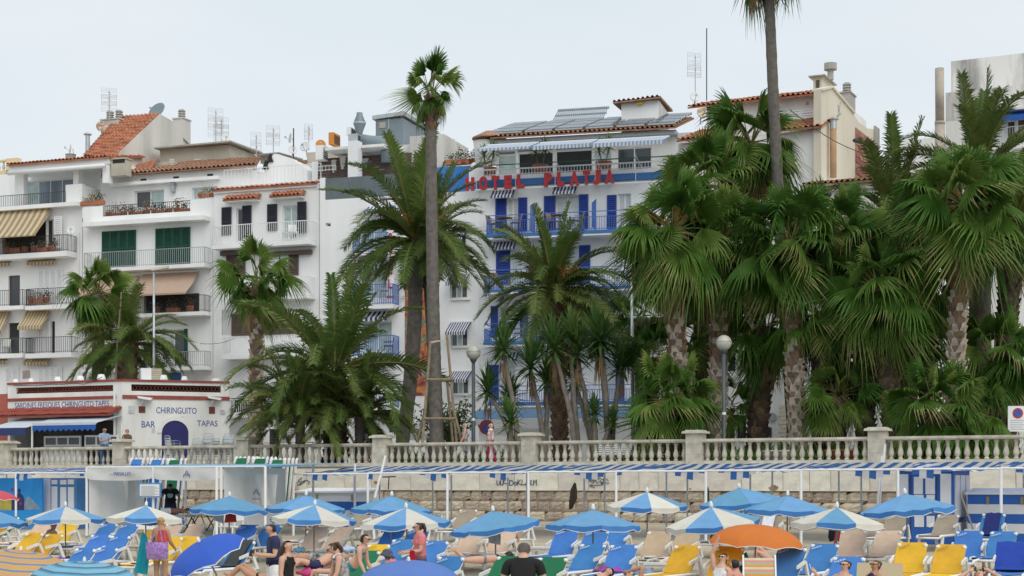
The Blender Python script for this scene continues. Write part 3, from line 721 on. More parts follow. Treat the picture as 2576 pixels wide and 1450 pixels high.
# painted wall: a plain abstract in warm colours
u0,u1,z0,z1=Dd.rect('6',205,380,430,1250)
mm=bpy.data.materials.new('mural_paint');mm.use_nodes=True;N=mm.node_tree.nodes;L=mm.node_tree.links
t=N.new('ShaderNodeTexCoord');n=N.new('ShaderNodeTexNoise');n.inputs['Scale'].default_value=1.1;n.inputs['Detail'].default_value=8;n.inputs['Distortion'].default_value=1.4
r=N.new('ShaderNodeValToRGB');r.color_ramp.elements[0].position=.30;r.color_ramp.elements[0].color=(.05,.05,.09,1);r.color_ramp.elements[1].position=.72;r.color_ramp.elements[1].color=(.62,.50,.42,1)
for pos,c in ((.40,(.22,.045,.05,1)),(.46,(.42,.13,.06,1)),(.52,(.60,.26,.07,1)),(.57,(.30,.10,.08,1)),(.62,(.10,.22,.13,1))):
    e=r.color_ramp.elements.new(pos);e.color=c
L.new(t.outputs['Object'],n.inputs['Vector']);L.new(n.outputs['Fac'],r.inputs['Fac']);L.new(r.outputs['Color'],N['Principled BSDF'].inputs['Base Color']);N['Principled BSDF'].inputs['Roughness'].default_value=.8
MB().box(u0,u1,-.03,-.003,z0,z1).build('mural',mm,rD)

# ------------------------------------------------------------------ the hotel
HT=Bld('hotel_building','white and blue seafront hotel with big red rooftop letters and solar tubes','building','d',1206,83.4,14.5)
rH=HT.root;WH=HT.p('d',1725,900).x
zH=HT.p('7',700,800).z
def bay(k,sh,dr,n=2,pm=GLASSW):
    for a in sh:HT.shutter(k,*a,BLUEPAINT,1,.03)
    HT.window(k,*dr,n,WHITEP,pm)
bay('7',[(352,958,440,1225),(528,950,600,1210)],(441,958,527,1222),2);bay('7',[(727,937,819,1200),(996,925,1072,1192)],(820,932,995,1196),2);bay('7',[(1215,930,1290,1190)],(1300,920,1400,1185),2)
bay('6',[(826,262,925,490)],(926,262,1000,500),1);bay('6',[(1150,240,1250,490),(1390,225,1470,480)],(1251,240,1389,490));
bay('6',[(790,640,842,850),(990,630,1046,845)],(845,640,988,850));bay('6',[(1140,620,1220,850),(1395,610,1465,840)],(1222,620,1394,850));bay('6',[(1560,610,1640,840)],(1642,610,1740,840),1)
bay('6',[(780,1042,845,1270)],(850,1042,960,1270));bay('6',[(1640,1010,1700,1290)],(1560,1010,1640,1290),1);bay('6',[(1180,1020,1260,1270)],(1262,1020,1400,1270))
HT.wall(0,WH,0,zH,11,WHITE)
def hb(k,x0,y0,x1,y1,ry):
    u0,u1,z0,z1=HT.balcony(k,x0,y0,x1,y1,ry,1.15,BLUETRIM,BLUERAIL,.016,.72)
    MB().box(u0+.03,u1-.03,-1.12,-.004,z0-.10,z0-.003).build('slab_underside',WHITE,rH)
hb('7',275,1208,1560,1232,1062);hb('6',738,512,1790,530,378);hb('6',738,868,1790,892,748);hb('6',770,1290,1790,1312,1180)
for k,x0,y0,x1,y1 in (('7',607,1000,667,1215),('7',1085,975,1138,1185),('6',1050,250,1085,490),('6',1075,640,1105,860)):
    u0,u1,z0,z1=HT.rect(k,x0,y0,x1,y1,.6);um=(u0+u1)/2;m=MB()
    for i in range(9):m.bar((um,-.05-i*.125,z0),(um,-.05-i*.125,z1+.15-i*.045),.015)
    m.bar((um,-.03,z1+.18),(um,-1.08,z1-.2),.022);m.bar((um,-.03,z0+.05),(um,-1.08,z0+.05),.02)
    m.lathe([(.20,-.015),(.24,0),(.20,.015)],10,0,(0,0,0)) if False else None
    m.build('balcony_divider',BLUERAIL,rH)
for k,x0,y0,x1,y1 in (('7',335,888,505,950),('7',810,858,985,922),('7',345,1275,520,1350),('6',835,950,985,1010),('6',1650,890,1790,1000),('6',1180,890,1390,960)):HT.awning(k,x0,y0,x1,y1,.55,BWAW,13,.1)
# roof terrace: blue band, white parapet, red letters on a white rail
MB().box(-.15,WH,-.2,.3,zH-.33,zH-.003).build('blue_band',BLUETRIM,rH)
u0,u1,z0,z1=HT.rect('7',262,762,1300,800);zpar=z1
MB().box(u0,WH,-.1,.2,zH,zpar).build('parapet',WHITE,rH)
q=HT.rect('7',150,722,262,800);MB().box(q[0],q[1],-.08,1.5,zH,q[3]).build('parapet_pier',WHITE,rH)
HT.rail(u0,WH,zpar,HT.p('7',700,712).z,-.05,WHITEP,False,.16,r=.02,name='terrace_railing')
HT.rail(u0,WH,zpar,HT.p('7',700,680,-1.0).z,-1.0,GREENSH,False,2.2,r=.02,name='terrace_railing')
m=MB();ql=HT.p('7',120,893,.5);qr=HT.p('7',1300,843,.5);zl=(ql.z+qr.z)/2
m.box(ql.x,WH,-.55,-.5,zl-.03,zl+.04);m.box(ql.x,WH,-.5,-.42,zl+1.0,zl+1.04)
for i in range(8):
    ux=ql.x+.6+i*2.1;m.bar((ux,-.45,zl+1.5),(ux,-.5,zl),.02);m.bar((ux,-.45,zl+1.4),(ux+.4,-.1,zl+.5),.015);m.bar((ux,-.5,zl+.02),(ux,-.01,zl+.02),.02)
m.build('sign_frame',WHITEP,rH)
for ch,x0,y0,x1,y1 in (('H',120,793,188,897),('O',224,785,291,892),('T',321,782,382,889),('E',420,777,478,880),('L',518,770,574,876),
                           ('P',728,758,792,865),('L',828,751,886,860),('A',926,745,998,855),('T',1028,740,1082,848),('J',1103,735,1166,844),('A',1198,732,1270,838)):
    u0,u1,z0,z1=HT.rect('7',x0,y0,x1,y1,.62)
    obj('sign_letter',text_mesh(ch,REDSIGN,u1-u0,z1-z0,.05,'sign_letter',.075 if ch not in 'O' else .06),rH,(u0,-.62,z0))
# glazed restaurant set back under awnings
D=-2.4;zR=HT.p('7',1000,492,D).z
uu=HT.p('7',355,700,D).x
HT.window('7',366,622,512,775,1,WHITEP,GLASSC,D,.1);HT.window('7',526,598,800,775,1,WHITEP,DARKIN,D,.1);HT.window('7',816,580,1102,760,1,WHITEP,DARKIN,D,.1);HT.window('7',1115,575,1250,750,1,WHITEP,GLASSC,D,.1);HT.window('7',1290,560,1560,740,2,WHITEP,GLASSD,D,.1)  # two middle panes: near-black sheets, shade of the open recess painted in
HT.window('7',372,590,505,618,1,GREYMETAL,GLASSD,D,.1);HT.window('7',520,570,800,594,2,GREYMETAL,GLASSD,D,.1);HT.window('7',816,555,1102,577,2,GREYMETAL,GLASSD,D,.1)
HT.wall(uu,WH,zH,zR,6,WHITE2,2.4,name='restaurant_wall',th=.2)
LB=[mat('light_blue_stripe_canvas',(.34,.48,.72),.8,.1,3,trans=.3),WHITECANV]
[HT.awning('7',*a_,fold=True) for a_ in ((290,538,690,578,1.9,LB,27,.12),(700,518,1145,568,1.9,LB,33,.2),(1150,494,1700,546,1.9,LB,39,.2))]
ue0=HT.p('7',318,500,-1.6).x;ue1=HT.p('7',1745,420,-1.6).x;zee=HT.p('7',1000,452,-1.6).z
MB().box(ue0,ue1,1.7,8,zee-.28,zee-.06).build('roof_beam',GREYMETAL,rH)
rg0=HT.p('7',560,385,-8);rg1=HT.p('7',1850,300,-8)
zrg=(rg0.z+rg1.z)/2
tile_patch((ue0,1.4,zee),(ue1,1.4,zee),(ue1,8.5,zrg-.1),(ue0,8.5,zrg-.1)).build('roof_tiles',TERRA2,rH,kind='stuff')
TUBE=mat('solar_tube_glass',(.22,.26,.30),.15,.2,2,metal=.3)
def roof_pt(u,t,h=.25):return Vector((u,1.6+(8.3-1.6)*t,zee+(zrg-.1-zee)*t+h))
def solar(u0,u1,t0,t1,tilt=0.0):
    pa=MB();n=int((u1-u0)/.11)
    for i in range(n):
        u=u0+(u1-u0)*(i+.5)/n;pa.bar(roof_pt(u,t0,.28),roof_pt(u,t1,.28+tilt),.036,0,5)
    o=pa.build('solar_tube_panel',TUBE,rH);f=MB()
    for t in (t0,(t0+t1)/2,t1):f.bar(roof_pt(u0,t,.22+tilt*(t-t0)/(t1-t0)),roof_pt(u1,t,.22+tilt*(t-t0)/(t1-t0)),.06 if t != t1 else .08)
    f.build('manifold',GREYMETAL,o)
du=(ue1-ue0)/6
for j in range(3):
    for i in range(6):
        solar(ue0+du*i+.12-(.5 if i==0 else 0),ue0+du*(i+1)-.06,.06+j*.31,.33+j*.31)
solar(HT.p('7',800,330,-8.6).x,HT.p('7',1200,300,-8.6).x,1.0,1.22,.5)
# white water-tank house with tiled roof
u0,u1,z0,z1=HT.rect('7',1325,205,1615,345,-5.6);MB().box(u0,u1,5.6,9.2,z0-1,z1).build('tank_house',WHITE,rH)
MB().box(u1+.003,u1+.02,5.62,9.18,z0-1,z1-.01).build('stained_side',STAINED,rH)
tile_patch((u0-.4,5.2,z1-.05),(u1+.15,5.2,z1+.1),(u1+.15,9.6,z1+.35),(u0-.4,9.6,z1+.25)).build('roof_tiles',TERRA2,rH,kind='stuff')
q=HT.rect('7',1448,200,1490,232,-5.5);MB().box(q[0],q[1],5.4,5.59,q[2],q[3]).build('warning_box',mat('yellow_enamel',(.6,.42,.05),.5,.2,5),rH)
# left roof corner: hood over a round white vent, blue wall of the neighbour terrace
q=HT.p('7',275,560,-2.2);m=MB();m.lathe([(.55,q.z-.9),(.62,q.z-.1),(.68,q.z+.3)],14,0,(q.x,2.2,0));m.build('round_vent',WHITE2,rH,True)
m=MB();m.lathe([(.95,q.z+.42),(.9,q.z+.50),(.2,q.z+.85)],12,0,(q.x+.2,2.2,0));m.build('vent_hood',TERRA2,rH)
u0,u1,z0,z1=HT.rect('5',530,1075,780,1250,-3.5);MB().box(u0-4,HT.p('7',262,700,-3.5).x,3.5,3.8,zH-2,HT.p('5',700,1068,-3.5).z).build('blue_terrace_wall',BLUEWALL,rH)
u0,u1,z0,z1=HT.rect('5',530,950,960,1060,-6.5);MB().box(u0-3,u1,6.5,6.8,z0-.5,z1-.25).build('roof_parapet',WHITE,rH)
q=HT.p('5',823,1068,-.6);m=MB();m.lathe([(.06,q.z-.35),(.06,q.z-.2)],8,0,(q.x,.6,0));m.ball((q.x,.6,q.z),.2,12,8);m.build('globe_light',WHITEPL,rH,True)

# ------------------------------------------------------------------ cream house with the tall gable (right of the hotel)
G=Bld('gabled_house','tall cream house with blank gable, tiled roofs and rooftop chimneys','building','d',1735,80.0,26)
rG=G.root
ug=G.p('8',1330,600).x;u0=0.0
z_up=G.p('8',900,455).z;z_mid=G.p('8',1000,690,.0).z
q=G.rect('8',870,500,1192,622,-2.0)
G.shutter('8',870,500,1192,622,WHITEP,3,-2.0+.04,.12)
# upper storey set back, lower roof before it
zu=G.p('8',1000,470,-2.0).z
G.wall(.2,ug,G.p('8',1100,640,-2.0).z-.6,zu,7,WHITE2,2.0,name='upper_wall')
e0=G.p('8',295,545,-1.5);e1=G.p('8',1335,430,-1.5);zt_=(e0.z+e1.z)/2
tile_patch((e0.x,1.4,zt_),(ug-.36,1.4,zt_),(ug-.36,3.2,zt_+.55),(e0.x+.3,3.2,zt_+.55)).build('roof_tiles',TERRA,rG,kind='stuff')
zl=G.p('8',700,745,.6).z
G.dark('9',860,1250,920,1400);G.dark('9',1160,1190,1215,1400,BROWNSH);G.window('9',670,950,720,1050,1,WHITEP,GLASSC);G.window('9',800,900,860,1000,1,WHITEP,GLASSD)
G.wall(-.6,ug,0,zl-.05,9,WHITE2)
q=G.rect('9',1112,1185,1156,1400)
for i in range(9):MB().box(q[0]+(.08 if i % 2 else 0),q[1],-.08,-.003,q[2]+(q[3]-q[2])*i/9+.01,q[2]+(q[3]-q[2])*(i+1)/9-.01).build('quoin',CREAM,rG)
q=G.p('9',1030,1254);fr_text(G,rG,'34','9',1024,1248,1041,1260,.004,LETTERBLACK,'house_number')
q=G.rect('9',1026,1322,1068,1380);MB().box(q[0],q[1],-.05,-.003,q[2],q[3]).build('menu_board',LETTERBLACK,rG)
q=G.p('9',1072,1260);MB().lathe([(.22,0),(.22,.06)],14).build('round_plaque',GREYMETAL,rG,loc=(q.x,-.06,q.z),rot=(PI/2,0,0))
for a,b in ((205,520),(930,1330)):
    qa=G.p('8',a,760,.5);qb=G.p('8',b,640,.5)
    tile_patch((qa.x,-.5,zl),(qb.x if b<1300 else ug+.1,-.5,zl),(qb.x+.4 if b<1300 else ug+.1,2.0,zl+.95),(qa.x+.5,2.0,zl+.95)).build('roof_tiles',TERRA,rG,kind='stuff')
# the blank gable wall facing right
prof=[(1320,690,0.0),(1320,415,None)]
def gp(k,x,y):
    """height and depth on the gable plane (local x = ug)"""
    r=ray(k,x,y);c,s_=math.cos(G.a),math.sin(G.a)
    # local x of t*r equals ug
    t=(ug+G.o.dot(G.u))/Vector((r.x,r.y)).dot(G.u);p=r*t
    return Vector((ug,-(Vector((p.x,p.y))-G.o).dot(G.n),p.z-PZ))
gw=[gp('8',*a) for a in ((1320,1250),(1320,415),(1400,392),(1570,592),(1610,655),(1680,706),(1752,710),(1752,1250))]
gw[0].z=0;gw[-1].z=0
m=MB();n=len(gw);a_=[(ug+.02,v.y,v.z) for v in gw];b_=[(ug-.35,v.y,v.z) for v in gw]
m.add(a_,[tuple(range(n))]);m.add(b_,[tuple(range(n-1,-1,-1))])
for i in range(n):j=(i+1) % n;m.quad(a_[i],b_[i],b_[j],a_[j])
m.build('gable_wall',CREAM,rG)
cp=MB()
for i in range(1,3):cp.hexa([(ug+.12,gw[i].y,gw[i].z),(ug+.12,gw[i+1].y,gw[i+1].z),(ug-.45,gw[i+1].y,gw[i+1].z),(ug-.45,gw[i].y,gw[i].z)],(0,0,.1))
cp.build('gable_coping',CREAM,rG)
def gbox(name,x0,y0,x1,y1,t,m_,off=0.0):
    a,b=gp('8',x0,y1),gp('8',x1,y0);return MB().box(ug+.021+off,ug+.021+off+t,a.y,b.y,a.z,b.z).build(name,m_,rG)
a=gp('8',1370,1090);b=gp('8',1370,700);m=MB();m.tube([(ug+.3,a.y,a.z),(ug+.3,b.y,b.z)],.16,8);m.build('flue_pipe',mat('tan_painted_flue',(.46,.29,.16),.7,.15,3),rG,True)
m=MB();m.lathe([(.17,b.z-.1),(.17,b.z+.35),(.3,b.z+.37),(.05,b.z+.52)],10,0,(ug+.3,b.y,0));m.build('flue_cap',GALV,rG)
# patch of bare brick, each brick its own piece
a=gp('8',1582,1100);b=gp('8',1728,812);bw,bh=(b.y-a.y)/5.4,.30
m=MB().box(0,.07,0,1,0,1);bm_=m.mesh('brick',BRICK);r_=random.Random(4)
MB().box(ug+.022,ug+.03,a.y,b.y,a.z-.3,b.z).build('brick_mortar',MORTAR,rG)
z=a.z
row=0
while z<b.z-.1:
    y=a.y-(bw/2 if row % 2 else 0)
    while y<b.y-.02:
        ya,yb=max(y,a.y)+.015,min(y+bw,b.y)-.015
        if yb-ya>.1:o=obj('brick',bm_,rG,(ug+.03,ya,z+.015));o.scale=(r_.uniform(.6,1.4),yb-ya,bh-.03)
        y+=bw
    z+=bh;row+=1
gbox('wall_pier',1725,712,1756,1100,.12,CONC)
c=chim(G,rG,'8',1262,318,1330,420,-3.6,CREAM,2.0,0);m=MB();q0,q1,z0,z1=G.rect('8',1262,318,1330,420,-3.6)
for i in range(6):m.box(q0+.15,q1-.12,3.54,3.59,z0+(z1-z0)*(.3+i*.1),z0+(z1-z0)*(.36+i*.1))
m.build('louvre',BROWNSH,c);m=MB();um=(q0+q1)/2
m.hexa([(q0-.2,3.4,z1+.075),(q1+.2,3.4,z1+.075),(q1+.2,5.8,z1+.075),(q0-.2,5.8,z1+.075)],(0,0,.06));m.lathe([(.16,z1+.1),(.16,z1+.6),(.33,z1+.62),(.33,z1+.95)],12,0,(um+.4,4.6,0));m.build('chimney_cowl',CONC,c)
chim(G,rG,'8',1455,430,1545,560,-7.6,CONC,1.2,1)
m=MB();q=gp('8',1455,600)
for i in range(6):m.bar((ug+.03,q.y,q.z),(ug+.05,q.y+math.cos(i)*.5,q.z+.2+math.sin(i*1.3)*.5),.02)
m.build('wall_aerial',GREYMETAL,rG)
# small balcony roof tiles, lamp and sign on the front
q=G.rect('8',1208,500,1225,524,-2.0);MB().box(q[0],q[1],1.95,1.997,q[2],q[3]).build('number_tile',mat('pink_tile',(.6,.25,.3),.5,.3,8),rG)
for k,x0,y0,x1,y1 in (('9',700,480,910,500),('9',820,770,905,785)):
    u0,u1,z0,z1=G.rect(k,x0,y0,x1,y1,.8);MB().box(u0,u1,-.8,-.003,z0,z0+.2).build('balcony_slab',CREAM,rG)
    G.rail(u0,u1,z0+.2,z0+1.1,.75,WHITEP)

# low white house in front of the gable, with stone quoins and street door
Lw=Bld('low_house','low white house with tiled cornice in front of the cream gable, behind the palms','building','d',2020,74.5,24)
rL=Lw.root;u1=Lw.p('8',1800,1150).x;zz1=Lw.p('8',1300,1150).z
Lw.window('8',1290,1215,1342,1300,1,BROWNSH,GLASSD);Lw.window('8',1452,1205,1505,1300,1,BROWNSH,GLASSD);Lw.window('8',1560,1230,1620,1310,1,BROWNSH,GLASSD)
lw0=Lw.p('8',1190,1150).x
Lw.wall(lw0,u1+2.5,0,zz1,8,WHITE)
tile_patch((lw0,-.4,zz1+.02),(u1+2.5,-.4,zz1+.02),(u1+2.5,1.6,zz1+.45),(lw0,1.6,zz1+.45)).build('roof_tiles',TERRA2,rL,kind='stuff')
MB().box(lw0,u1+2.5,-.18,-.003,zz1-.3,zz1-.05).build('cornice',CREAM,rL)
q=Lw.p('8',1382,1215,.25);m=MB();m.ball((q.x,-.25,q.z),.14,8,6);m.bar((q.x,-.25,q.z+.2),(q.x,-.003,q.z+.2),.02);m.bar((q.x,-.25,q.z+.2),(q.x,-.25,q.z+.1),.02);m.build('wall_lamp',DARKMETAL,rL)

# ------------------------------------------------------------------ weathered white block at the right edge
Rr=Bld('apartment_building','weathered white block with streaked parapets and a blue awning at right edge','building','d',2395,77.0,26)
rR=Rr.root;u1=Rr.p('d',2760,800).x
u0=Rr.p('10',1222,500).x;zt=Rr.p('10',1500,400).z
Rr.window('10',1692,640,1762,820,1,WHITEP,BROWNSH);Rr.window('10',1770,625,1850,818,1,WHITEP,BROWNSH)
Rr.shutter('11',1340,450,1420,590,WHITEP,2);Rr.shutter('11',1330,805,1440,940,WHITEP,3);Rr.shutter('11',1000,400,1180,590,WHITEP,3)
Rr.wall(u0,u1,0,zt-1.4,9,WHITE2);MB().box(u0,u1,.01,9,zt-1.4,zt).build('parapet',STAINWHITE,rR)
q=Rr.rect('10',1265,150,1900,410,-3.0);MB().box(q[0],u1,3,9,zt,q[3]).build('lift_house',STAINWHITE,rR)
Rr.balcony('10',1560,825,1900,860,690,1.1,WHITE2,GREYMETAL);Rr.balcony('11',1300,330,1500,362,200,1.1,WHITE2,WHITEP);Rr.balcony('11',1340,695,1500,740,590,1.1,WHITE2,WHITEP,sp=.06);Rr.balcony('10',1560,1290,1900,1330,1180,1.1,WHITE2,WHITEP,sp=.06)
Rr.awning('10',1560,578,1900,650,.8,[BLUECANV],1,.25)
Rr.box('ledge','10',1500,545,1900,565,.003,.6,WHITE2)
q0=Rr.p('10',1175,590,1.0);q1=Rr.p('10',1178,240,1.0)
pl=MB();pl.tube([(q0.x,-1.0,0),(q0.x+.02,-1.0,q1.z-2.6)],.24,10);pl.tube([(q0.x+.02,-1.0,q1.z-2.6),(q0.x,-1.0,q1.z)],.215,10);pl.tube([(q0.x+.02,-1.0,q1.z-2.7),(q0.x+.02,-1.0,q1.z-2.55)],.25,10);pl.build('flue_pipe',mat('stained_flue',(.42,.37,.31),.9,.3,1.2),rR,True)
# small far house filling the gap
Fg=Bld('distant_house','small white house glimpsed between gable and right block','building','d',2255,92.0,15)
Fg.wall(0,5.5,0,Fg.p('10',900,790).z,6,WHITE2)

# ------------------------------------------------------------------ beach bar kiosk with two lettered faces
KF=Bld('beach_bar_kiosk','white one-storey bar kiosk with red bands and blue painted lettering','kiosk','K',1340,76.0,24)
KR=Frame('K',1340,76.0,-20)
rK=KF.root
KR.toL=KF.M.inverted() @ KR.M                  # right face expressed in the kiosk's own frame
def kr(mbuild,name,m):
    me=mbuild.mesh(name,m);me.transform(KR.toL);return obj(name,me,rK)
zk=KF.p('K',700,145).z;uk=KF.p('K',85,300).x;ur=KR.p('K',2515,300).x;zkr=KR.p('K',1900,138).z
zk=zkr=(zk+zkr)/2
# left face
KF.holes=[]
h1=KF.rect('K',178,182,1240,248);KF.holes.append(h1)
h2=KF.rect('K',90,560,1325,1150);h2=(uk+.15,-.35,0,h2[3]);KF.holes.append(h2)
KF.wall(uk,0,0,zk,5,WHITE2,th=.35)
h3=KR.rect('K',1440,168,2420,240)
# right face wall
m=MB();us=sorted([0,h3[0],h3[1],ur]);zs=[0,h3[2],h3[3],zk]
for i in range(3):
    for j in range(3):
        if not (i==1 and j==1):m.quad((us[i],0,zs[j]),(us[i+1],0,zs[j]),(us[i+1],0,zs[j+1]),(us[i],0,zs[j+1]))
m.quad((ur,0,0),(ur,5,0),(ur,5,zk),(ur,0,zk));m.quad((0,0,zk),(ur,0,zk),(ur,5,zk),(0,5,zk));kr(m,'wall',WHITE2)
m=MB().box(0,ur,-.06,.25,zk+.002,zk+.10);kr(m,'red_coping',REDTRIM);MB().box(uk,-.003,-.06,.25,zk+.002,zk+.10).build('red_coping',REDTRIM,rK)
def lattice(h):
    m=MB();n=int((h[1]-h[0])/.17);k=int((h[3]-h[2])/.13) or 1
    for j in range(k+1):
        z=h[2]+(h[3]-h[2])*j/k
        for i in range(n):
            u=h[0]+(h[1]-h[0])*(i+(.5 if j % 2 else 0))/n;w=(h[1]-h[0])/n
            if j<k:m.hexa([(u,.04,z),(u+w*.5,.04,z+(h[3]-h[2])/k*.8),(u+w*.5,.2,z+(h[3]-h[2])/k*.8),(u,.2,z)],(0,0,.03));m.hexa([(u+w*.5,.04,z+(h[3]-h[2])/k*.8),(u+w,.04,z),(u+w,.2,z),(u+w*.5,.2,z+(h[3]-h[2])/k*.8)],(0,0,.03))
    return m
LAT=mat('lattice_tile',(.20,.065,.045),.85,.4,6)
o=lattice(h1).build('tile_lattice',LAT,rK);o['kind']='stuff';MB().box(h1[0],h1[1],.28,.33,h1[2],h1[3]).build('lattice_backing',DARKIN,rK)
o=kr(lattice(h3),'tile_lattice',LAT);o['kind']='stuff';kr(MB().box(h3[0],h3[1],.28,.33,h3[2],h3[3]),'lattice_backing',DARKIN)
zb0,zb1=KF.rect('K',85,300,1240,332)[2:];MB().box(uk-.02,-.35,-.05,-.003,zb0,zb1).build('red_band',REDTRIM,rK)
zb0,zb1=KR.rect('K',1280,285,2500,325)[2:];kr(MB().box(.0,ur,-.05,-.003,zb0,zb1),'red_band',REDTRIM)
q=KF.p('K',1255,250,.08);MB().tube([(q.x,-.08,.3),(q.x,-.08,q.z)],.06,8).build('drain_pipe',WHITEP,rK)
fr_text(KF,rK,'SARDINES FRESQUES CHIRINGUITO TAPES','K',163,350,1195,422,.004,LETTERBLUE,'lettering',.006)
def krt(s,x0,y0,x1,y1,m=LETTERBLUE):
    u0,u1,z0,z1=KR.rect('K',x0,y0,x1,y1,.004);me=text_mesh(s,m,u1-u0,z1-z0,.006,'lettering',.004);me.transform(KR.toL @ Matrix.Translation((u0,-.004,z0)));return obj('lettering',me,rK)
krt('CHIRINGUITO',1712,412,2155,480);krt('BAR',1552,562,1700,632);krt('TAPAS',2160,555,2385,620);krt('DESDE 1913',1887,510,2020,540,LETTERGREY)
# arched blue door
u0,u1,z0,z1=KR.rect('K',1772,556,2065,800);m=MB();cx=(u0+u1)/2;r_=(u1-u0)/2;zs_=z1-r_*.95
pts=[(u0,-.004,0),(u1,-.004,0)]+[(cx+r_*math.cos(PI*i/16),-.004,zs_+r_*.95*math.sin(PI*i/16)) for i in range(17)]
m.add(pts,[tuple(range(len(pts)))]);kr(m,'arched_door',mat('indigo_door_paint',(.02,.02,.13),.5,.15,2))
m=MB()
for i in range(16):
    a0,a1=PI*i/16,PI*(i+1)/16;P0=lambda a,rr_:(cx+rr_*math.cos(a),zs_+rr_*.95*math.sin(a))
    a,b=P0(a0,r_),P0(a1,r_);c_,d_=P0(a1,r_+.22),P0(a0,r_+.22)
    m.hexa([(a[0],-.05,a[1]),(b[0],-.05,b[1]),(c_[0],-.05,c_[1]),(d_[0],-.05,d_[1])],(0,.047,0))
m.box(u1,u1+.22,-.05,-.003,0,zs_);kr(m,'door_arch',WHITE2)
for x0,x1,y0,y1 in ((1520,1592,400,472),(2290,2355,405,482)):
    q=KR.rect('K',x0,y0,x1,y1);kr(MB().box(q[0],q[1],-.02,-.003,q[2],q[3]),'vent_grille',LAT)
    hx=KR.rect('K',x0-10,305,x1+60,335,.4);kr(MB().hexa([(hx[0],-.6,hx[3]-.05),(hx[1],-.5,hx[2]),(hx[1]+.15,-.003,hx[2]+.1),(hx[0],-.003,hx[3]+.05)],(0,0,.05)),'flood_lamp',WHITEP)
    kr(MB().bar((hx[0]+.25,-.3,hx[2]),((q[0]+q[1])/2,-.003,q[3]+.08),.05),'lamp_arm',WHITEP)
for x0,y0,x1,y1 in ((1408,395,1470,478),(2410,440,2462,490),(1663,640,1697,682)):
    q=KR.rect('K',x0,y0,x1,y1);kr(MB().box(q[0],q[1],-.03,-.003,q[2],q[3]),'notice_board',mat('notice_paper',(.55,.56,.58),.6,.35,9))
# tile-red canopy, blue and white awnings, service windows
q0=KF.p('K',-60,470,.9);q1=KF.p('K',1330,430,.9);zc=KF.rect('K',0,440,1330,470,.9)
m=tile_patch((q0.x,-1.0,zc[2]-.12),(-.02,-1.0,zc[2]-.12),(-.02,-.003,zc[2]+.28),(q0.x,-.003,zc[2]+.28),.17,.5,.06);m.build('canopy_tiles',REDTRIM,rK,kind='stuff')
KBW=[mat('pale_canopy',(.66,.72,.78),.7,.08,3,trans=.2)]
q0=KF.p('K',350,600,2.0);za=KF.p('K',850,590,2.0).z;zb_=KF.p('K',700,545,.1).z
m=MB();m.sheet((q0.x,-2.0,za),(.05,-2.0,za+.02),(.05,-.05,zb_+.15),(q0.x,-.05,zb_+.15));m.build('bar_awning',KBW,rK)
m=MB();n=12
for i in range(n):
    ua=q0.x+(.05-q0.x)*i/n;ub=q0.x+(.05-q0.x)*(i+1)/n;pts=[(ua,-2.02,za-.06),(ub,-2.02,za-.06),(ub,-2.02,za-.24),((ua+ub)/2,-2.02,za-.36),(ua,-2.02,za-.24)]
    m.add(pts,[(0,1,2,3,4)]);m.hexa([(ua,-2.03,za-.06),(ub,-2.03,za-.06),(ub,-2.03,za+.06),(ua,-2.03,za+.06)],(0,.012,0),1)
m.build('awning_valance',[BLUECANV,KBW[0]],rK)
q1=KF.p('K',-120,650,2.4);m=MB();zz_=KF.p('K',150,660,2.4).z
m.sheet((q1.x,-2.4,zz_+.1),(q0.x,-2.4,zz_+.1),(q0.x,-.05,zb_+.1),(q1.x,-.05,zb_+.1));m.build('bar_awning',KBW,rK)
MB().box(q1.x,q0.x-.02,-2.42,-2.4,zz_-.26,zz_+.1).build('awning_valance',mat('navy_valance',(.03,.05,.15),.8,.15,3),rK)
m=MB()
for x in (352,1338):q=KF.p('K',x,700,2.0);m.bar((q.x,-2.0,0),(q.x,-2.0,za),.045)
m.bar((q0.x,-2.0,za),(.05,-2.0,za),.04);m.build('awning_post',WHITEP,rK)
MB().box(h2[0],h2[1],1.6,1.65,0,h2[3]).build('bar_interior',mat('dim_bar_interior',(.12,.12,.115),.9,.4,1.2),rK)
for a in ((478,725,880,840),(922,715,1290,840)):KF.window('K',*a,3,WHITEP,GLASSD,.3,.05,.09,'service_window',False)
u0,u1,z0,z1=KF.rect('K',460,832,900,1070,.3);MB().box(u0,u1,-.4,.1,0,z0+.0+(z1-z0)*0+1.0).build('bar_counter',WHITEP,rK)
# red side building at the kiosk's left
Rk=Bld('red_kiosk','low oxide red annexe against the left side of the bar kiosk','kiosk','K',-10,79.5,24)
Rk.wall(-6,Rk.p('K',82,300).x,0,Rk.p('K',30,265).z,4,mat('oxide_red_render',(.42,.12,.09),.9,.15,1))

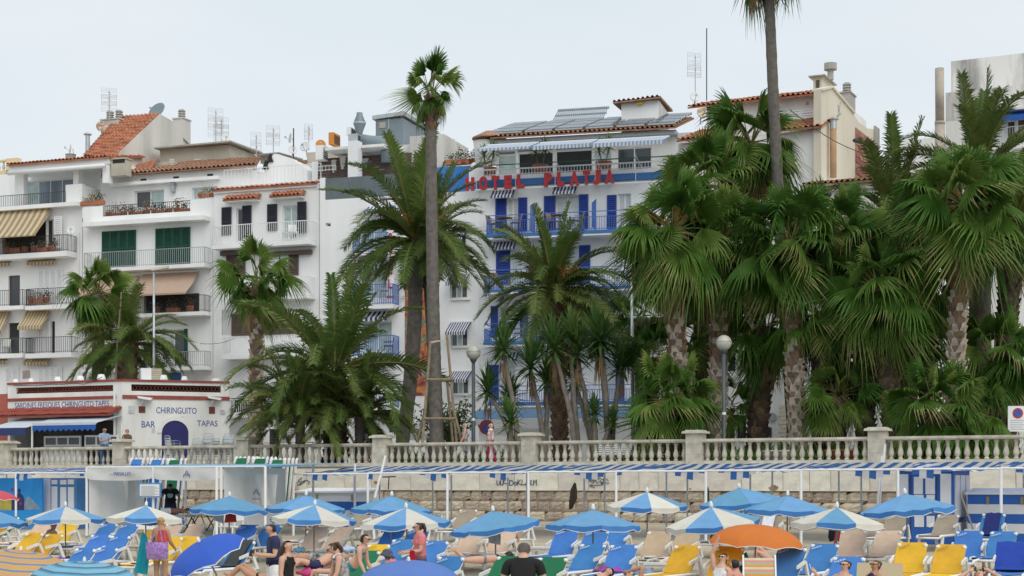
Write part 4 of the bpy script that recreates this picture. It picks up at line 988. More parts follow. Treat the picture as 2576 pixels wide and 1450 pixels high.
# ------------------------------------------------------------------ palm fronds (a few shared meshes, every frond an object of its palm)
def leafmat(name,c1,c2,tipc=None):
    m=bpy.data.materials.new(name);m.use_nodes=True;N=m.node_tree.nodes;L=m.node_tree.links
    b=N['Principled BSDF'];b.inputs['Roughness'].default_value=.55;b.inputs['Specular IOR Level'].default_value=.18
    oi=N.new('ShaderNodeObjectInfo');t=N.new('ShaderNodeTexCoord');n=N.new('ShaderNodeTexNoise');n.inputs['Scale'].default_value=4;n.inputs['Detail'].default_value=3
    L.new(t.outputs['Object'],n.inputs['Vector'])
    ad=N.new('ShaderNodeMath');ad.operation='MULTIPLY_ADD';ad.inputs[1].default_value=.55;L.new(oi.outputs['Random'],ad.inputs[0]);L.new(n.outputs['Fac'],ad.inputs[2])
    r=N.new('ShaderNodeValToRGB');r.color_ramp.elements[0].position=.38;r.color_ramp.elements[0].color=(*c1,1);r.color_ramp.elements[1].position=.95;r.color_ramp.elements[1].color=(*c2,1)
    L.new(ad.outputs[0],r.inputs['Fac']);L.new(r.outputs['Color'],b.inputs['Base Color'])
    tr=N.new('ShaderNodeBsdfTranslucent');mx=N.new('ShaderNodeMixShader');mx.inputs['Fac'].default_value=.25
    L.new(r.outputs['Color'],tr.inputs['Color']);L.new(b.outputs['BSDF'],mx.inputs[1]);L.new(tr.outputs['BSDF'],mx.inputs[2]);L.new(mx.outputs['Shader'],N['Material Output'].inputs['Surface'])
    return m
FANL=leafmat('fan_leaf_green',(.032,.105,.014),(.095,.185,.030));FANY=leafmat('fan_leaf_light',(.085,.17,.028),(.18,.26,.055));FANT=leafmat('fan_leaf_tips',(.085,.14,.03),(.27,.25,.10))
PHXL=leafmat('feather_leaf_green',(.040,.095,.016),(.105,.165,.036));PHXY=leafmat('feather_leaf_olive',(.07,.115,.026),(.16,.195,.055))
DEADL=leafmat('dead_leaf_brown',(.17,.10,.05),(.36,.25,.13));PETI=leafmat('leaf_stalk',(.14,.16,.05),(.24,.22,.08));FRUIT=leafmat('orange_fruit_stalk',(.30,.11,.025),(.42,.19,.05))
YUCL=leafmat('yucca_leaf',(.045,.12,.03),(.13,.22,.06))
TRUNKG=mat('grey_palm_bark',(.145,.13,.115),.95,.4,4.5,.8,14)
TRUNKB=mat('brown_palm_bark',(.11,.08,.06),.95,.5,4.0,.9,10)
BOOTP=mat('pale_leaf_base',(.48,.40,.32),.95,.45,5,.4,20);BOOTB=mat('brown_leaf_base',(.20,.125,.075),.95,.5,4,.4,20);BOOTD=mat('dark_leaf_base',(.085,.06,.042),.95,.5,4,.4,20)

def grav(e):e=math.radians(e);return Vector((-math.sin(e),0,-math.cos(e)))
def fan_leaf(e,droop,seed,mats,N=38,p=1.0,B=1.0,spread=118,narrow=1.0):
    r=random.Random(seed);g=grav(e);m=MB()
    pts=[];d=Vector((1,0,0));q=Vector((0,0,0));n=5
    for i in range(n+1):
        pts.append(q.copy());d=(d+g*droop*.10).normalized();q=q+d*p/n
    m.tube(pts,[.032,.028,.022,.018,.016,.015],4,2)
    c=pts[-1];X=d;Y=Vector((0,1,0));Z=X.cross(Y).normalized()
    def P(a,rad,ridge):
        v=X*math.cos(a)*rad+Y*math.sin(a)*rad*narrow+Z*(-.50*(1+.9*((seed*37) % 10/10-.5))*abs(math.sin(a+((seed*53) % 10/10-.5)*.7))*rad+ridge)
        k=max(0,rad/B-.18)
        return c+v+g*(droop*.62*B*k*k*(1.0+.5*abs(math.sin(a))))
    A=[math.radians(-spread+2*spread*i/N) for i in range(N+1)]
    rf=(.40+.12*r.random())*B;lob=r.uniform(-.25,.25);fol=r.uniform(.75,1.3)
    for i in range(N):
        a0,a1=A[i],A[i+1];am=(a0+a1)/2;tw=r.uniform(-.05,.05);ln=B*(1-.22*(abs(am)/2.1) ** 2+lob*math.sin(am))*r.uniform(.8,1.1)
        base=[c,P(a0,rf*.5,-.018),P(am,rf*.5,.018),P(a1,rf*.5,-.018)]
        v0,vm,v1=P(a0,rf,-.028),P(am,rf,.032),P(a1,rf,-.028)
        m.add([base[0],base[1],base[2],base[3],v0,vm,v1],[(0,1,2),(0,2,3),(1,4,5,2),(2,5,6,3)],0)
        ra=am+tw;k1=rf+(ln-rf)*.5;w=.0155*B
        s=Vector((0,0,0))+Y*w
        t1=P(ra,k1,.02);tip=P(ra+tw,ln,0)+g*r.uniform(.02,.26)*droop;side=(v1-v0).normalized()*w*1.3
        hang=P(ra+tw*.5,(k1+ln)/2,0)
        m.add([v0,vm,v1,t1-side,t1+side],[(0,1,4,3),(1,2,4)],0);m.add([t1-side,t1+side,hang+side*.6,hang-side*.6,tip],[(0,1,2,3),(3,2,4)],1 if r.random()<.55 else 0)
    return m.mesh('frond',mats)
def feather(e,bend,seed,mats,L=3.0,pairs=60,ll=.56,stalk=.08):
    r=random.Random(seed);g=grav(e);m=MB();pts=[];dirs=[];d=Vector((1,0,0));q=Vector((0,0,0));n=16;sx=r.uniform(-.03,.03)
    for i in range(n+1):
        pts.append(q.copy());dirs.append(d.copy());d=(d+g*bend*(.3+1.2*i/n)/n+Vector((0,sx/4,0))).normalized();q=q+d*L/n
    m.tube(pts[::2],[.045*(1-.9*i/8)+.004 for i in range(9)],4,1,False)
    for i in range(pairs):
        t=stalk+(1-stalk)*(i+.5)/pairs;f=t*n;k=min(int(f),n-1);c=pts[k].lerp(pts[k+1],f-k);X=dirs[k]
        Y=Vector((0,1,0));Z=X.cross(Y).normalized();Z=-Z if Z.z<0 and abs(e)<60 else Z
        ln=ll*(math.sin(PI*(.10+.82*t)) ** .55)*r.uniform(.85,1.1)*(1 if t>.2 else .6);fw=.55+.75*t
        for s in (-1,1):
            dv=(X*fw+Y*s*1.0+Z*r.uniform(.15,.55)).normalized();w=X*.026
            mid=c+dv*ln*.5;tip=c+dv*ln+g*ln*r.uniform(.08,.38)
            m.add([c-w*.8,c+w*.8,mid+w,mid-w,tip],[(0,1,2,3),(3,2,4)],0 if r.random()<.9 else 2)
    return m.mesh('frond',mats)
FM=[FANL,FANL,PETI];FMY=[FANY,FANT,PETI];FMT=[FANL,FANT,PETI]
FAN={80:[fan_leaf(80,.25,1,FM,B=1.05,spread=100,narrow=.75),fan_leaf(80,.3,2,FMY,B=.95,spread=95,narrow=.6)],
       50:[fan_leaf(50,.55,3,FM),fan_leaf(50,.7,4,FMY),fan_leaf(50,.8,31,FM)],20:[fan_leaf(20,.9,5,FM),fan_leaf(20,1.1,6,FMT),fan_leaf(20,1.2,32,FM)],
       -15:[fan_leaf(-15,1.2,7,FMT),fan_leaf(-15,1.4,8,FM),fan_leaf(-15,1.3,33,FMY)],-50:[fan_leaf(-50,1.2,9,FMT,spread=105),fan_leaf(-50,1.0,10,FMY,spread=100)]}
for k_,dr,ms_ in ((50,.6,FM),(20,1.0,FMY),(20,.7,FM),(-15,1.0,FM),(-15,1.6,FMY),(-50,1.4,FM),(-50,.8,FMT),(80,.45,FM)):FAN[k_].append(fan_leaf(k_,dr,60+len(FAN[k_])*7+k_ // 5,ms_,p=.85,B=1.1,spread=rnd.uniform(75,118),narrow=rnd.uniform(.7,1)))
FAND=[fan_leaf(-60,1.0,12,[DEADL,DEADL,DEADL],16,spread=60,narrow=.5),fan_leaf(-60,1.2,13,[DEADL,DEADL,DEADL],14,spread=45,narrow=.4)]
PM=[PHXL,PETI,PHXY];PMY=[PHXY,PETI,PHXL]
FEA={80:[feather(80,.6,1,PM),feather(80,1.2,2,PMY),feather(80,.9,12,PM)],55:[feather(55,1.5,3,PM),feather(55,1.9,4,PM),feather(55,1.2,11,PMY)],30:[feather(30,1.9,5,PM),feather(30,1.5,6,PMY),feather(30,2.2,13,PM)],
       5:[feather(5,1.7,7,PM),feather(5,1.9,8,PMY)],-25:[feather(-25,1.1,9,PM),feather(-25,.9,10,PMY)]}
def orient(az,el,tw=0.0):return (Matrix.Rotation(az,4,'Z') @ Matrix.Rotation(-el,4,'Y') @ Matrix.Rotation(tw,4,'X')).to_quaternion()
def put_frond(me,root,loc,az,el,sc,tw=0.0,name='frond'):
    o=obj(name,me,root,loc);o.rotation_mode='QUATERNION';o.rotation_quaternion=orient(az,el,tw);o.scale=(sc,sc,sc);return o
def nearest(d,e):return d[min(d,key=lambda k:abs(k-e))]
GA=2.399963
def crown(root,c,lib,n,R,e0,e1,r,unit,spread=.12,up=1.0,jit=9):
    for i in range(n):
        t=(i+.5)/n;e=e0+(e1-e0)*(t ** up)+r.gauss(0,jit*1.3);az=i*GA+r.uniform(-.5,.5)
        off=Vector((math.cos(az),math.sin(az),0))*spread+Vector((0,0,.5*(1-t)*spread*2.5))
        put_frond(r.choice(nearest(lib,e)),root,c+off,az,math.radians(e),R/unit*r.uniform(.72,1.15),r.gauss(0,.6 if unit<2.2 else .3))
def trunk_path(b,c,bow=0.0,n=22):
    P=[]
    for i in range(n+1):
        t=i/n;p=b.lerp(c,t);p+=Vector((bow*math.sin(PI*t),0,0));P.append(p)
    return P
def trunk(root,P,r0,r1,m,r,flare=1.25,rings=True):
    n=len(P);rad=[]
    pts=[]
    k=4 if rings else 2
    for i in range((n-1)*k+1):
        f=i/k;j=min(int(f),n-2);pts.append(P[j].lerp(P[j+1],f-j));t=i/((n-1)*k)
        rad.append((r0+(r1-r0)*t)*(1+(flare-1)*max(0,1-t*9)+r.uniform(-.025,.025)+(.02 if i % 2 else -.01)))
    return MB().tube(pts,rad,14,0).build('trunk',m,root,True)
def boots(root,P,r0,r1,r,t0=0.0,t1=1.0,mats=None,step=.25,per=6,out=.13,name='leaf_bases'):
    L=sum((P[i+1]-P[i]).length for i in range(len(P)-1));m=MB();rows=int(L*(t1-t0)/step)
    for j in range(rows):
        t=t0+(t1-t0)*j/rows;f=t*(len(P)-1);k=min(int(f),len(P)-2);c=P[k].lerp(P[k+1],f-k);ra=r0+(r1-r0)*t
        for i in range(per):
            a=2*PI*(i+(.5 if j % 2 else 0))/per+r.uniform(-.08,.08);o=Vector((math.cos(a),math.sin(a),0));s=Vector((-math.sin(a),math.cos(a),0));w=PI*ra/per*1.05;ou=out*r.uniform(.5,1.2)
            sk=r.uniform(-.04,.04)
            b0=c+o*(ra-.02);top=c+o*(ra+ou)+Vector((0,0,step*r.uniform(.9,1.4)))+s*sk
            mi=0 if len(mats)==1 else (0 if r.random()>t ** 2*1.15 else 1)
            m.add([b0-s*w,b0+s*w,top+s*w*.5,top-s*w*.5,c+o*(ra-.04)+Vector((0,0,step*1.2))],[(0,1,2,3),(1,4,2),(4,0,3),(3,2,4)],mi)
    o=m.build(name,mats,root);o['kind']='stuff';return o
PALMS='palms growing in the promenade garden'
def palm(kind,label,base,Y,cx,cy,R,rt=(.3,.24),style='ring',n=34,e0=82,e1=-45,dead=0,seed=1,bow=0.0,bootm=None,fruit=0,bt=(0,1),group=None,base_z=PZ-.3,up=1.0,spread=.12):
    r=random.Random(seed);b=at('d',base,1215,Y);c=at('d',cx,cy,Y)
    root=thing(kind,label,'palm tree',(b.x,b.y,base_z),0,group);lc=Vector((c.x-b.x,0,c.z-base_z))
    P=trunk_path(Vector((0,0,0)),lc,bow);
    if lc.z>.6:
        trunk(root,P,rt[0],rt[1],TRUNKG if style != 'dark' else TRUNKB,r)
        if style in ('boots','dark'):boots(root,P,rt[0]*.98,rt[1],r,bt[0],bt[1],bootm or [BOOTP,BOOTB])
    if kind=='fan_palm':crown(root,lc,FAN,int(n*1.12),R,e0,max(e1,-56),r,2.12,spread,up)
    else:crown(root,lc,FEA,int(n*1.2),R,e0,e1,r,2.75,spread,up)
    for i in range(dead):
        az=i*GA+1;put_frond(r.choice(FAND),root,lc+Vector((math.cos(az)*.2,math.sin(az)*.2,-.2-.25*r.random())),az,math.radians(r.uniform(-82,-60)),R/2.2*r.uniform(.7,1),0,'dead_frond')
    for i in range(fruit):
        az=i*GA;m=MB();q=lc.copy();pts=[];d=Vector((math.cos(az)*.5,math.sin(az)*.5,1)).normalized()
        for k in range(6):pts.append(q.copy());q=q+d*R*.085;d=(d+Vector((0,0,-.25))).normalized()
        m.tube(pts,.022,4)
        for k in range(9):m.bar(pts[-1],pts[-1]+Vector((r.uniform(-.3,.3),r.uniform(-.3,.3),r.uniform(-.5,0))),.008)
        m.build('fruit_stalk',FRUIT,root)
    return root

palm('fan_palm','shaggy fan palm rising just behind the left part of the bar kiosk roof',250,84,246,742,2.55,(.40,.30),'ring',30,84,-55,8,1)
p=palm('date_palm','stubby date palm with scaly trunk behind the bar kiosk corner',313,83,322,868,3.3,(.50,.45),'boots',40,70,-32,0,2,bootm=[BOOTB],bt=(.45,1))
palm('fan_palm','fan palm with long green leaf stalks in front of the dark shuttered white block',640,77,648,712,2.5,(.32,.27),'boots',30,86,-60,7,3)
palm('date_palm','bushy low date palm with long arching fronds beside the kiosk',846,66,838,940,4.0,(.45,.45),'dark',30,88,-22,0,4,bootm=[BOOTD],spread=.35,up=.9)
for i,(x,y,R,n,e0,e1,s,l) in enumerate([(755,1040,2.5,44,80,-12,41,'low young date palm at the left foot of the bushy one'),(905,1050,2.3,44,80,-12,42,'low young date palm at the right foot of the bushy one'),(835,1030,2.7,44,75,-12,43,'dense young date palm in the middle of the bushy clump'),(690,1080,1.15,20,80,0,44,'small date palm seedling beside the kiosk wall')]):
    palm('date_palm',l,x,65.2+.4*i,x,y,R,(.2,.2),'ring',n,e0,e1,0,s,spread=.25)
palm('date_palm','tall date palm with leaning trunk, left one of the crossed pair by the mural',1000,70.5,1046,606,3.9,(.30,.33),'ring',40,80,-24,0,5,bow=.25,fruit=9)
palm('date_palm','tall date palm standing upright behind the slender staked palm',1108,71.5,1076,618,3.2,(.26,.30),'dark',34,78,-26,0,6,bootm=[BOOTD],bt=(.8,1),fruit=9)
FANUP={80:[fan_leaf(85,.12,81,FM,B=1.0,spread=85,narrow=.55),fan_leaf(85,.2,82,FMY,B=1.0,spread=75,narrow=.5)],50:[fan_leaf(55,.3,83,FM,spread=100,narrow=.7),fan_leaf(55,.4,84,FMY,spread=90,narrow=.65)]}
tp=palm('fan_palm','very tall slender fan palm held by a wooden frame, small crown',1101,63.2,1084,238,1.30,(.29,.20),'boots',13,15,-42,1,7,bow=-.06,spread=.12,bootm=[mat('reddish_leaf_base',(.20,.10,.07),.95,.5,5),BOOTB],bt=(.905,1),up=1.0);c_=at('d',1084,236,63.2);crown(tp,Vector((c_.x-tp.location.x,0,c_.z-tp.location.z)),FANUP,15,1.85,94,42,random.Random(77),2.12,.10,1.0,5)
palm('date_palm','date palm with orange stalks in front of the hotel balconies',1412,69.5,1396,735,3.7,(.30,.34),'dark',46,84,-35,0,8,bootm=[BOOTB],fruit=14)
palm('fan_palm','tallest fan palm, its crown cut off by the top of the picture',2006,66,1930,-150,2.7,(.30,.20),'ring',30,85,-60,4,9,bow=-.14)
palm('fan_palm','fan palm with brown hanging skirt in front of the cream gabled house',1905,68,1889,365,2.75,(.35,.30),'boots',34,84,-62,26,10)
palm('fan_palm','big fan palm with pale criss-cross trunk leaning left of the lamp',1742,60.5,1690,590,3.0,(.31,.29),'boots',44,84,-68,12,11,bow=-.16,fruit=5)
palm('fan_palm','fan palm with pale criss-cross trunk directly behind the right globe lamp',1797,62,1813,625,2.9,(.34,.29),'boots',40,84,-66,6,12,bow=.05,fruit=3)
palm('fan_palm','high fan palm crown between the hotel letters and the cream house',1760,66,1772,470,2.7,(.3,.27),'boots',36,82,-55,5,13,fruit=3)
palm('fan_palm','fan palm with scaly base standing in front of the street doorway',2010,60,1985,620,2.9,(.31,.27),'boots',40,84,-66,3,14)
palm('fan_palm','short fan palm with dark shaggy trunk right of the globe lamp',1897,62.5,1930,830,2.3,(.36,.32),'dark',30,80,-62,6,15,bootm=[BOOTD,BOOTB])
palm('fan_palm','fan palm filling the middle of the right grove',2105,61,2098,600,2.8,(.3,.27),'boots',38,84,-64,2,16,bootm=[BOOTB])
palm('fan_palm','fan palm with thick dark trunk behind the right balustrade pillar',2258,59,2215,735,2.7,(.36,.32),'dark',42,82,-68,3,17,bootm=[BOOTD,BOOTB])
palm('fan_palm','shorter fan palm left of the thick dark trunk',2180,60.5,2170,880,2.3,(.34,.3),'dark',32,80,-60,2,18,bootm=[BOOTD])
palm('fan_palm','largest fan palm of the right edge with pale scaly trunk and brown flower stalks',2397,58,2425,520,2.95,(.29,.27),'boots',46,84,-66,10,19,bow=-.05,fruit=6)
palm('fan_palm','fan palm between the thick dark trunk and the pale scaly one',2330,61,2335,690,2.5,(.27,.25),'dark',32,82,-60,2,20,bootm=[BOOTD])
palm('date_palm','date palm with dark fronds reaching left towards the brick patch',2262,65,2248,560,3.5,(.4,.42),'dark',38,82,-30,0,21,bootm=[BOOTD])
palm('date_palm','high date palm showing above the largest right fan palm',2470,64,2462,450,3.7,(.42,.45),'ring',40,86,-35,0,22)
palm('date_palm','date palm with dark scaly trunk at the right edge',2540,62,2556,560,2.9,(.36,.36),'dark',32,80,-40,3,23,bootm=[BOOTD],bow=-.25)
palm('fan_palm','small fan palm with bare grey trunk beside the hotel awning',1622,68,1612,800,1.7,(.36,.30),'ring',22,70,-68,12,24)
for x,y,R,Y,n,s,l in [(1688,1020,2.2,59.5,34,51,'low bushy fan palm at the foot of the leaning pale trunk'),(2362,1040,2.2,56.3,36,52,'low bushy fan palm right of the last pillar'),(2110,1000,1.8,59.8,28,53,'low fan palm left of the last pillar'),
                            (2500,900,2.3,60,32,54,'mid height fan palm near the parking sign'),(1760,860,1.9,64.5,28,55,'dark young fan palm between the two pale trunks'),(1640,900,1.6,64.5,22,56,'young fan palm beside the tall grey pole'),(2290,860,2.0,60.8,28,57,'fan palm in the shade right of the dark trunk'),
                            (1830,1030,1.4,63.5,22,58,'small dark fan palm behind the right globe lamp'),(2060,800,2.1,60.6,30,59,'fan palm of middle height in the grove left half'),(2470,1060,1.5,57,22,60,'fan palm seedling by the right handrail')]:
    palm('fan_palm',l,x,Y,x,y,R,(.24,.22),'dark',n,82,-45,0,s,bootm=[BOOTD,BOOTB],spread=.2)

# ------------------------------------------------------------------ yuccas
def sword_rosette(seed,n=58,L=.82):
    r=random.Random(seed);m=MB()
    for i in range(n):
        t=i/n;e=math.radians(88-120*t ** 1.1+r.uniform(-8,8));az=i*GA;o=Vector((math.cos(az),math.sin(az),0));d=o*math.cos(e)+Vector((0,0,math.sin(e)));s=Vector((-math.sin(az),math.cos(az),0))*.044
        b=Vector((0,0,.28*(1-t)));l=L*r.uniform(.8,1.1);mid=b+d*l*.5;tip=b+d*l+Vector((0,0,-.10*t*l))
        m.add([b-s*.7,b+s*.7,mid+s,mid-s,tip],[(0,1,2,3),(3,2,4)],0)
    return m.mesh('leaf_rosette',YUCL)
def dry_skirt(seed):
    r=random.Random(seed);m=MB()
    for i in range(36):
        a=r.uniform(0,2*PI);o=Vector((math.cos(a),math.sin(a),0));z0=-r.uniform(0,.5);s=Vector((-math.sin(a),math.cos(a),0))*.018
        p=o*.09+Vector((0,0,z0));q=o*r.uniform(.1,.22)+Vector((0,0,z0-r.uniform(.35,.75)));m.add([p-s,p+s,q],[(0,1,2)],0)
    return m.mesh('dry_leaves',DEADL)
YR=[sword_rosette(i) for i in (1,2,3)];YD=[dry_skirt(i) for i in (1,2)]
YUCBARK=mat('yucca_bark',(.24,.21,.175),.95,.35,5,.6,18)
ybase=[('yucca with a forked pair of stems, leftmost of the row',1310,64,[(1265,880,1.15),(1228,985,1.0),(1285,1005,1.0)]),('yucca with drooping brown skirt behind the tall pillar',1375,64.6,[(1333,925,1.2),(1375,960,1.0)]),
         ('yucca stem leaning left above the balustrade',1455,63.4,[(1393,880,1.25),(1432,850,1.1)]),('yucca with two pale stems and brown skirt',1497,63.8,[(1449,890,1.3),(1445,960,1.0)]),('tallest yucca with brown skirt, at the right of the row',1535,63.2,[(1510,860,1.35),(1507,890,1.1),(1560,925,1.1)]),
         ('small green yucca low between the stems',1285,62.5,[(1283,1062,.95)]),('small yucca sprouting low at the right of the row',1500,62.6,[(1495,1040,.75),(1540,1060,.6)])]
for i,(l,bx,Y,heads) in enumerate(ybase):
    b=at('d',bx,1215,Y);y=thing('yucca',l,'yucca',(b.x,b.y,PZ-.3),0,'yuccas along the balustrade');r=random.Random(i)
    for j,(hx,hy,sc) in enumerate(heads):
        c=at('d',hx,hy,Y+.4*j);q=Vector((c.x-b.x,c.y-b.y,c.z-PZ+.3));n=10
        P=[Vector((q.x*(t/n) ** 1.5,q.y*t/n,q.z*t/n))+Vector((r.uniform(-.03,.03),0,0)) for t in range(n+1)]
        MB().tube(P,[.15-.07*t/n for t in range(n+1)],8).build('stem',YUCBARK,y,True)
        o=obj('leaf_rosette',YR[(i+j) % 3],y,P[-1]);o.scale=(sc*1.2,)*3;o.rotation_euler=(r.uniform(-.2,.2),r.uniform(-.2,.2),r.uniform(0,6))
        o=obj('leaf_rosette',YR[(i+j+1) % 3],y,P[-1]-Vector((0,0,.22)));o.scale=(sc*1.08,)*3;o.rotation_euler=(0,0,r.uniform(0,6))
        if hy<1000:o=obj('dry_leaves',YD[j % 2],y,P[-1]-Vector((0,0,.25)));o.scale=(sc*1.2,)*3

# ------------------------------------------------------------------ broad-leaved small tree by the staked palm
BROAD=leafmat('broad_leaf',(.02,.055,.016),(.06,.11,.035))
b=at('d',1135,1215,67);tr=thing('leafy_tree','small dark leafy tree behind the staked palm','tree',(b.x,b.y,PZ-.3))
r=random.Random(8);m=MB();lv=MB()
for i in range(16):
    a=i*GA;q=Vector((math.cos(a)*r.uniform(.4,1.35),math.sin(a)*.8,r.uniform(1.6,3.3)));
    if i==0:q=Vector((-1.7,0,2.6))
    if i==1:q=Vector((-1.1,0,2.9))
    s0=Vector((0,0,r.uniform(.6,1.4)));m.tube([s0,s0.lerp(q,.5)+Vector((0,0,.15)),q],[.05,.03,.012],5)
    for k in range(70):
        c=s0.lerp(q,r.uniform(.35,1.02))+Vector((r.gauss(0,.2),r.gauss(0,.2),r.gauss(0,.17)));d=Vector((r.uniform(-1,1),r.uniform(-1,1),r.uniform(-1.3,.1))).normalized()*.2;s=d.orthogonal().normalized()*.045
        lv.add([c,c+d*.5+s,c+d,c+d*.5-s],[(0,1,2,3)])
m.tube([(0,0,0),(.03,0,.8),(0,0,1.6)],[.1,.08,.06],8);m.build('trunk',YUCBARK,tr,True);o=lv.build('crown',BROAD,tr);o['kind']='stuff'
# clipped shrubs and ground cover behind the balusters
gb=MB();r=random.Random(12)
for i in range(5200):
    u=r.uniform(-9.5,17);t=-r.uniform(2.5,6.5);c=wp(u,t,PZ+r.uniform(-.25,.55)*(1 if u>-3.5 else .8))
    if -1.8<u<1.2:continue
    d=Vector((r.uniform(-1,1),r.uniform(-1,1),r.uniform(.2,1.5))).normalized()*r.uniform(.25,.55);s=d.orthogonal().normalized()*.03;gb.add([c-s,c+s,c+d],[(0,1,2)])
o=gb.build('ground_cover',FANL,None);tag(o,'dark leafy ground cover growing behind the balusters','ground cover');o['kind']='stuff'

# ------------------------------------------------------------------ lamps, poles, stakes, signs
LAMPBASE=mat('dark_grey_lamp_paint',(.085,.105,.115),.5,.15,3)
def globe_lamp(label,x,y,Y,r=.29):
    c=at('d',x,y,Y);t=thing('street_lamp',label,'street lamp',(c.x,c.y,PZ),0,'globe lamps on the promenade');h=c.z-PZ
    MB().lathe([(.11,0),(.11,.9),(.075,1.0),(.07,h-r-.12)],12).build('post',LAMPBASE,t,True)
    MB().lathe([(.07,h-r-.12),(.13,h-r-.02),(.15,h-r*.86)],12).build('collar',LAMPBASE,t,True)
    m=MB();m.ball((0,0,h),r,18,12);m.build('globe',mat('opal_globe',(.50,.49,.43),.25,.2,2,spec=.5),t,True)
    MB().lathe([(r*.86,h+r*.2),(r*1.02,h+r*.18),(r*1.02,h+r*.12),(r*.86,h+r*.1)],18).build('band',GREYMETAL,t)
    m=MB().lathe([(.078,1.85),(.078,1.95)],12);m.build('sticker',WHITEP,t)
globe_lamp('globe street lamp left of the yuccas',1191,888,64.0);globe_lamp('globe street lamp in front of the pale scaly palm trunk',1821,863,58.5);globe_lamp('smaller globe lamp half hidden behind the staked palm',1076,937,76,.30)
def pole(label,xb,yt,Y,xt=None,head=None,name='lamp_pole',r=.075):
    c=at('d',xt or xb,yt,Y);b=at('d',xb,1215,Y);t=thing(name,label,'pole',(b.x,b.y,PZ-.1));h=c.z-PZ+.1;dx=c.x-b.x
    MB().tube([(0,0,0),(dx,0,h)],[r*1.25,r*.75],10).build('post',GALV,t,True)
    if head:
        m=MB();m.hexa([(dx-.1,-.1,h),(dx+head,-.12,h+.15),(dx+head,.12,h+.15),(dx-.1,.1,h)],(0,0,.12));m.build('lamp_head',mat('cream_lamp_head',(.62,.58,.48),.5,.15,5),t)
    return t
pole('grey street light pole with slanted cream head behind the kiosk',387,682,82,387,.75,'street_light');pole('plain grey pole in front of the hotel balconies',1594,640,66,1588)
# wooden frame round the staked palm
t0=at('d',1101,1215,63.2);st=thing('tree_stake','weathered wooden frame bracing the tall slender palm','tree stake',(t0.x,t0.y,PZ-.1))
WOODS=mat('weathered_stake_wood',(.27,.21,.14),.9,.3,5,.4,20);m=None
def stp(x,y,dy=0.0):q=at('d',x,y,63.2+dy);return Vector((q.x-t0.x,dy,q.z-PZ+.1))
for a,b,dy in (((1062,1125),(1083,858),-.45),((1150,1125),(1124,842),-.45),((1048,1125),(1076,1000),.5),((1166,1125),(1135,1010),-.5),((1140,1125),(1124,950),.5)):
    MB().bar(stp(*a,dy),stp(*b,dy),.055,0,8).build('stake',WOODS,st)
for y,x0,x1 in ((955,1072,1141),(1053,1066,1148)):MB().bar(stp(x0,y,-.53),stp(x1,y,-.53),.045,0,8).build('rail',WOODS,st);MB().bar(stp(x0,y+3,.42),stp(x1,y+3,.42),.045,0,8).build('rail',WOODS,st)
m=MB()
for k in range(3):m.tube([stp(1084,860+k*2,-.5),stp(1102,857+k,-.42),stp(1124,858+k*2,-.5)],.014,4)
m.build('tie_rope',mat('pale_rope',(.55,.48,.36),.9,.2,9),st)
# bare stick poles by the kiosk palms
c=at('d',303,735,81);pt=thing('wooden_prop','thin crooked wooden prop beside the stubby date palm','prop',(at('d',291,1215,81).x,81,PZ))
def kp(x,y):q=at('d',x,y,81);return Vector((q.x-pt.location.x,0,q.z-PZ))
MB().tube([Vector((0,0,0)),kp(291,950),kp(295,870),kp(303,772),kp(305,735)],[.07,.06,.05,.04,.03],6).build('stick',WOODS,pt)
m=MB()
for i in range(8):m.bar(kp(289-i*.0,862-i*5)+Vector((-.12,0,0)),kp(300+i*.4,860-i*5)+Vector((.12,0,0)),.012)
m.build('old_aerial',GREYMETAL,pt)
def road_sign(label,x,y,Y,r,red=True):
    c=at('d',x,y,Y);t=thing('road_sign',label,'sign',(c.x,c.y,PZ));h=c.z-PZ
    MB().bar((0,.05,0),(0,.05,h),.035,0,8).build('post',GALV,t)
    return t,h
t,h=road_sign('round red and blue no parking sign behind the two white-haired women',1224,1075,66,.3)
RED2=mat('sign_red',(.45,.03,.04),.5,.1,3);BLU2=mat('sign_blue',(.03,.10,.40),.5,.1,3)
MB().lathe([(.31,-.01),(.31,.01)],24).build('red_disc',RED2,t,loc=(0,0,h),rot=(PI/2,0,0));MB().lathe([(.215,-.01),(.215,.012)],24).build('blue_disc',BLU2,t,loc=(0,-.004,h),rot=(PI/2,0,0))
m=MB();m.hexa([(-.20,-.022,.16),(-.15,-.022,.20),(.20,-.022,-.16),(.15,-.022,-.20)],(0,.004,0));m.build('red_bar',RED2,t,loc=(0,0,h))
MB().box(-.22,.22,-.02,.0,h-.52,h-.36).build('plate',WHITEP,t)
t,h=road_sign('white information plate with small no parking disc at the right edge',2560,1055,58,.3)
MB().box(-.36,.36,-.02,.0,h-.45,h+.48).build('plate',WHITEP,t);MB().lathe([(.19,-.01),(.19,.01)],20).build('red_disc',RED2,t,loc=(0,-.03,h+.22),rot=(PI/2,0,0));MB().lathe([(.13,-.01),(.13,.012)],20).build('blue_disc',BLU2,t,loc=(0,-.034,h+.22),rot=(PI/2,0,0))
m=MB()
for i in range(5):m.box(-.28,.28-.1*(i % 2),-.024,-.02,h-.06-i*.08,h-.035-i*.08)
m.build('print_lines',LETTERGREY,t)
t,h=road_sign('blue parking sign partly hidden by the date palm',998,1065,72,.3);MB().box(-.34,.34,-.02,0,h-.42,h+.42).build('plate',BLU2,t);obj('letter_mark',text_mesh('P',WHITEP,.3,.42,.006,'letter_mark',.02),t,(-.15,-.026,h-.2))
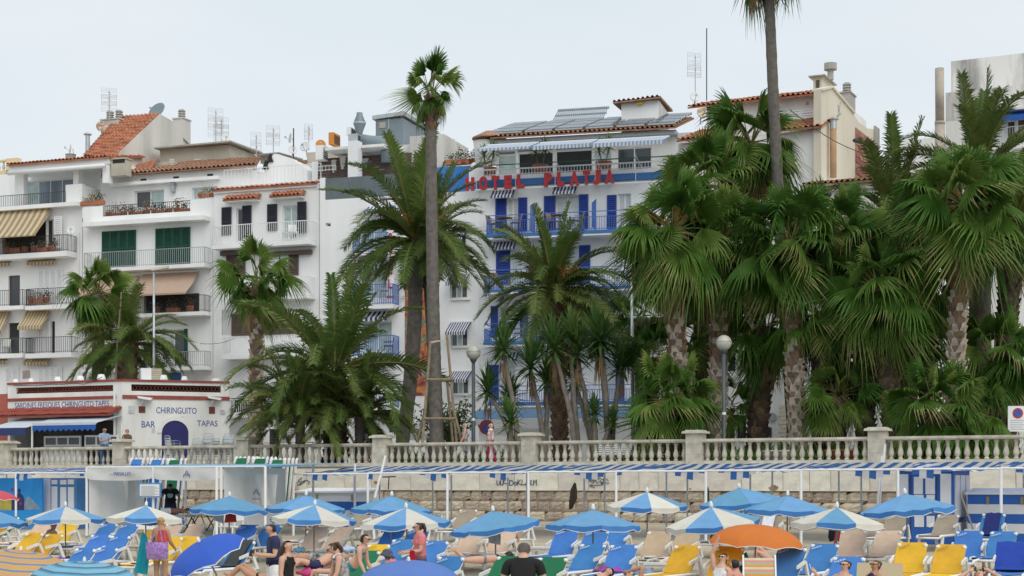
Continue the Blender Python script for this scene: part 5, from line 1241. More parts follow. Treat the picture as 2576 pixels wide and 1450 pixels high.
# market tents along the street
def tent(label,x0,x1,yt,ye,yv,Y,dep,s=None):
    a=at('d',x0,ye,Y);b=at('d',x1,ye,Y);zt=at('d',x0,yt,Y+dep/2).z-PZ;ze=a.z-PZ;zv=at('d',x0,yv,Y).z-PZ;w=b.x-a.x
    t=thing('market_tent',label,'tent',(a.x,a.y,PZ));m=MB();r1=w*.28
    m.quad((0,0,ze),(w,0,ze),(w-r1,dep/2,zt),(r1,dep/2,zt));m.quad((w,0,ze),(w,dep,ze),(w-r1,dep/2,zt),(w-r1,dep/2,zt));m.quad((0,dep,ze),(0,0,ze),(r1,dep/2,zt),(r1,dep/2,zt));m.quad((w,dep,ze),(0,dep,ze),(r1,dep/2,zt),(w-r1,dep/2,zt))
    m.build('canopy',WHITECANV,t);MB().box(0,w,-.012,.0,zv,ze).build('valance',WHITECANV,t)
    m=MB()
    for x in (.05,w-.05):
        for y in (.05,dep-.05):m.bar((x,y,0),(x,y,ze),.03)
    m.build('tent_poles',WHITEP,t)
    if s:obj('lettering',text_mesh(s,LETTERGREY,None,(ze-zv)*.45,.004,'lettering'),t,(w*.45,-.02,zv+.05))
    return t
tent('white pavilion tent left of the staked palm',1010,1165,1058,1093,1108,72,4.5);tent('long white pavilion tent behind the yuccas',1205,1455,1052,1078,1096,71,4.5,'R i')
bl=at('d',1180,1215,78);t=thing('blue_shop_awning','grey-blue shop canopy along the hotel ground floor','awning',(bl.x,bl.y,PZ),-math.radians(14));h0=at('d',1200,1056,78).z-PZ;h1=at('d',1200,1030,78).z-PZ
MB().hexa([(0,0,h0),(12,0,h0),(12,1.5,h1),(0,1.5,h1)],(0,.1,.05)).build('canopy',mat('grey_blue_canvas',(.12,.22,.36),.8,.12,2),t);MB().box(0,12,-.012,0,h0-.3,h0).build('valance',WHITECANV,t)
m=MB()
for x in (.1,4,8,11.9):m.bar((x,.05,0),(x,.05,h0),.04)
m.build('posts',WHITEP,t)
# white slatted bench behind the balusters, cafe things, pots
def bench(label,x,Y,w=2.2,col=WHITEP):
    b=at('d',x,1215,Y);t=thing('slatted_bench',label,'bench',(b.x,b.y,PZ),-WA)
    for i in range(6):MB().box(-w/2,w/2,.0+.03*i,.03+.03*i,.45+i*.075,.50+i*.075).build('slat',col,t)
    for i in range(4):MB().box(-w/2,w/2,-.48+i*.11,-.39+i*.11,.40,.43).build('slat',col,t)
    for s in (-1,1):MB().box(s*w/2-.05*(s>0),s*w/2+.05*(s<0),-.45,.06,0,.398).build('leg',DARKMETAL,t)
    return t
bench('white slatted bench right of the yuccas, seen through the balusters',1565,60.6,2.0);bench('white slatted bench next to it, in front of the leaning palm',1638,60.0,1.6);bench('white slatted bench with two sitting people, under the bushy date palm',880,66.2,2.6)
def potted(label,x,y,Y,mats,r=.25,h=.45,plant=True):
    b=at('d',x,y,Y);t=thing('flower_pot',label,'flower pot',(b.x,b.y,PZ));MB().lathe([(r*.7,0),(r,h),(r*1.08,h),(r*1.08,h+.06),(r*.9,h+.06),(r*.85,h-.05)],14).build('pot',mats,t,True)
    if plant:o=obj('plant',YR[0],t,(0,0,h));o.scale=(.55,)*3
potted('white flower pot behind the balusters near the right globe lamp',1935,1150,56.8,WHITEPL);potted('white flower pot beside its twin, left of the terracotta pots',1968,1150,56.6,WHITEPL,.26);potted('terracotta pot with a spiky plant between balusters',2095,1150,55.9,TERRAP,.3);potted('empty terracotta pot at the foot of the fan palm',2135,1150,55.7,TERRAP,.3,.45,False)
# stacks of metal cafe chairs before the arched door
def chair_mesh():
    m=MB();s=.24
    for x in (-s,s):
        m.tube([(x,-.22,0),(x,-.24,.62),(x,-.05,.66),(x,.22,.64)],.014,5);m.tube([(x,.26,0),(x,.2,.42),(x*.9,.30,.84)],.014,5)
    m.tube([(-s*.9,.30,.84),(-s*.5,.32,.87),(s*.5,.32,.87),(s*.9,.30,.84)],.016,5)
    for i in range(3):m.box(-s*.85,s*.85,.27,.285,.55+i*.09,.60+i*.09)
    for i in range(5):m.box(-s,s,-.2+i*.085,-.14+i*.085,.43,.445)
    return m.mesh('chair',mat('chair_aluminium',(.62,.64,.65),.3,.12,6,metal=.7))
CHM=chair_mesh()
def stack(x,Y,n,rz,desc):
    b=at('d',x,1215,Y)
    for i in range(n):
        o=obj('cafe_chair',CHM,None,(b.x+.02*i*math.cos(rz),b.y+.03*i,PZ+i*.13),(.05*i*0,0,rz+rnd.uniform(-.04,.04)))
        pos='lowest' if i==0 else 'topmost' if i==n-1 else ('second','third','fourth','fifth','sixth','seventh')[i-1]
        tag(o,'aluminium cafe chair, %s of the stack %s' % (pos,desc),'chair','stacked cafe chairs by the kiosk')
stack(437,73.6,6,2.4,'before the arched blue door');stack(492,73.4,5,.3,'just right of the arched door');stack(516,73.6,7,.2,'under the TAPAS lettering, tallest');stack(543,73.4,5,.5,'right of the tallest stack');stack(566,73.8,7,.1,'at the right end near the date palm')
# thin handrail by the chairs
a=wp(-13.4,-1.2,PZ);t=thing('handrail','thin metal handrail in front of the stacked chairs','railing',a,-WA);m=MB();m.bar((-2.5,0,1.02),(3.0,0,1.02),.022);[m.bar((x,0,0),(x,0,1.02),.02) for x in (-2.45,0,2.95)];m.build('rail',GALV,t)
# white lamp shades along the kiosk roof edge and an outdoor unit
def on_kiosk(F,k,x,y,d):return F.world(F.p(k,x,y,d))
i=0
for F,x,y,w,l in ((KF,172,150,70,'leftmost on the kiosk roof'),(KF,340,146,72,'second from left on the kiosk roof'),(KF,632,132,84,'third from left on the kiosk roof'),(KF,880,122,92,'fourth from left, left of the fan palm trunk'),(KF,1110,118,105,'in front of the fan palm trunk'),(KR,1795,118,94,'above the CHIRINGUITO lettering'),(KR,2022,124,80,'at the right of the kiosk roof')):
    q=F.p('K',x,y,-.35);q.z=zk+.102;w_=F.world(q);s=w/4.357*w_.y/FPX/2
    t=thing('roof_lamp','white conical roof lamp ' +l,'lamp',w_,0,'white lamps on the kiosk roof');MB().lathe([(s,0),(s*.92,s*.35),(s*.62,s*1.25),(.02,s*1.3)],14).build('shade',WHITEP,t,True)
q=KR.world(KR.p('K',1610,115,-1.2));t=thing('air_conditioner','white outdoor air conditioner with beige grille on the kiosk roof','air conditioner',(q.x,q.y,PZ+zk),math.radians(20));m=MB();m.box(-.27,.22,0,.45,0,.74);m.build('casing',WHITEP,t);MB().box(.225,.72,-.02,.45,0,.74).build('grille_frame',mat('beige_grille',(.42,.38,.30),.7,.3,9),t);m=MB()
for j in range(7):m.box(.27,.68,-.05,-.024,.06+j*.092,.085+j*.092)
m.build('grille_bars',CREAM,t)
q=KR.world(KR.p('K',2370,120,-.6));t=thing('roof_lamp','big round white globe on the right corner of the kiosk','lamp',(q.x,q.y,PZ+zk));m=MB();m.lathe([(.16,.0),(.24,.06),(.24,.18),(.16,.26),(.05,.28)],16);m.build('shade',WHITE2,t,True)
cab=MB().tube([KF.world(KF.p('K',x,y,.09)) for x,y in ((150,172),(380,175),(560,158),(680,160),(800,148),(920,158),(1030,120),(1120,78))],.018,5).build('cable',DARKMETAL);tag(cab,'black cable looped along the kiosk parapet','cable')

# ------------------------------------------------------------------ rooftop aerials, dishes and machinery
def aerial(label,k,x,yb,yt,Y,w=.45,n=3,kind=0):
    b,t=at(k,x,yb,Y),at(k,x,yt,Y);h=t.z-b.z;o=thing('tv_aerial',label,'aerial',b,.3,'aerials on the roofs');MB().bar((0,0,-.3),(0,0,h),.028,0,6).build('mast',GREYMETAL,o)
    for i in range(n):
        z=h*(1-i*.27)-.15;m=MB();m.bar((-w*.2,-.25,z),(.1,.25,z),.014)
        for s in (-1,1):
            for q in range(4):m.bar((-w,.15,z+s*(.08+q*.08)),(w,.15,z+s*(.08+q*.08)),.008)
            m.bar((s*w,.15,z-.32),(s*w,.15,z+.32),.008)
        m.build('dipoles',RUST if i==1 else GREYMETAL,o)
for a in (('tall television aerial on the left twin chimney','1',905,330,130,96),('television aerial above the beige roof shed','1',1788,580,295,96),('smaller aerial right of the beige roof shed','1',1835,600,370,97),('slim aerial rising from the white stair house','3',466,380,82,93,.3,2),('aerial with two wide arrays beside it','3',608,290,25,94,.4,2),
          ('aerial with small arrays behind the white dishes','3',902,170,10,95,.25,2),('aerial with red tipped arrays near the cream house','8',350,500,140,88,.4,2)):aerial(*a)
for l,k,x,yb,yt,Y,r in (('tall thin mast between hotel and cream house','8',438,490,-70,88,.03),('dark mast carrying the white roof dishes','3',775,360,28,92,.035),('thin mast at the blue terrace wall','5',654,955,845,90,.025)):
    b,t=at(k,x,yb,Y),at(k,x,yt,Y);o=MB().bar(b,t,r,0,6).build('mast',DARKMETAL,None);tag(o,l,'mast')
DW=mat('dish_white',(.72,.73,.72),.5,.12,3)
def dish(label,k,x,y,rpx,Y,m_=DW,az=0.0,el=.35,sc=(1,1)):
    c=at(k,x,y,Y);R=rpx/ZF[k][2]/FPX*Y;o=thing('satellite_dish',label,'satellite dish',c,az,'satellite dishes');m=MB();pr=[(R*i/5+.001,.16*R*(i/5) ** 2) for i in range(6)];m.lathe(pr+[(q[0],q[1]-.03) for q in pr[::-1]],18,0,(0,0,0),False)
    m.v=[tuple(Matrix.Rotation(PI/2-el,3,'X') @ Vector(v)) for v in m.v];m.build('reflector',m_,o,True)
    a=Vector((0,-R*1.1,R*.1));m=MB();m.bar((0,0,-R*.8),a,.016);m.box(a.x-.05,a.x+.05,a.y-.06,a.y+.04,a.z-.04,a.z+.06);m.bar((0,.12,0),(0,.2,-R*1.8),.03);m.build('feed_arm',GREYMETAL,o)
for a in (('large grey satellite dish behind the tiled attic ridge','1',1305,300,78,100,GREYSTEEL,-.5,.5),('rust-stained round dish on the left chimney','1',843,428,46,95,mat('rusty_dish',(.62,.54,.44),.7,.3,6,stain=(.30,.14,.06)),.25,.1),('small white dish seen nearly edge-on at the left roof','1',586,610,40,95,DW,-1.2,.1),('white dish on the wall beside the beige awning','1',588,1290,36,91.3,DW,.2,.2),
          ('white dish hanging right of the beige shed','3',210,112,36,96,DW,.4,.2),('left white dish of the roof pair','3',770,205,37,92,DW,.3,.2),('bigger white dish of the roof pair','3',872,180,44,94,DW,-.4,.3),('edge-on white dish on the dark mast','3',752,110,40,92.2,DW,-1.15,.1),('orange dish behind the white roof pillar','3',1000,165,42,93,ORANGE,.1,.2),
          ('white dish beside the red tipped aerial','8',348,462,40,86,DW,.1,.3),('white dish with rust stain at the cream house front','8',402,585,45,80.5,mat('stained_dish',(.72,.70,.64),.6,.3,4,stain=(.5,.32,.12)),.35,.2)):dish(*a)
def rbox(name,label,cat,k,x0,y0,x1,y1,d,dep,m_,extra=0):
    u0,u1,z0,z1=Dd.rect(k,x0,y0,x1,y1,d);q=Dd.world((u0,-d,z0));t=thing(name,label,cat,q,-Dd.a);w,h=u1-u0,z1-z0
    MB().box(0,w,0,dep,-extra,h).build('casing',m_,t);return t,w,h
t,w,h=rbox('plant_room','blue-grey steel plant room on the hotel wing roof','plant room','T',1462,345,1955,845,-4.5,5.5,GREYSTEEL,1);m=MB();m.hexa([(-.15,-.15,h),(w+.12,-.15,h+.12),(w+.12,5.7,h+.1),(-.15,5.7,h)],(0,0,.22));m.build('roof',GALV,t);MB().box(w*.13,w*.38,-.04,-.003,h*.68,h*.9).build('grille',CONC,t);m=MB();m.box(w*.48,w*.51,-.05,-.003,0,h);m.build('door_joint',GALV,t)
m=MB();m.lathe([(.32,0),(.32,.6),(.5,.62),(.5,1.15)],16,0,(w+.3,2.2,h+.25));m.build('roof_fan',GALV,t,True)
q=Dd.p('T',1170,690,-3.2);t=thing('exhaust_stack','bulging grey exhaust stack on the roof','exhaust',Dd.world(q));s=q.z;zt=Dd.p('T',1170,235,-3.2).z-s;f=zt/455
MB().lathe([(r*f,(690-y)*f) for r,y in ((52,690),(55,600),(112,440),(112,410),(57,280),(55,235))],16).build('stack',GREYSTEEL,t,True);MB().lathe([(r*f,(690-y)*f) for r,y in ((116,440),(116,412))],16).build('band',GALV,t)
P=[Dd.world(Dd.p('T',x,y,-2.6)) for x,y in ((1200,740),(1360,765),(1560,775),(1640,810),(1670,900),(1675,1140))];o=MB().tube(P,.36,12).build('ventilation_duct',GREYSTEEL,None,True);tag(o,'thick grey elbow duct running over the flat roof','duct')
t,w,h=rbox('roof_canopy','white flat canopy slab on a square pillar above the water tanks','canopy','T',540,830,1600,880,-1.6,4.5,WHITE2);u0,u1,z0,z1=Dd.rect('T',958,740,1138,1300,-1.2);MB().box(0,u1-u0,0,.6,z0-z1-.5,0).build('pillar',WHITEP,t,loc=t.matrix_basis.inverted() @ Dd.world((u0,1.2,z1)))
for x0,y0,x1,y1,l in ((620,1090,770,1240,'left, smallest'),(750,1015,960,1250,'left of the white pillar'),(1140,1060,1385,1330,'right of the white pillar')):
    u0,u1,z0,z1=Dd.rect('T',x0,y0,x1,y1,-2.6);r=(u1-u0)/2;q=Dd.world(((u0+u1)/2,2.6+r,z0));t=thing('water_tank','round pale water tank under the canopy, ' +l,'water tank',q,0,'water tanks on the roof');MB().lathe([(r*.92,-.6),(r*.96,z1-z0-.06),(r*1.02,z1-z0-.05),(r*1.02,z1-z0),(.1,z1-z0+.08)],18).build('tank',mat('pale_tank',(.52,.50,.47),.6,.12,2),t,True)
for a,l,m_ in (((608,590,700,805,-2.2,.9,ORANGE),'orange fronted air conditioner on the canopy roof',0),((965,615,1130,745,-1.5,.5,GALV),'caged grey air conditioner above the white pillar',0),((932,495,1010,640,-3,.8,WHITEP),'white air conditioner behind the exhaust stack',0),((372,820,505,1080,-2.0,.7,WHITEP),'white square duct pillar by the orange dish',0)):
    t,w,h=rbox('roof_unit',l,'roof unit','T',*a);m=MB()
    for i in range(6):m.box(w+.003,w+.02,.08,a[5]-.08,h*(.1+.13*i),h*(.17+.13*i))
    m.build('grille',DARKMETAL,t)
rbox('roof_hut','beige rendered roof hut with white eave behind the canopy','roof hut','T',215,930,960,1260,-5,3,BEIGEWALL,1);t,w,h=rbox('roof_block','white masonry block with stained wall right of the plant room','roof block','T',2080,640,2700,1100,-3.5,4,STAINED,2)
t,w,h=rbox('roof_block','long low white roof wall with pipe railing behind the date palm','roof block','T',1730,820,2080,1100,-4.0,2,WHITE2,1)
# ------------------------------------------------------------------ flower pots and chairs on terraces and balconies
def tuft(seed,mats,n=90,h=.5,fl=0):
    r=random.Random(seed);m=MB()
    for i in range(n):
        c=Vector((r.gauss(0,.13),r.gauss(0,.1),abs(r.gauss(.15,.16))*h*2));d=Vector((r.uniform(-1,1),r.uniform(-1,1),r.uniform(-.2,1))).normalized()*.1;s=d.orthogonal().normalized()*.035;m.add([c,c+d*.5+s,c+d,c+d*.5-s],[(0,1,2,3)],1 if fl and r.random()<.2 else 0)
    return m.mesh('plant',mats)
TUFT=[tuft(1,[PLANT]),tuft(2,[PLANT,FLOWER],fl=1),tuft(3,[PLANTDRY]),tuft(4,[PLANT,WHITEP],70,.35,1)];POTM=MB().lathe([(.13,0),(.19,.24),(.2,.25),(.2,.3),(.16,.3)],12).mesh('pot',TERRAP,True);BOXM=MB().box(-.32,.32,-.12,.12,0,.24).mesh('planter',TERRAP)
ORD=('first','second','third','fourth','fifth','sixth','seventh','eighth','ninth','tenth','eleventh','twelfth')
def pots(F,k,x0,y0,x1,y1,n,d,where,box=False,sc=1.0,tz=None):
    for i in range(n):
        f=(i+.5)/n;p=F.p(k,x0+(x1-x0)*f,y0+(y1-y0)*f,d);p.z=tz if tz is not None else p.z;t=thing('flower_pot','%s planted terracotta pot from the left %s' % (ORD[i],where),'flower pot',F.world(p),-F.a,'pots ' +where);t.scale=(sc,)*3
        obj('planter' if box or i % 3==1 else 'pot',BOXM if box or i % 3==1 else POTM,t);o=obj('plant',TUFT[(i*3+n) % 4],t,(0,0,.26));o['kind']='stuff';o.rotation_euler=(0,0,i*1.7);o.scale=(1,1,.7+.35*((i*7) % 4)/2)
pots(B,'1',870,1150,1560,1110,11,-.42,'on the railed terrace above the green shutters',tz=zP);pots(B,'1',690,1085,850,1075,3,-.15,'on the low corner parapet',True);pots(B,'1',1635,1020,1780,1010,3,-.15,'on the right parapet',sc=.8)
pots(C,'3',220,500,940,460,10,-.75,'along the third block roof railing',sc=1.15,tz=zt);pots(A,'2',20,232,470,225,6,.55,'on the balcony under the big beige awning',sc=1.1);pots(A,'2',225,655,420,640,3,.45,'on the shuttered middle balcony of the left block');pots(B,'2',1230,735,1640,725,3,.5,'under the salmon awning',sc=1.2);pots(HT,'5',610,1062,930,1040,5,-3.65,'on the blue terrace wall',True,1.15)
for x,y,l in ((700,740,'big terracotta pot with spiky plants behind the letter P'),(1190,720,'big terracotta pot behind the last letter A'),(300,760,'big terracotta pot behind the letters HO')):
    p=HT.p('7',x,y,-.5);p.z=zH;q=HT.world(p);t=thing('flower_pot',l,'flower pot',q,0,'big pots on the hotel terrace');MB().lathe([(.28,0),(.42,.7),(.44,.78),(.35,.78)],14).build('pot',TERRAP,t,True)
    for j in range(2):o=obj('plant',YR[j],t,(-.25+.5*j,0,1.35+.2*j));o.scale=(.75,)*3;MB().bar((-.1+.2*j,0,.7),(-.25+.5*j,0,1.4+.2*j),.04).build('stem',YUCBARK,t)
def bchair(F,k,x,y,d,rz,label,m_):
    p=F.p(k,x,y,d);t=thing('balcony_chair',label,'chair',F.world(p),-F.a+rz,'balcony chairs');MB().box(-.25,.25,-.24,.22,.40,.44).build('seat',m_,t);m=MB();m.hexa([(-.22,.2,.46),(.22,.2,.46),(.22,.3,.88),(-.22,.3,.88)],(0,.03,0));m.build('backrest',m_,t)
    for a in (-1,1):
        for b in (-1,1):MB().bar((a*.22,b*.2,.4),(a*.25,b*.24,0),.02).build('leg',m_,t)
        MB().bar((a*.26,-.22,.62),(a*.26,.24,.66),.02).build('armrest',m_,t)
TEAK=mat('teak',(.34,.24,.15),.7,.25,5)
for a in ((C,'3',770,955,.45,.6,'white plastic chair on the third block balcony by the right shutter',WHITEPL),(C,'3',725,960,.4,-.9,'white plastic chair left of its twin on the third block balcony',WHITEPL),(A,'2',50,1068,.4,.5,'white slatted chair on the left block second balcony',WHITEPL),(B,'2',1500,1176,.4,-.4,'brown wooden chair on the lowest balcony of the green shuttered block',BROWNSH),
          (Dd,'3',1290,1445,.45,1.2,'dark wood chair left on the wing balcony by the letter L',TEAK),(Dd,'3',1530,1440,.45,-1.2,'dark wood chair right on the wing balcony by the letter L',TEAK),(Dd,'4',1560,655,.45,-1.2,'dark chair on the wing balcony below the letter L',DARKSH),
          (HT,'7',330,1215,.6,1.3,'teak chair at the left end of the top hotel balcony',TEAK),(HT,'7',510,1205,.6,-1.2,'teak chair beside the left open door of the top hotel balcony',TEAK),(HT,'7',795,1195,.6,1.2,'teak chair left of the table on the top hotel balcony',TEAK),(HT,'7',990,1190,.6,-1.2,'teak chair with white towel on the top hotel balcony',TEAK),(HT,'6',850,525,.6,1.2,'teak chair on the second hotel balcony',TEAK),(HT,'6',980,880,.6,-1.2,'teak chair on the third hotel balcony',TEAK)):bchair(*a)
for k,x,y,l in (('7',420,1212,'left'),('7',850,1192,'right')):
    p=HT.world(HT.p(k,x,y,.6));t=thing('balcony_table','small round table on the top hotel balcony, ' +l+' one','table',p);MB().lathe([(.25,0),(.04,.03),(.04,.68),(.42,.69),(.42,.72)],16).build('table_top',TEAK,t)
for l,a,b,Y in (('thin cable from the tall palm down to the right block',('8',1080,560),('8',1760,930),66),('thin cable sloping from the white blocks to the palms',('4',0,570),('4',400,455),84)):
    p,q=at(*a,Y),at(*b,Y+6);o=MB().tube([p.lerp(q,i/8)-Vector((0,0,.3*math.sin(PI*i/8))) for i in range(9)],.018,4).build('overhead_cable',DARKMETAL,None);tag(o,l,'cable')
for x,y in ((1592,798),(1612,802)):p=at('8',x,y,81);o=MB();o.ball(p,.12,8,6,0,(1.5,1,1));o.ball(p+Vector((.14,0,.12)),.06,6,5);o=o.build('pigeon',DARKMETAL,None,True);tag(o,'dark pigeon on the brick wall top, ' +('left' if x<1600 else 'right'),'pigeon')

# ------------------------------------------------------------------ sun loungers
def fab(name,c):return mat(name,c,.75,.12,5,.15,60,rand=.10,trans=.12)
LC={'blue':fab('blue_sling',(.06,.22,.58)),'yellow':fab('yellow_sling',(.78,.47,.03)),'beige':fab('peach_sling',(.76,.57,.42)),'tan':fab('tan_sling',(.55,.41,.28)),'grey':fab('taupe_sling',(.36,.30,.23)),'green':fab('green_sling',(.012,.17,.075))}
LW=mat('lounger_white_plastic',(.76,.76,.73),.4,.1,5)
PRW=mat('white_print',(.62,.66,.70),.7,.1,9);PRD=mat('dark_print',(.22,.17,.08),.7,.1,9)
MARIA={m.name:text_mesh('MARIA',m,.22,.05,.002,'printed_name') for m in (PRW,PRD)}
def lounger_parts(flat,ang):
    w=.31;a=math.radians(ang);Lb=.76;c,s=math.cos(a),math.sin(a);z0=.36
    fr=MB()
    for x in (-w,w):fr.tube([(x,-1.28,z0-.05),(x,-1.2,z0),(x,0,z0),(x,.62,z0-.03)],[.03,.035,.035,.03],6)
    fr.tube([(-w,-1.28,z0-.05),(w,-1.28,z0-.05)],.03,6)
    m1=MB();P=[]
    for i in range(7):
        y=-1.24+1.22*i/6;P.append([(x,y,z0+.02-.045*math.cos(x/.27*1.4)*math.sin(PI*min(1,i/6*.9+.1))) for x in (-.29,-.14,0,.14,.29)])
    m1.grid(P);m1.grid([[(q[0],q[1],q[2]-.012) for q in r[::-1]] for r in P])
    m2=MB();P=[]
    for i in range(7):
        t=i/6*(Lb+.055);P.append([(x*(1 if i<6 else .90),t*c+.045*s*math.cos(x/.27*1.4)*math.sin(PI*i/7+.2),z0+.03+t*s-.045*c*math.cos(x/.27*1.4)*math.sin(PI*i/7+.2)) for x in (-.302,-.15,0,.15,.302)])
    m2.grid(P);m2.grid([[(q[0],q[1]+.012*s,q[2]-.012*c) for q in r[::-1]] for r in P])
    bf=MB()
    for x in (-.27,.27):bf.tube([(x,.03,z0-.01),(x,Lb*.86*c+.03,z0-.01+Lb*.86*s),(x*.90,(Lb+.02)*c,z0+.02+(Lb+.02)*s)],[.024,.024,.03],6)
    bf.tube([(-.25,(Lb-.05)*c+.03,z0-.01+(Lb-.05)*s),(.25,(Lb-.05)*c+.03,z0-.01+(Lb-.05)*s)],.02,6)
    for x in (-.27,.27):bf.ball((x,Lb*.97*c,z0+.02+Lb*.97*s),.045,7,5)
    sups=[];yb=Lb*.62*c;zb=z0+Lb*.62*s
    for x in (-.335,.335):sup=MB();sups.append(sup);sup.hexa([(x-.02,yb-.02,zb+.02),(x-.02,yb+.07,zb),(x-.02,.60,z0-.04),(x-.02,.50,z0-.04)],(.04,0,0));sup.hexa([(x-.02,-.06,z0+.26),(x-.02,yb,zb+.02),(x-.02,yb,zb-.05),(x-.02,-.06,z0+.20)],(.04,0,0))
    return fr,m1,m2,bf,sups
def leg(x,y,dy):
    m=MB();m.hexa([(x-.03,y-.045,.34),(x+.03,y-.045,.34),(x+.03,y+.045,.34),(x-.03,y+.045,.34)],(0,dy,-.34));return m
LPROTO={}
def lounger(color,label,loc,rz,ang=52,lie=False):
    key=(ang,)
    if key not in LPROTO:
        fr,m1,m2,bf,sup=lounger_parts(False,ang)
        LPROTO[key]=dict(frame=fr.mesh('frame',LW,True),seat={},back={},bf=bf.mesh('back_frame',LW,True),sup=[q.mesh('armrest',LW) for q in sup],m1=m1,m2=m2,
                           legs=[leg(x,y,dy).mesh('leg',LW) for x in (-.31,.31) for y,dy in ((-1.0,-.08),(.45,.10))])
    p=LPROTO[key]
    if color not in p['seat']:p['seat'][color]=p['m1'].mesh('seat_sling',LC[color],True);p['back'][color]=p['m2'].mesh('back_sling',LC[color],True)
    t=thing('sun_lounger',label,'sun lounger',loc,rz,'sun loungers on the beach')
    obj('frame',p['frame'],t);obj('seat_sling',p['seat'][color],t);b=obj('back_sling',p['back'][color],t);obj('back_frame',p['bf'],t);[obj('armrest',q,t) for q in p['sup']]
    for l in p['legs']:obj('leg',l,t)
    if color in ('blue','yellow','grey') and ang>30:
        a=math.radians(ang);o=obj('printed_name',MARIA['white_print' if color != 'yellow' else 'dark_print'],b);o.location=(-.235,.60*math.cos(a)-.03,.36+.03+.60*math.sin(a)+.012);o.rotation_euler=(a-PI/2 ,.0,0);o.rotation_euler=(Matrix.Rotation(a-PI/2,4,'X') @ Matrix.Rotation(-.5,4,'Y')).to_euler()
    return t
LT=[('B1',35,888,'yellow','at the left edge below the blue umbrella rim'),('B1',470,892,'beige','holding the bearded sunbather'),('B1',660,884,'beige','right of the bearded sunbather'),('B1',755,878,'yellow','showing just behind the blue and white umbrella pole'),
 ('B1',370,1003,'yellow','left of the pair in front of the bearded man'),('B1',580,1018,'yellow','right of the pair, next to the umbrella pole'),('B1',1150,905,'blue','back row, left of the steel tub table'),('B1',1360,910,'blue','back row, left of the woman with the purple bag'),
 ('B1',1065,1022,'blue','middle row, left one of its pair'),('B1',1270,1033,'blue','middle row, beside the turquoise towel'),('B1',905,1165,'blue','front row, behind the black bag'),('B1',1140,1160,'blue','front row, above the light blue striped umbrella'),('B1',130,835,'green','far left behind the white tent post'),
 ('B2',135,908,'beige','right behind the woman in yellow shorts'),('B2',372,914,'beige','in front of the white massage stool'),('B2',110,1045,'yellow','half hidden by the coral towel'),('B2',290,1043,'yellow','behind the round blue parasol'),
 ('B2',905,922,'blue','in front of the red towel'),('B2',1160,922,'blue','behind the man in the navy shirt'),('B2',870,1085,'blue','with a dark towel over its top, right of the round blue parasol'),
 ('B2',1650,942,'beige','right of the woman in the black top'),('B3',215,945,'beige','left of the teal bikini woman'),
 ('B3',745,948,'blue','behind the thin umbrella pole, left of the woman in pink'),('B3',985,968,'blue','mostly hidden by the woman in pink'),('B3',830,1073,'blue','in front row behind the woman in pink'),('B3',1170,1090,'blue','touching the right arm of the woman in pink'),('B3',570,1126,'yellow','between the teal bikini woman and the denim hat'),
 ('B3',450,1190,'green','nearest one, left of the centre blue parasol'),('B3',1560,968,'beige','behind the short grey pole stump'),('B4',205,975,'beige','behind the hanging grey towel'),('B3',1325,1252,'blue','right of the centre blue parasol'),
 ('B4',840,970,'blue','back left of the four under the plain blue umbrella'),('B4',1150,978,'blue','back right of the four under the plain blue umbrella'),('B4',1110,1120,'blue','front left of the four under the plain blue umbrella'),('B4',1430,1130,'blue','front right of the four under the plain blue umbrella'),
 ('B4',250,1250,'green','hidden behind the man in the black shirt'),('B4',690,1262,'green','right of the man in the black shirt with a white towel'),('B5',105,988,'tan','left one of the tan pair'),('B5',415,986,'tan','right one of the tan pair'),
 ('B5',400,1135,'yellow','left of the blonde woman'),('B5',845,1150,'yellow','under the orange umbrella rim'),('B5',1490,1155,'blue','right of the orange umbrella pole'),('B6',135,1120,'blue','between the orange umbrella and the peach pair'),('B6',385,1255,'blue','carrying the dark-haired woman with sunglasses'),
 ('B6',435,980,'beige','left one of the peach pair at the right'),('B6',800,982,'beige','right one of the peach pair at the right'),('B6',1045,1108,'yellow','with an umbrella pole in front of it'),('B6',1450,1128,'yellow','right one of the yellow pair at the right'),('B6',1640,985,'blue','left one of the blue pair by the right edge'),('B6',2000,990,'blue','right one of the blue pair by the right edge'),('B6',2100,1105,'blue','covered by a royal blue towel'),
 ('B6',890,815,'grey','in front of the striped hut door'),('B6',1420,812,'grey','right of the striped hut door'),('B6',1895,800,'blue','against the striped box, draped with a navy towel'),('B5',1285,800,'grey','with a white towel, behind the plain blue umbrella'),('B5',870,872,'grey','behind the hanging green cloth'),('B4',390,852,'grey','behind the white canopy post'),('B4',1385,925,'blue','far back beneath the plain blue umbrella rim'),
 ('B3',1500,758,'grey','against the stone wall in the middle'),('B3',430,765,'grey','beside the left striped box'),('B3',800,905,'grey','far back behind the blue and white umbrella'),('B2',1750,880,'grey','far back carrying a person with raised knees')]
rl=random.Random(17);LPOS=[]
LABELN={'blue':'blue','yellow':'golden yellow','beige':'peach coloured','tan':'tan','grey':'taupe','green':'green'}
for k,x,y,c,hint in LT:
    ang=rl.choice([40,43,46])
    a=math.radians(ang);hb_=.36+.79*math.sin(a);p=over_sand(k,x,y,hb_);rz=-WA+rl.uniform(-.10,.08)
    p=p-Vector((-math.sin(rz),math.cos(rz),0))*.79*math.cos(a)
    loc=Vector((p.x,p.y,sand_z(p.x,p.y)));lounger(c,LABELN[c]+' sun lounger ' +hint,loc,rz,ang);LPOS.append((loc,rz,ang))
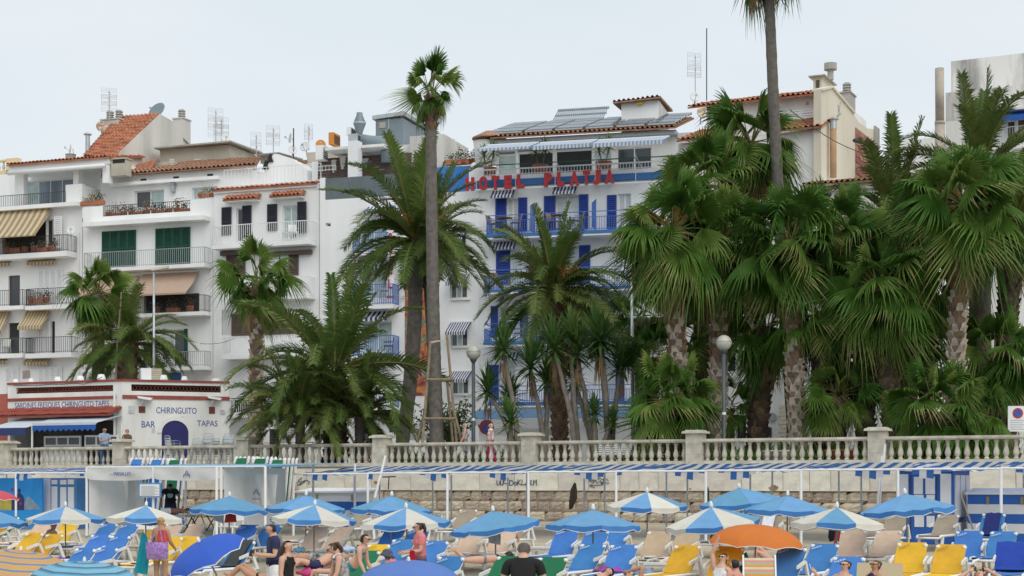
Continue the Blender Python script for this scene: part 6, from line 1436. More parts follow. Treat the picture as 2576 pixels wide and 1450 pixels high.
# stacked spare loungers leaning on the wall behind the tents
def board(c):
    m=MB();m.box(-.31,.31,-.03,.05,0,1.75);b=MB();P=[[(x,-.035-.0*j,.3+1.6*j/6) for x in (-.25,.25)] for j in range(6)]
    P+=[[(-.25,-.05,1.72),(.25,-.05,1.72)],[(-.22,.0,1.86),(.22,.0,1.86)],[(-.2,.07,1.88),(.2,.07,1.88)]];b.grid(P)
    for x in (-.31,.31):m.tube([(x,0,1.74),(x*.98,.0,1.84),(x*.9,.07,1.90)],.05,6)
    return m.mesh('frame',LW),b.mesh('sling',LC[c])
BD={c:board(c) for c in ('blue','green','tan')}
def lean_stack(k,x,y,cols,desc):
    tY=5.2
    for i,c in enumerate(cols):
        r=ray(k,x,y);tt=(WO.dot(WN)+tY)/Vector((r.x,r.y)).dot(WN);p=r*tt;q=Vector((p.x,p.y))-WN*(.26*i);zs=sand_z(q.x,q.y)
        t=thing('sun_lounger','%s sun lounger standing on end, %s in the stack %s' % ({'blue':'blue','green':'green','tan':'tan'}[c],('front','second','third','fourth','fifth','sixth','seventh','eighth','hindmost')[i],desc),'sun lounger',(q.x,q.y,zs),-WA,'spare loungers stacked on end by the wall')
        t.rotation_euler=(-.16,0,-WA+rl.uniform(-.02,.02));s=(p.z-zs)/1.9;t.scale=(1,1,s)
        obj('frame',BD[c][0],t);obj('sling',BD[c][1],t)
for a in (('B1',1360,208,['blue','tan','blue'],'left of the tent, leftmost column'),('B1',1565,212,['blue','blue','tan'],'left of the tent, middle column'),('B1',1755,215,['green','blue'],'left of the tent, right column'),
          ('B2',760,195,['green','tan','blue'],'right of the tent, left column'),('B2',955,200,['green','blue','tan'],'right of the tent, middle column'),('B2',1140,212,['green','tan','green','tan'],'right of the tent, right column')):lean_stack(*a)

# ------------------------------------------------------------------ beach umbrellas
UBV=mat('umbrella_valance_blue',(.055,.21,.52),.75,.10,2.5,trans=.15);UB=mat('umbrella_blue',(.165,.39,.65),.75,.10,2.5,.15,40,trans=.22,rand=.12);UW=mat('umbrella_cream',(.74,.72,.64),.75,.10,2.5,.15,40,trans=.22,rand=.06);UPOLE=mat('umbrella_pole_metal',(.27,.25,.22),.5,.3,8,metal=.4);TRIM=mat('white_trim',(.74,.75,.75),.7,.06,5)
def panel_mesh(seg,n,R,ha,hr,sag,val,m,trim=True,seed=0):
    """one gore of a canopy, with its scalloped valance"""
    a0,a1=2*PI*seg/n,2*PI*(seg+1)/n;mb=MB();K,J=6,4;P=[];rw=random.Random(seed*17+seg)
    for i in range(K+1):
        t=i/K;row=[]
        for j in range(J+1):
            a=a0+(a1-a0)*j/J;rr_=R*t*(1-.035*math.sin(PI*j/J)*t*2);z=ha+(hr-ha)*t ** 1.12-sag*math.sin(PI*j/J)*t*rw.uniform(.4,1.3)+(rw.uniform(-.012,.012)*t if 0<j<J else 0)
            row.append((rr_*math.cos(a),rr_*math.sin(a),z))
        P.append(row)
    mb.grid(P[1:]);
    for j in range(J):mb.tri((0,0,ha),P[1][j],P[1][j+1])
    v=MB();r2=random.Random(seed*31+seg);k=r2.uniform(-.03,.05);e=P[-1];Q=[[Vector(q) for q in e],[Vector((q[0]*(1.01+k),q[1]*(1.01+k),q[2]-val*(.72+.28*math.sin(PI*j/J)))) for j,q in enumerate(e)]]
    v.grid(Q)
    if trim:v.tube(Q[1],.010,4,1)
    return mb.mesh('canopy_panel',m,True),v.mesh('valance',[UBV if m is UB else m,TRIM],True)
def umb_set(n,R,ha,hr,sag,val,mats,trim=True,seed=0):return [panel_mesh(i,n,R,ha,hr,sag,val,mats[i % len(mats)],trim,seed) for i in range(n)]
USET={'blue':[umb_set(8,1.06,1.66,1.32,.035,.13,[UB],True,s) for s in (1,2,5,6)],'bw':[umb_set(8,1.06,1.66,1.32,.03,.13,[UW,UB],True,s) for s in (3,4,7)]}
FIN=MB().lathe([(.03,0),(.045,.03),(.038,.09),(.012,.14)],8,0,(0,0,1.655)).mesh('finial',TRIM,True)
def umbrella(kind,label,k,x,y,tx=0.0,ty=0.0,rz=0.0,h=1.78,rimw=None,scale=1.0,Y=None):
    p=over_sand(k,x,y,h)
    if Y:r=ray(k,x,y);p=r*Y
    zs=sand_z(p.x,p.y);t=thing('beach_umbrella',label,'beach umbrella',(p.x,p.y,zs),0,'beach umbrellas');dz=(p.z-zs)-1.78
    rot=Matrix.Rotation(tx,4,'X') @ Matrix.Rotation(ty,4,'Y')
    piv=Vector((0,0,1.2+dz));M=Matrix.Translation(piv) @ rot @ Matrix.Translation(-piv) @ Matrix.Translation((0,0,dz)) @ Matrix.Rotation(rz,4,'Z') @ Matrix.Diagonal((scale,scale,1,1))
    for pm,vm in USET[kind][int(abs(x)) % len(USET[kind])]:
        o=obj('canopy_panel',pm,t);o.matrix_local=M;obj('valance',vm,o)
    o=obj('finial',FIN,t);o.matrix_local=M
    top=M @ Vector((0,0,1.66));m=MB();m.tube([(0,0,-.15),(0,0,1.2+dz),top],.019,6);m.build('pole',UPOLE,t)
    rb=MB()
    for i in range(8):a=2*PI*i/8;rb.bar(M @ Vector((0,0,1.62)),M @ Vector((1.03*math.cos(a),1.03*math.sin(a),1.31)),.007)
    rb.build('ribs',UPOLE,t)
    return t
umbrella('bw','blue and white umbrella left, above the yellow lounger pair','B1',683,672,0,0,.15,Y=43.5);umbrella('bw','blue and white umbrella left of the white massage tent post, its rim tipping up','B1',1520,668,-.05,.02,.5,Y=42)
umbrella('blue','plain blue umbrella cut off by the left edge','B1',-130,690,0,.06,.1,Y=43);umbrella('blue','plain blue umbrella in front of the white tent, above the red towel','B2',695,570,0,.02,.2,Y=43);umbrella('blue','plain blue umbrella shading the shirtless man','B2',1495,560,0,.02,.35,Y=42)
umbrella('bw','blue and white umbrella above the woman in the black top','B2',1580,655,0,.05,.28,Y=39.5);umbrella('blue','plain blue umbrella in front of the left striped box','B3',690,565,0,.03,.3,Y=41);umbrella('bw','blue and white umbrella behind the woman in pink','B3',853,685,.04,-.03,.05,Y=38.5)
umbrella('blue','plain blue umbrella with hanging grey towel beneath','B3',1780,715,.05,-.13,.2,Y=37.5);umbrella('blue','plain blue umbrella in the centre above four blue loungers','B4',1100,700,-.02,.01,.12,Y=35.6);umbrella('bw','blue and white umbrella against the stone wall','B4',1665,526,.05,.0,.02,Y=41.5)
umbrella('blue','farthest plain blue umbrella right of the middle, tilted left','B5',948,480,.05,-.10,.1,Y=41);umbrella('bw','blue and white umbrella tilted left beside the orange one','B5',660,670,.06,-.10,.08,Y=35);umbrella('blue','plain blue umbrella behind the orange one','B5',1432,558,0,.02,.42,Y=38.5)
umbrella('bw','blue and white umbrella right of the orange one','B6',252,676,-.03,.02,.18,Y=34.5);umbrella('blue','plain blue umbrella before the striped hut','B6',985,534,-.02,-.09,.3,Y=35.5)
# domed private parasols
def dome_mesh(n,R,h,mats,seg_m=None,rings=7,seed=0,val=.0,trim=True):
    out=[]
    for s in range(n):
        a0,a1=2*PI*s/n,2*PI*(s+1)/n;mb=MB();P=[];J=3
        for i in range(rings+1):
            t=i/rings;rr_=R*math.sin(t*PI*.5*.92)/math.sin(PI*.46);z=h*(math.cos(t*PI*.5*.92)-math.cos(PI*.46))/(1-math.cos(PI*.46))
            P.append([(rr_*(1-.03*math.sin(PI*j/J)*t)*math.cos(a0+(a1-a0)*j/J),rr_*(1-.03*math.sin(PI*j/J)*t)*math.sin(a0+(a1-a0)*j/J),z-.0*j+(.05*math.sin(PI*j/J)*t*t*(1 if i==rings else .4))) for j in range(J+1)])
        mb.grid(P,(lambda i,j:seg_m(i)) if seg_m else 0);out.append((mb.mesh('canopy_panel',mats,True),MB().tube(P[-1],.009,4).mesh('edge_trim',TRIM)))
    return out
def parasol(label,k,x,y,Y,R,h,mats,tilt=(0,0),seg_m=None,rings=7,n=8,rz=0.0,fin=True,plen=2.0):
    p=at(k,x,y,Y);zs=sand_z(p.x,p.y);t=thing('parasol',label,'parasol',(p.x,p.y,zs));H=p.z-zs
    M=Matrix.Translation((0,0,H-h)) @ Matrix.Translation((0,0,h)) @ Matrix.Rotation(tilt[0],4,'X') @ Matrix.Rotation(tilt[1],4,'Y') @ Matrix.Translation((0,0,-h)) @ Matrix.Rotation(rz,4,'Z')
    for a,b in dome_mesh(n,R,h,mats,seg_m,rings):o=obj('canopy_panel',a,t);o.matrix_local=M;obj('edge_trim',b,o)
    a=M @ Vector((0,0,h));b=M @ Vector((0,0,-.3));e=M @ Vector((0,0,-max(.3,H-h)))
    e=Vector((b.x,b.y,-.1));MB().tube([a,b,e],.016,6).build('pole',UPOLE,t)
    if fin:o=MB().lathe([(.025,0),(.03,.02),(.02,.06),(.008,.08)],8,0,(0,0,h)).build('finial',TRIM,t,True);o.matrix_local=M
    r=MB()
    for i in range(n):a_=2*PI*i/n;r.tube([M @ Vector((R*f*math.cos(a_),R*f*math.sin(a_),h*(1-f ** 2)-.02)) for f in (.05,.5,.97)],.006,4)
    r.build('ribs',UPOLE,t);return t
ORU=mat('orange_canopy',(.72,.21,.035),.65,.05,3,trans=.25);RBU=mat('royal_blue_canopy',(.035,.12,.58),.65,.06,3,trans=.2);RBU2=mat('pale_royal_blue_canopy',(.11,.22,.58),.65,.08,3,trans=.2)
parasol('orange domed parasol with white edge, above the blonde woman','B5',1115,908,32.0,.97,.44,ORU,(.02,.05),rz=.25,fin=False)
parasol('round royal blue parasol tilted to the left in the foreground','B2',385,1095,25.5,.66,.30,RBU,(.28,-.42),rz=.4)
parasol('blue parasol at the bottom centre, its lower rim out of the picture','B3',873,1296,25.0,.84,.36,RBU2,(0.12,0),rz=.2)
S1=[mat('stripe_yellow',(.62,.40,.10),.75,.08,3,trans=.2),mat('stripe_blue',(.16,.24,.50),.75,.08,3,trans=.2),mat('stripe_rose',(.60,.34,.24),.75,.08,3,trans=.2)]
parasol('parasol with yellow, rose and blue rings at the lower left corner','B1',215,1185,25.5,1.02,.40,S1,(.05,.12),lambda i:(0,2,0,1)[i % 4],22,rz=.2)
S2=[mat('stripe_sky',(.22,.48,.66),.75,.08,3,trans=.2),mat('stripe_dusk',(.10,.16,.22),.75,.08,3,trans=.2),mat('stripe_teal',(.10,.34,.50),.75,.08,3,trans=.2)]
parasol('light blue ringed parasol beside the yellow ringed one','B1',880,1300,24.0,.80,.26,S2,(.05,.05),lambda i:(0,0,1,2,0)[i % 5],20,rz=.3)
parasol('pink parasol whose rim shows at the left edge','B1',-75,545,46,.75,.26,mat('pink_canopy',(.62,.09,.13),.7,.08,3,trans=.2),(0,.1))

# ------------------------------------------------------------------ striped shade canopies along the wall
SHB=mat('shade_blue',(.06,.19,.52),.8,.08,3,trans=.65);SHW=mat('shade_white',(.82,.82,.80),.8,.08,3,trans=.65)
def wpt(k,x,t):
    r=ray(k,x,0);s=(WO.dot(WN)+t)/Vector((r.x,r.y)).dot(WN);p=r*s;return (Vector((p.x,p.y))-WO).dot(WU)
TF=9.3
POSTS=[('d',739),('B3',450),('B3',1280),('B4',430),('B4',1345),('B5',585),('B5',1578),('B6',892),('B6',1968),('d',2790)]
pu=[wpt(k,x,TF) for k,x in POSTS];ul0,ul1=wpt('d',41,TF),wpt('d',214,TF)
rc=random.Random(23)
def canopy(label,u0,u1,zf=.34,zr=.60,tr=4.6,extra=0.0,posts=True):
    t=thing('shade_canopy',label,'canopy',wp(u0,TF,0),-WA,'striped shade canopies along the wall');L=u1-u0;n=int(L/.19);ph=rc.uniform(0,6);K=10
    mb=MB()
    for i in range(n):
        P=[]
        for j in range(K+1):
            v=j/K;row=[]
            for e in (0,1):
                u=(i+e)/n;s=.16*math.sin(PI*u)*math.sin(PI*v)+.035*math.sin(u*17+v*6+ph)*math.sin(PI*v)+.02*math.sin(v*25+u*8+ph)*math.sin(PI*v)
                row.append((u*L+.35*math.sin(v*PI)*math.sin(ph)*.6,(TF-tr)*v,zf+(zr-zf)*v-s))
            P.append(row)
        mb.grid(P,i % 2)
    o=mb.build('striped_cloth',[SHB,SHW],t)
    fl=MB();a=rc.uniform(.1,.3);
    for i in range(n):
        u=(i+.5)/n;d=max(0,math.sin(u*PI*rc.choice([2.0,2.2])+ph)) ** 2*.26+.02
        fl.quad((L*i/n,-.012,zf),(L*(i+1)/n,-.012,zf),(L*(i+1)/n,-.05,zf-d),(L*i/n,-.05,zf-d*rc.uniform(.8,1)),i % 2)
    fl.build('front_flap',[SHB,SHW],t)
    MB().bar((0,-.02,zf),(L,-.02,zf),.032,0,8).build('front_bar',WHITEP,t)
    for x,y,z,r_,m_ in ((0,-.02,zf,.042,WHITEP),(L*.22,4.5,zr-.02,.03,GALV),(L*.97,4.5,zr-.02,.03,GALV)):
        q=wp(u0+x,TF-y,0);MB().tube([(x,y,sand_z(q.x,q.y)-.1),(x,y,z)],r_,8).build('post',m_,t)
    return t
hints=['behind the shirtless man','over the left striped box','left of the OLK graffito','over the graffito','over the arrow scrawl','right of the middle, over bare wall','over the rust stain','in front of the striped hut','at the right edge']
for i in range(len(pu)-1):canopy('blue and white striped shade canopy ' +hints[i],pu[i],pu[i+1]-.015,.30+.012*i,.60+.005*i)
canopy('blue and white striped shade canopy left of the white tent',ul0,ul1-.02,.36,.60);canopy('blue and white striped shade canopy at the left edge',ul0-6.2,ul0-.02,.36,.60)

# ------------------------------------------------------------------ white massage tent
TT=11.6
def tw(k,x):return wpt(k,x,TT)
u0,u1,u2=tw('B1',905),tw('B1',1592),tw('B2',612)
tn=thing('massage_tent','white cloth massage tent with blue lettering on its front valance','tent',wp(u0,TT,0),-WA)
TLB=mat('light_blue_tent_roof',(.26,.48,.70),.8,.08,2,trans=.25)
zv0,zv1=.12,.53
L=u2-u0;rr=random.Random(2)
for a,b in ((0,u1-u0),(u1-u0+.06,L)):
    P=[[(a+(b-a)*i/14,-.02-.05*math.sin(i*1.1)*(1-j/4)-.02*math.sin(i*.6+j),zv0+(zv1-zv0)*j/4-.05*math.sin(PI*i/14)*(1-j/4)+.03*(1 if i in (0,14) else 0)) for i in range(15)] for j in range(5)]
    MB().grid(P).build('front_valance',WHITECANV,tn,True)
P=[[((L+1.75)*i/10,5.5*j/5,zv1+.14*j/5-.10*math.sin(PI*i/5) ** 2*math.sin(PI*j/5)+.02) for i in range(11)] for j in range(6)]
MB().grid(P).build('roof_cloth',TLB,tn,True)
P=[[(.1+.5*(1-j/5)*(i/6)+.06*math.sin(i*2),1.7*i/6,-1.85+2.35*j/5+.05) for i in range(7)] for j in range(6)];MB().grid(P).build('side_curtain',WHITECANV,tn,True)
P=[[(.1+(1.15-.5*j/5)*i/6,1.6+.1*math.sin(i*2.5)+.3*j/5,-1.75+2.25*j/5) for i in range(7)] for j in range(6)];MB().grid(P).build('back_curtain',WHITECANV,tn,True)
P=[[(L+.05+.1*math.sin(i*1.7),.1+3.6*i/6,-1.5+2.0*j/5) for i in range(7)] for j in range(6)];MB().grid(P).build('side_curtain',WHITECANV,tn,True)
for x,y in ((0,0),(u1-u0+.03,0),(L,0),(0,5.4),(L,5.4),(-.35,.6),(L+.12,-.4),(L+1.75,0),(L+1.75,5.4)):
    q=wp(u0+x,TT-y,0);MB().tube([(x,y,sand_z(q.x,q.y)-.1),(x,y,zv1+(.13 if y>5 else 0))],.045,8).build('post',WHITEP,tn)
MB().bar((0,0,zv1),(L+1.75,0,zv1),.03,0,8).build('front_bar',WHITEP,tn)
TFm=Frame('B1',905,1,26.5,0);TFm.o=Vector(wp(u0,TT,0)[:2]);TFm.M=Matrix.Translation((TFm.o.x,TFm.o.y,0)) @ Matrix.Rotation(-WA,4,'Z');
for s_,k,x0,y0,x1,y1,m_ in (('www.','B1',1138,383,1185,398,LETTERGREY),('MASALLES','B1',1188,362,1362,400,LETTERBLUE),('.com','B1',1366,383,1405,398,LETTERGREY)):fr_text(TFm,tn,s_,k,x0,y0,x1,y1,.09,m_,'lettering',.004)
def chairlogo(k,cx,cy,s,d,m_=LETTERBLUE):
    m=MB()
    for a,b in (((-1,.35),(1,.35)),((-.85,.35),(-.7,-.1)),((.85,.35),(.7,-.1)),((-.9,.35),(-1.0,1.0)),((.9,.35),(1.0,1.0)),((-.6,0),(.6,0)),((0,-1),(-.5,0)),((0,-1),(.5,0))):m.bar(TFm.p(k,cx+a[0]*s,cy+a[1]*s,d),TFm.p(k,cx+b[0]*s,cy+b[1]*s,d),.012)
    m.build('logo',m_,tn)
chairlogo('B2',252,385,34,.10)
# logos hanging on the inner cloths
def chairlogo2(k,cx,cy,s,t):
    F2=Frame('B1',905,1,26.5,0);F2.o=Vector(wp(u0,t,0)[:2]);m=MB()
    for a,b in (((-1,.35),(1,.35)),((-.9,.35),(-1.0,1.0)),((.9,.35),(1.0,1.0)),((-.6,0),(.6,0)),((0,-1),(-.5,0)),((0,-1),(.5,0))):m.bar(F2.p(k,cx+a[0]*s,cy+a[1]*s),F2.p(k,cx+b[0]*s,cy+b[1]*s),.014)
    o=m.build('logo',LETTERBLUE,tn);o.location=(0,TT-t,0)
# cloth with printed emblem hanging right of the tent
F3u=wpt('B2',905,10.2);cl=thing('hanging_cloth','white cloth with blue emblem hanging beside the green loungers','cloth',wp(F3u,10.2,0),-WA);w_=wpt('B2',1195,10.2)-F3u
P=[[(w_*(i/8)*(1-.0*j)+(.25*(j/6))*(1-i/8)*0-.0+.30*(1-j/6)*(1-i/8),.12*math.sin(i*1.4+j*.3),.28-.95*(1-j/6)-.15*(i/8)*(1-j/6)) for i in range(9)] for j in range(7)];MB().grid(P).build('cloth',WHITECANV,cl,True)
m=MB();cx,cz,s=w_*.36,-.30,.13
for a,b in (((-1,-.2),(1,-.5)),((-.9,-.2),(-.8,-.8)),((.9,-.45),(1.1,-1)),((-.5,.1),(.6,-.1)),((0,.7),(-.6,.1)),((0,.7),(.5,0))):m.bar((cx+a[0]*s,-.16,cz+a[1]*s),(cx+b[0]*s,-.16,cz+b[1]*s),.012)
m.build('emblem',LETTERBLUE,cl);obj('lettering',text_mesh('MASALLES',LETTERBLUE,.34,.05,.003,'lettering'),cl,(cx-.17,-.16,cz-.26))
# price board on the middle post
q=wp(tw('B1',1590),TT+.12,0);pb=thing('price_board','white price board with blue frame on the tent post','sign',(q.x,q.y,0),-WA);z1=at('B1',1590,475,q.y).z;z0=at('B1',1590,628,q.y).z;w_=.5
MB().box(-.46,.46,-.02,.02,z0,z1).build('frame',mat('sky_blue_frame',(.10,.28,.60),.6,.1,3),pb);MB().box(-.41,.41,-.03,-.021,z0+.05,z1-.05).build('sheet',WHITEP,pb);m=MB()
for i in range(12):m.box(-.35,.2+.1*(i % 3),-.034,-.031,z1-.12-i*.034,z1-.105-i*.034)
m.build('print_lines',LETTERGREY,pb)

# ------------------------------------------------------------------ huts, boxes and boards
HB=mat('hut_blue',(.03,.14,.50),.6,.12,2);HWt=mat('hut_white',(.84,.84,.85),.6,.08,2)
def on_wall(k,x,t):u=wpt(k,x,t);return u
t_h=8.3
u0,u1=wpt('B6',872,t_h),wpt('B6',1470,t_h);q=wp(u0,t_h,0);hut=thing('beach_hut','blue and white panelled beach hut under the striped canopy','hut',(q.x,q.y,sand_z(q.x,q.y)),-WA);HF=Frame('d',0,1,26.5,sand_z(q.x,q.y));HF.o=Vector((q.x,q.y));HF.M=hut.matrix_basis.copy()
zt=HF.p('B6',1100,350).z;w_=u1-u0
MB().box(0,w_,0,2.4,0,zt).build('walls',HB,hut);MB().box(-.04,w_+.2,-.06,2.6,zt+.002,zt+.07).build('roof',HWt,hut)
for x0,y0,x1,y1 in ((895,385,1000,790),(1058,412,1152,592),(1180,410,1278,592),(1062,600,1160,790),(1190,600,1275,790),(1335,380,1447,790),(1066,822,1164,935),(1192,820,1275,935)):
    a,b,c_,d_=HF.rect('B6',x0,y0,x1,y1);MB().box(a,b,-.03,-.003,max(c_,.08),d_).build('panel',HWt,hut)
for i,(y0,y1) in enumerate(((.15,.8),(.92,1.6),(1.72,2.3))):MB().box(w_+.003,w_+.03,y0,y1,.75,zt-.12).build('panel',HWt,hut);MB().box(w_+.003,w_+.03,y0,y1,.1,.6).build('panel',HWt,hut)
dm=MB();a,b,c_,d_=HF.rect('B6',1020,395,1300,1000);dm.box(a,a+.02,-.02,-.003,.02,d_);dm.box(b-.02,b,-.02,-.003,.02,d_);dm.build('door_joint',DARKMETAL,hut)
def stripebox(label,k,x0,x1,yl0,yl1,t,bands,dep=1.0):
    u0,u1=wpt(k,x0,t),wpt(k,x1,t);q=wp(u0,t,0);zs=sand_z(q.x,q.y);b=thing('storage_box',label,'storage box',(q.x,q.y,zs),-WA);F=Frame('d',0,1,26.5,zs);F.o=Vector((q.x,q.y));zt=F.p(k,(x0+x1)/2,yl1).z;w=u1-u0;n=bands
    for i in range(n):MB().box(0,w,-.004*(i % 2),dep,zt*i/n,zt*(i+1)/n-.001).build('band',HB if i % 2==0 else HWt,b)
    m=MB();m.hexa([(-.06,-.08,zt+.002),(w+.06,-.08,zt+.002),(w+.06,dep+.05,zt+.12),(-.06,dep+.05,zt+.12)],(0,0,.06));m.build('lid',HWt,b)
    for f in (.3,.8):MB().box(w*f-.04,w*f+.04,-.03,-.006,zt-.28,zt-.06).build('latch',mat('brass_latch',(.35,.28,.12),.5,.2,9),b)
    return b
stripebox('long blue and white striped storage box at the right edge','B6',1618,2330,540,598,7.5,5,1.1);stripebox('blue and white striped storage box left of the middle','B2',1400,2130,520,580,5.0,4,1.0)
# painted board with a plain figure at the left
u0,u1=wpt('B1',-180,8.4),wpt('B1',438,8.4);q=wp(u0,8.4,0);zs=sand_z(q.x,q.y);bd=thing('painted_board','bright blue painted board with a dark simple figure at far left','board',(q.x,q.y,zs),-WA);F=Frame('d',0,1,26.5,zs);F.o=Vector((q.x,q.y));zt=F.p('B1',200,425).z;w=u1-u0
MB().box(0,w,0,.08,0,zt).build('panel',mat('bright_blue_board',(.02,.30,.75),.6,.15,1.5),bd)
def blob(pts,m_,nm,d=.004,th=.003):
    m=MB();P=[F.p('B1',x,y,d) for x,y in pts];m.add(P,[tuple(range(len(P)-1,-1,-1))]);o=m.build(nm,m_,bd);return o
blob([(0,620),(110,610),(150,650),(150,760),(0,760)],mat('mural_yellow',(.5,.42,.08),.7,.3,3),'painted_patch');blob([(250,690),(290,610),(330,640),(430,750),(250,760)],mat('mural_grey',(.25,.35,.45),.7,.3,3),'painted_patch',.005)
blob([(120,760),(120,660),(150,610),(190,585),(182,550),(200,530),(216,550),(212,585),(240,610),(255,660),(252,760)],mat('mural_navy',(.03,.04,.16),.7,.2,3),'painted_figure',.006)
for x,y in ((125,545),(200,640),(215,690)):blob([(x+14*math.cos(i),y+18*math.sin(i)) for i in range(6)],REDSIGN,'painted_patch',.008)
# small changing cabin with blue frames
u0,u1=wpt('B1',440,8.0),wpt('B1',800,8.0);q=wp(u0,8.0,0);zs=sand_z(q.x,q.y);cb=thing('changing_cabin','white changing cabin with light blue framed panels beside the painted board','cabin',(q.x,q.y,zs),-WA);F=Frame('d',0,1,26.5,zs);F.o=Vector((q.x,q.y));zt=F.p('B1',600,425).z;w=u1-u0
MB().box(0,w,0,1.8,0,zt).build('walls',mat('cabin_blue',(.08,.24,.52),.6,.1,3),cb)
for x0,y0,x1,y1 in ((440,430,530,800),(542,445,602,490),(632,445,697,492),(712,440,775,490),(542,512,602,800),(634,520,696,800),(714,520,775,800)):a,b,c_,d_=F.rect('B1',x0,y0,x1,y1);MB().box(a,b,-.03,-.003,max(.1,c_),d_).build('panel',HWt,cb)

# ------------------------------------------------------------------ tables, poles, towels and other small things
def plastic_table(label,k,x,y,s=1.0):
    p=over_sand(k,x,y,.42);t=thing('side_table',label,'side table',(p.x,p.y,sand_z(p.x,p.y)),-WA+.1,'white plastic side tables');w=.26*s
    m=MB();m.box(-w,w,-w,w,.40,.44);m.box(-w+.03,w-.03,-w+.03,w-.03,.34,.40);m.build('table_top',WHITEPL,t)
    for a in (-1,1):
        for b in (-1,1):MB().hexa([(a*(w-.07)-.03,b*(w-.07)-.03,.34),(a*(w-.07)+.03,b*(w-.07)-.03,.34),(a*(w-.07)+.03,b*(w-.07)+.03,.34),(a*(w-.07)-.03,b*(w-.07)+.03,.34)],(a*.04,b*.04,-.34)).build('leg',WHITEPL,t)
for a in (('white plastic side table left of the front blue lounger, centre','B4',560,1150),('white plastic side table in front of the green lounger','B4',850,1295),('white plastic side table left of the yellow lounger','B5',85,1318),('white plastic side table behind the teal bikini woman','B3',480,930),('white plastic side table under the blue and white umbrella, middle','B3',1180,935),
          ('white plastic side table right of the woman in pink','B3',1290,1140),('white plastic side table by the wall, far','B3',1190,780),('white plastic side table next to the blue lounger pair, right','B6',1690,965),('white plastic side table between tan loungers','B5',235,1100),('white plastic side table near the steel basin at left','B1',1500,925)):plastic_table(*a)
def cloth(name,label,cat,k,pts,Y,m_,th=.03,fold=.03,parent=None):
    """hanging cloth: outline points in the picture, at its own distance, with folds"""
    P=[at(k,x,y,Y) for x,y in pts];n=len(P) // 2;m=MB();A=P[:n];B=P[n:][::-1];G=[]
    for i in range(n):
        G.append([A[i].lerp(B[i],j/8)+Vector((0,fold*math.sin(j*1.9+i*.4)-th,0)) for j in range(9)])
    m.grid(G);m.grid([[q+Vector((0,th,0)) for q in r[::-1]] for r in G]);o=m.build(name,m_,None,True);tag(o,label,cat);return o
TOW=lambda n,c:mat(n,c,.95,.15,8,.5,60)
cloth('towel','pale grey towel hanging under the plain blue umbrella','towel','B4',[(42,890),(25,960),(10,1040),(10,1100),(135,1125),(140,1050),(132,960),(118,890)],37.3,TOW('pale_grey_towel',(.50,.50,.54)))
cloth('towel','dark brown cloth hanging beside the pale grey towel','towel','B4',[(120,890),(125,950),(140,1010),(165,980),(178,940),(175,890)],37.5,TOW('brown_cloth',(.16,.11,.10)))
cloth('towel','bright red towel hanging under the blue umbrella near the tent','towel','B2',[(690,700),(660,800),(645,890),(700,925),(775,885),(765,800),(745,700)],42.6,TOW('red_towel',(.50,.045,.04)))
cloth('towel','white towel hanging left of the bright red one','towel','B2',[(560,700),(540,790),(520,860),(575,880),(640,900),(640,800),(650,710),(640,700)],42.9,TOW('white_towel',(.66,.64,.66)))
cloth('furled_umbrella','furled dark green umbrella hanging behind the orange parasol','umbrella','B5',[(650,885),(640,970),(628,1060),(655,1085),(722,1065),(730,970),(728,890),(720,880)],37,TOW('dark_green_cloth',(.015,.08,.04)))
cloth('jacket','dark jacket hanging on the wall under the canopy','jacket','B4',[(905,470),(868,540),(850,680),(850,755),(885,745),(935,640),(935,560),(925,480)],55.5,TOW('dark_jacket',(.06,.045,.035)))
cloth('wetsuit','black cloth and red strap hanging behind the peach loungers','cloth','B6',[(178,930),(168,980),(165,1040),(180,1090),(215,1080),(235,1020),(240,960),(238,930)],38,TOW('black_cloth',(.015,.015,.018)))
cloth('towel','dark red cloth hanging beside the peach lounger','towel','B6',[(250,940),(235,1000),(225,1100),(175,1180),(190,1185),(270,1120),(285,1000),(297,940)],36.8,TOW('brick_red_towel',(.42,.07,.06)))
cl=MB();q=over_sand('B5',594,720,1.0);t=thing('furled_umbrella','furled green umbrella standing against the white canopy post','umbrella',(q.x,q.y,sand_z(q.x,q.y)));z0=at('B5',594,720,q.y).z-t.location.z;z1=at('B5',594,515,q.y).z-t.location.z
MB().tube([(0,0,z0),(0,0,z0+.2),(0,0,z1-.1),(0,0,z1)],[.05,.075,.07,.03],8).build('folded_cloth',TOW('bottle_green_cloth',(.012,.12,.065)),t,True);MB().tube([(0,0,-.1),(0,0,z0)],.018,6).build('pole',UPOLE,t)
def rod(name,label,cat,k,x0,y0,x1,y1,Y,r,m_):
    a,b=at(k,x0,y0,Y),at(k,x1,y1,Y);o=MB().bar(a,b,r,0,8).build(name,m_,None);tag(o,label,cat);return o
rod('leaning_pole','white pole leaning against the wall and handrail, left of the middle','pole','B3',520,630,632,190,52,.04,WHITEP);rod('leaning_pole','white pole leaning against the last stone pillar','pole','B6',690,780,755,75,50,.035,WHITEP);rod('leaning_pole','second rusty white pole left of the last pillar','pole','B6',672,780,722,195,50.5,.04,WHITE2)
rod('rake_handle','wooden rake handle leaning on the striped hut','rake','B6',1540,575,1675,960,43,.022,mat('grey_wood_handle',(.28,.25,.2),.8,.2,9))
for k,x,y0,y1,l in (('B3',1432,1065,1195,'short grey pole stump in front of the peach lounger'),('B4',718,1075,1215,'short grey pole stump beside the blue lounger'),('B6',1620,1095,1250,'short grey pole stump by the right blue pair')):
    p=over_sand(k,x,y1,.30);z1=at(k,x,y0,p.y).z;o=MB().tube([(0,0,-.1),(0,0,z1-sand_z(p.x,p.y))],.028,8).build('pole_stump',UPOLE,None,loc=(p.x,p.y,sand_z(p.x,p.y)));tag(o,l,'pole','umbrella pole stumps')
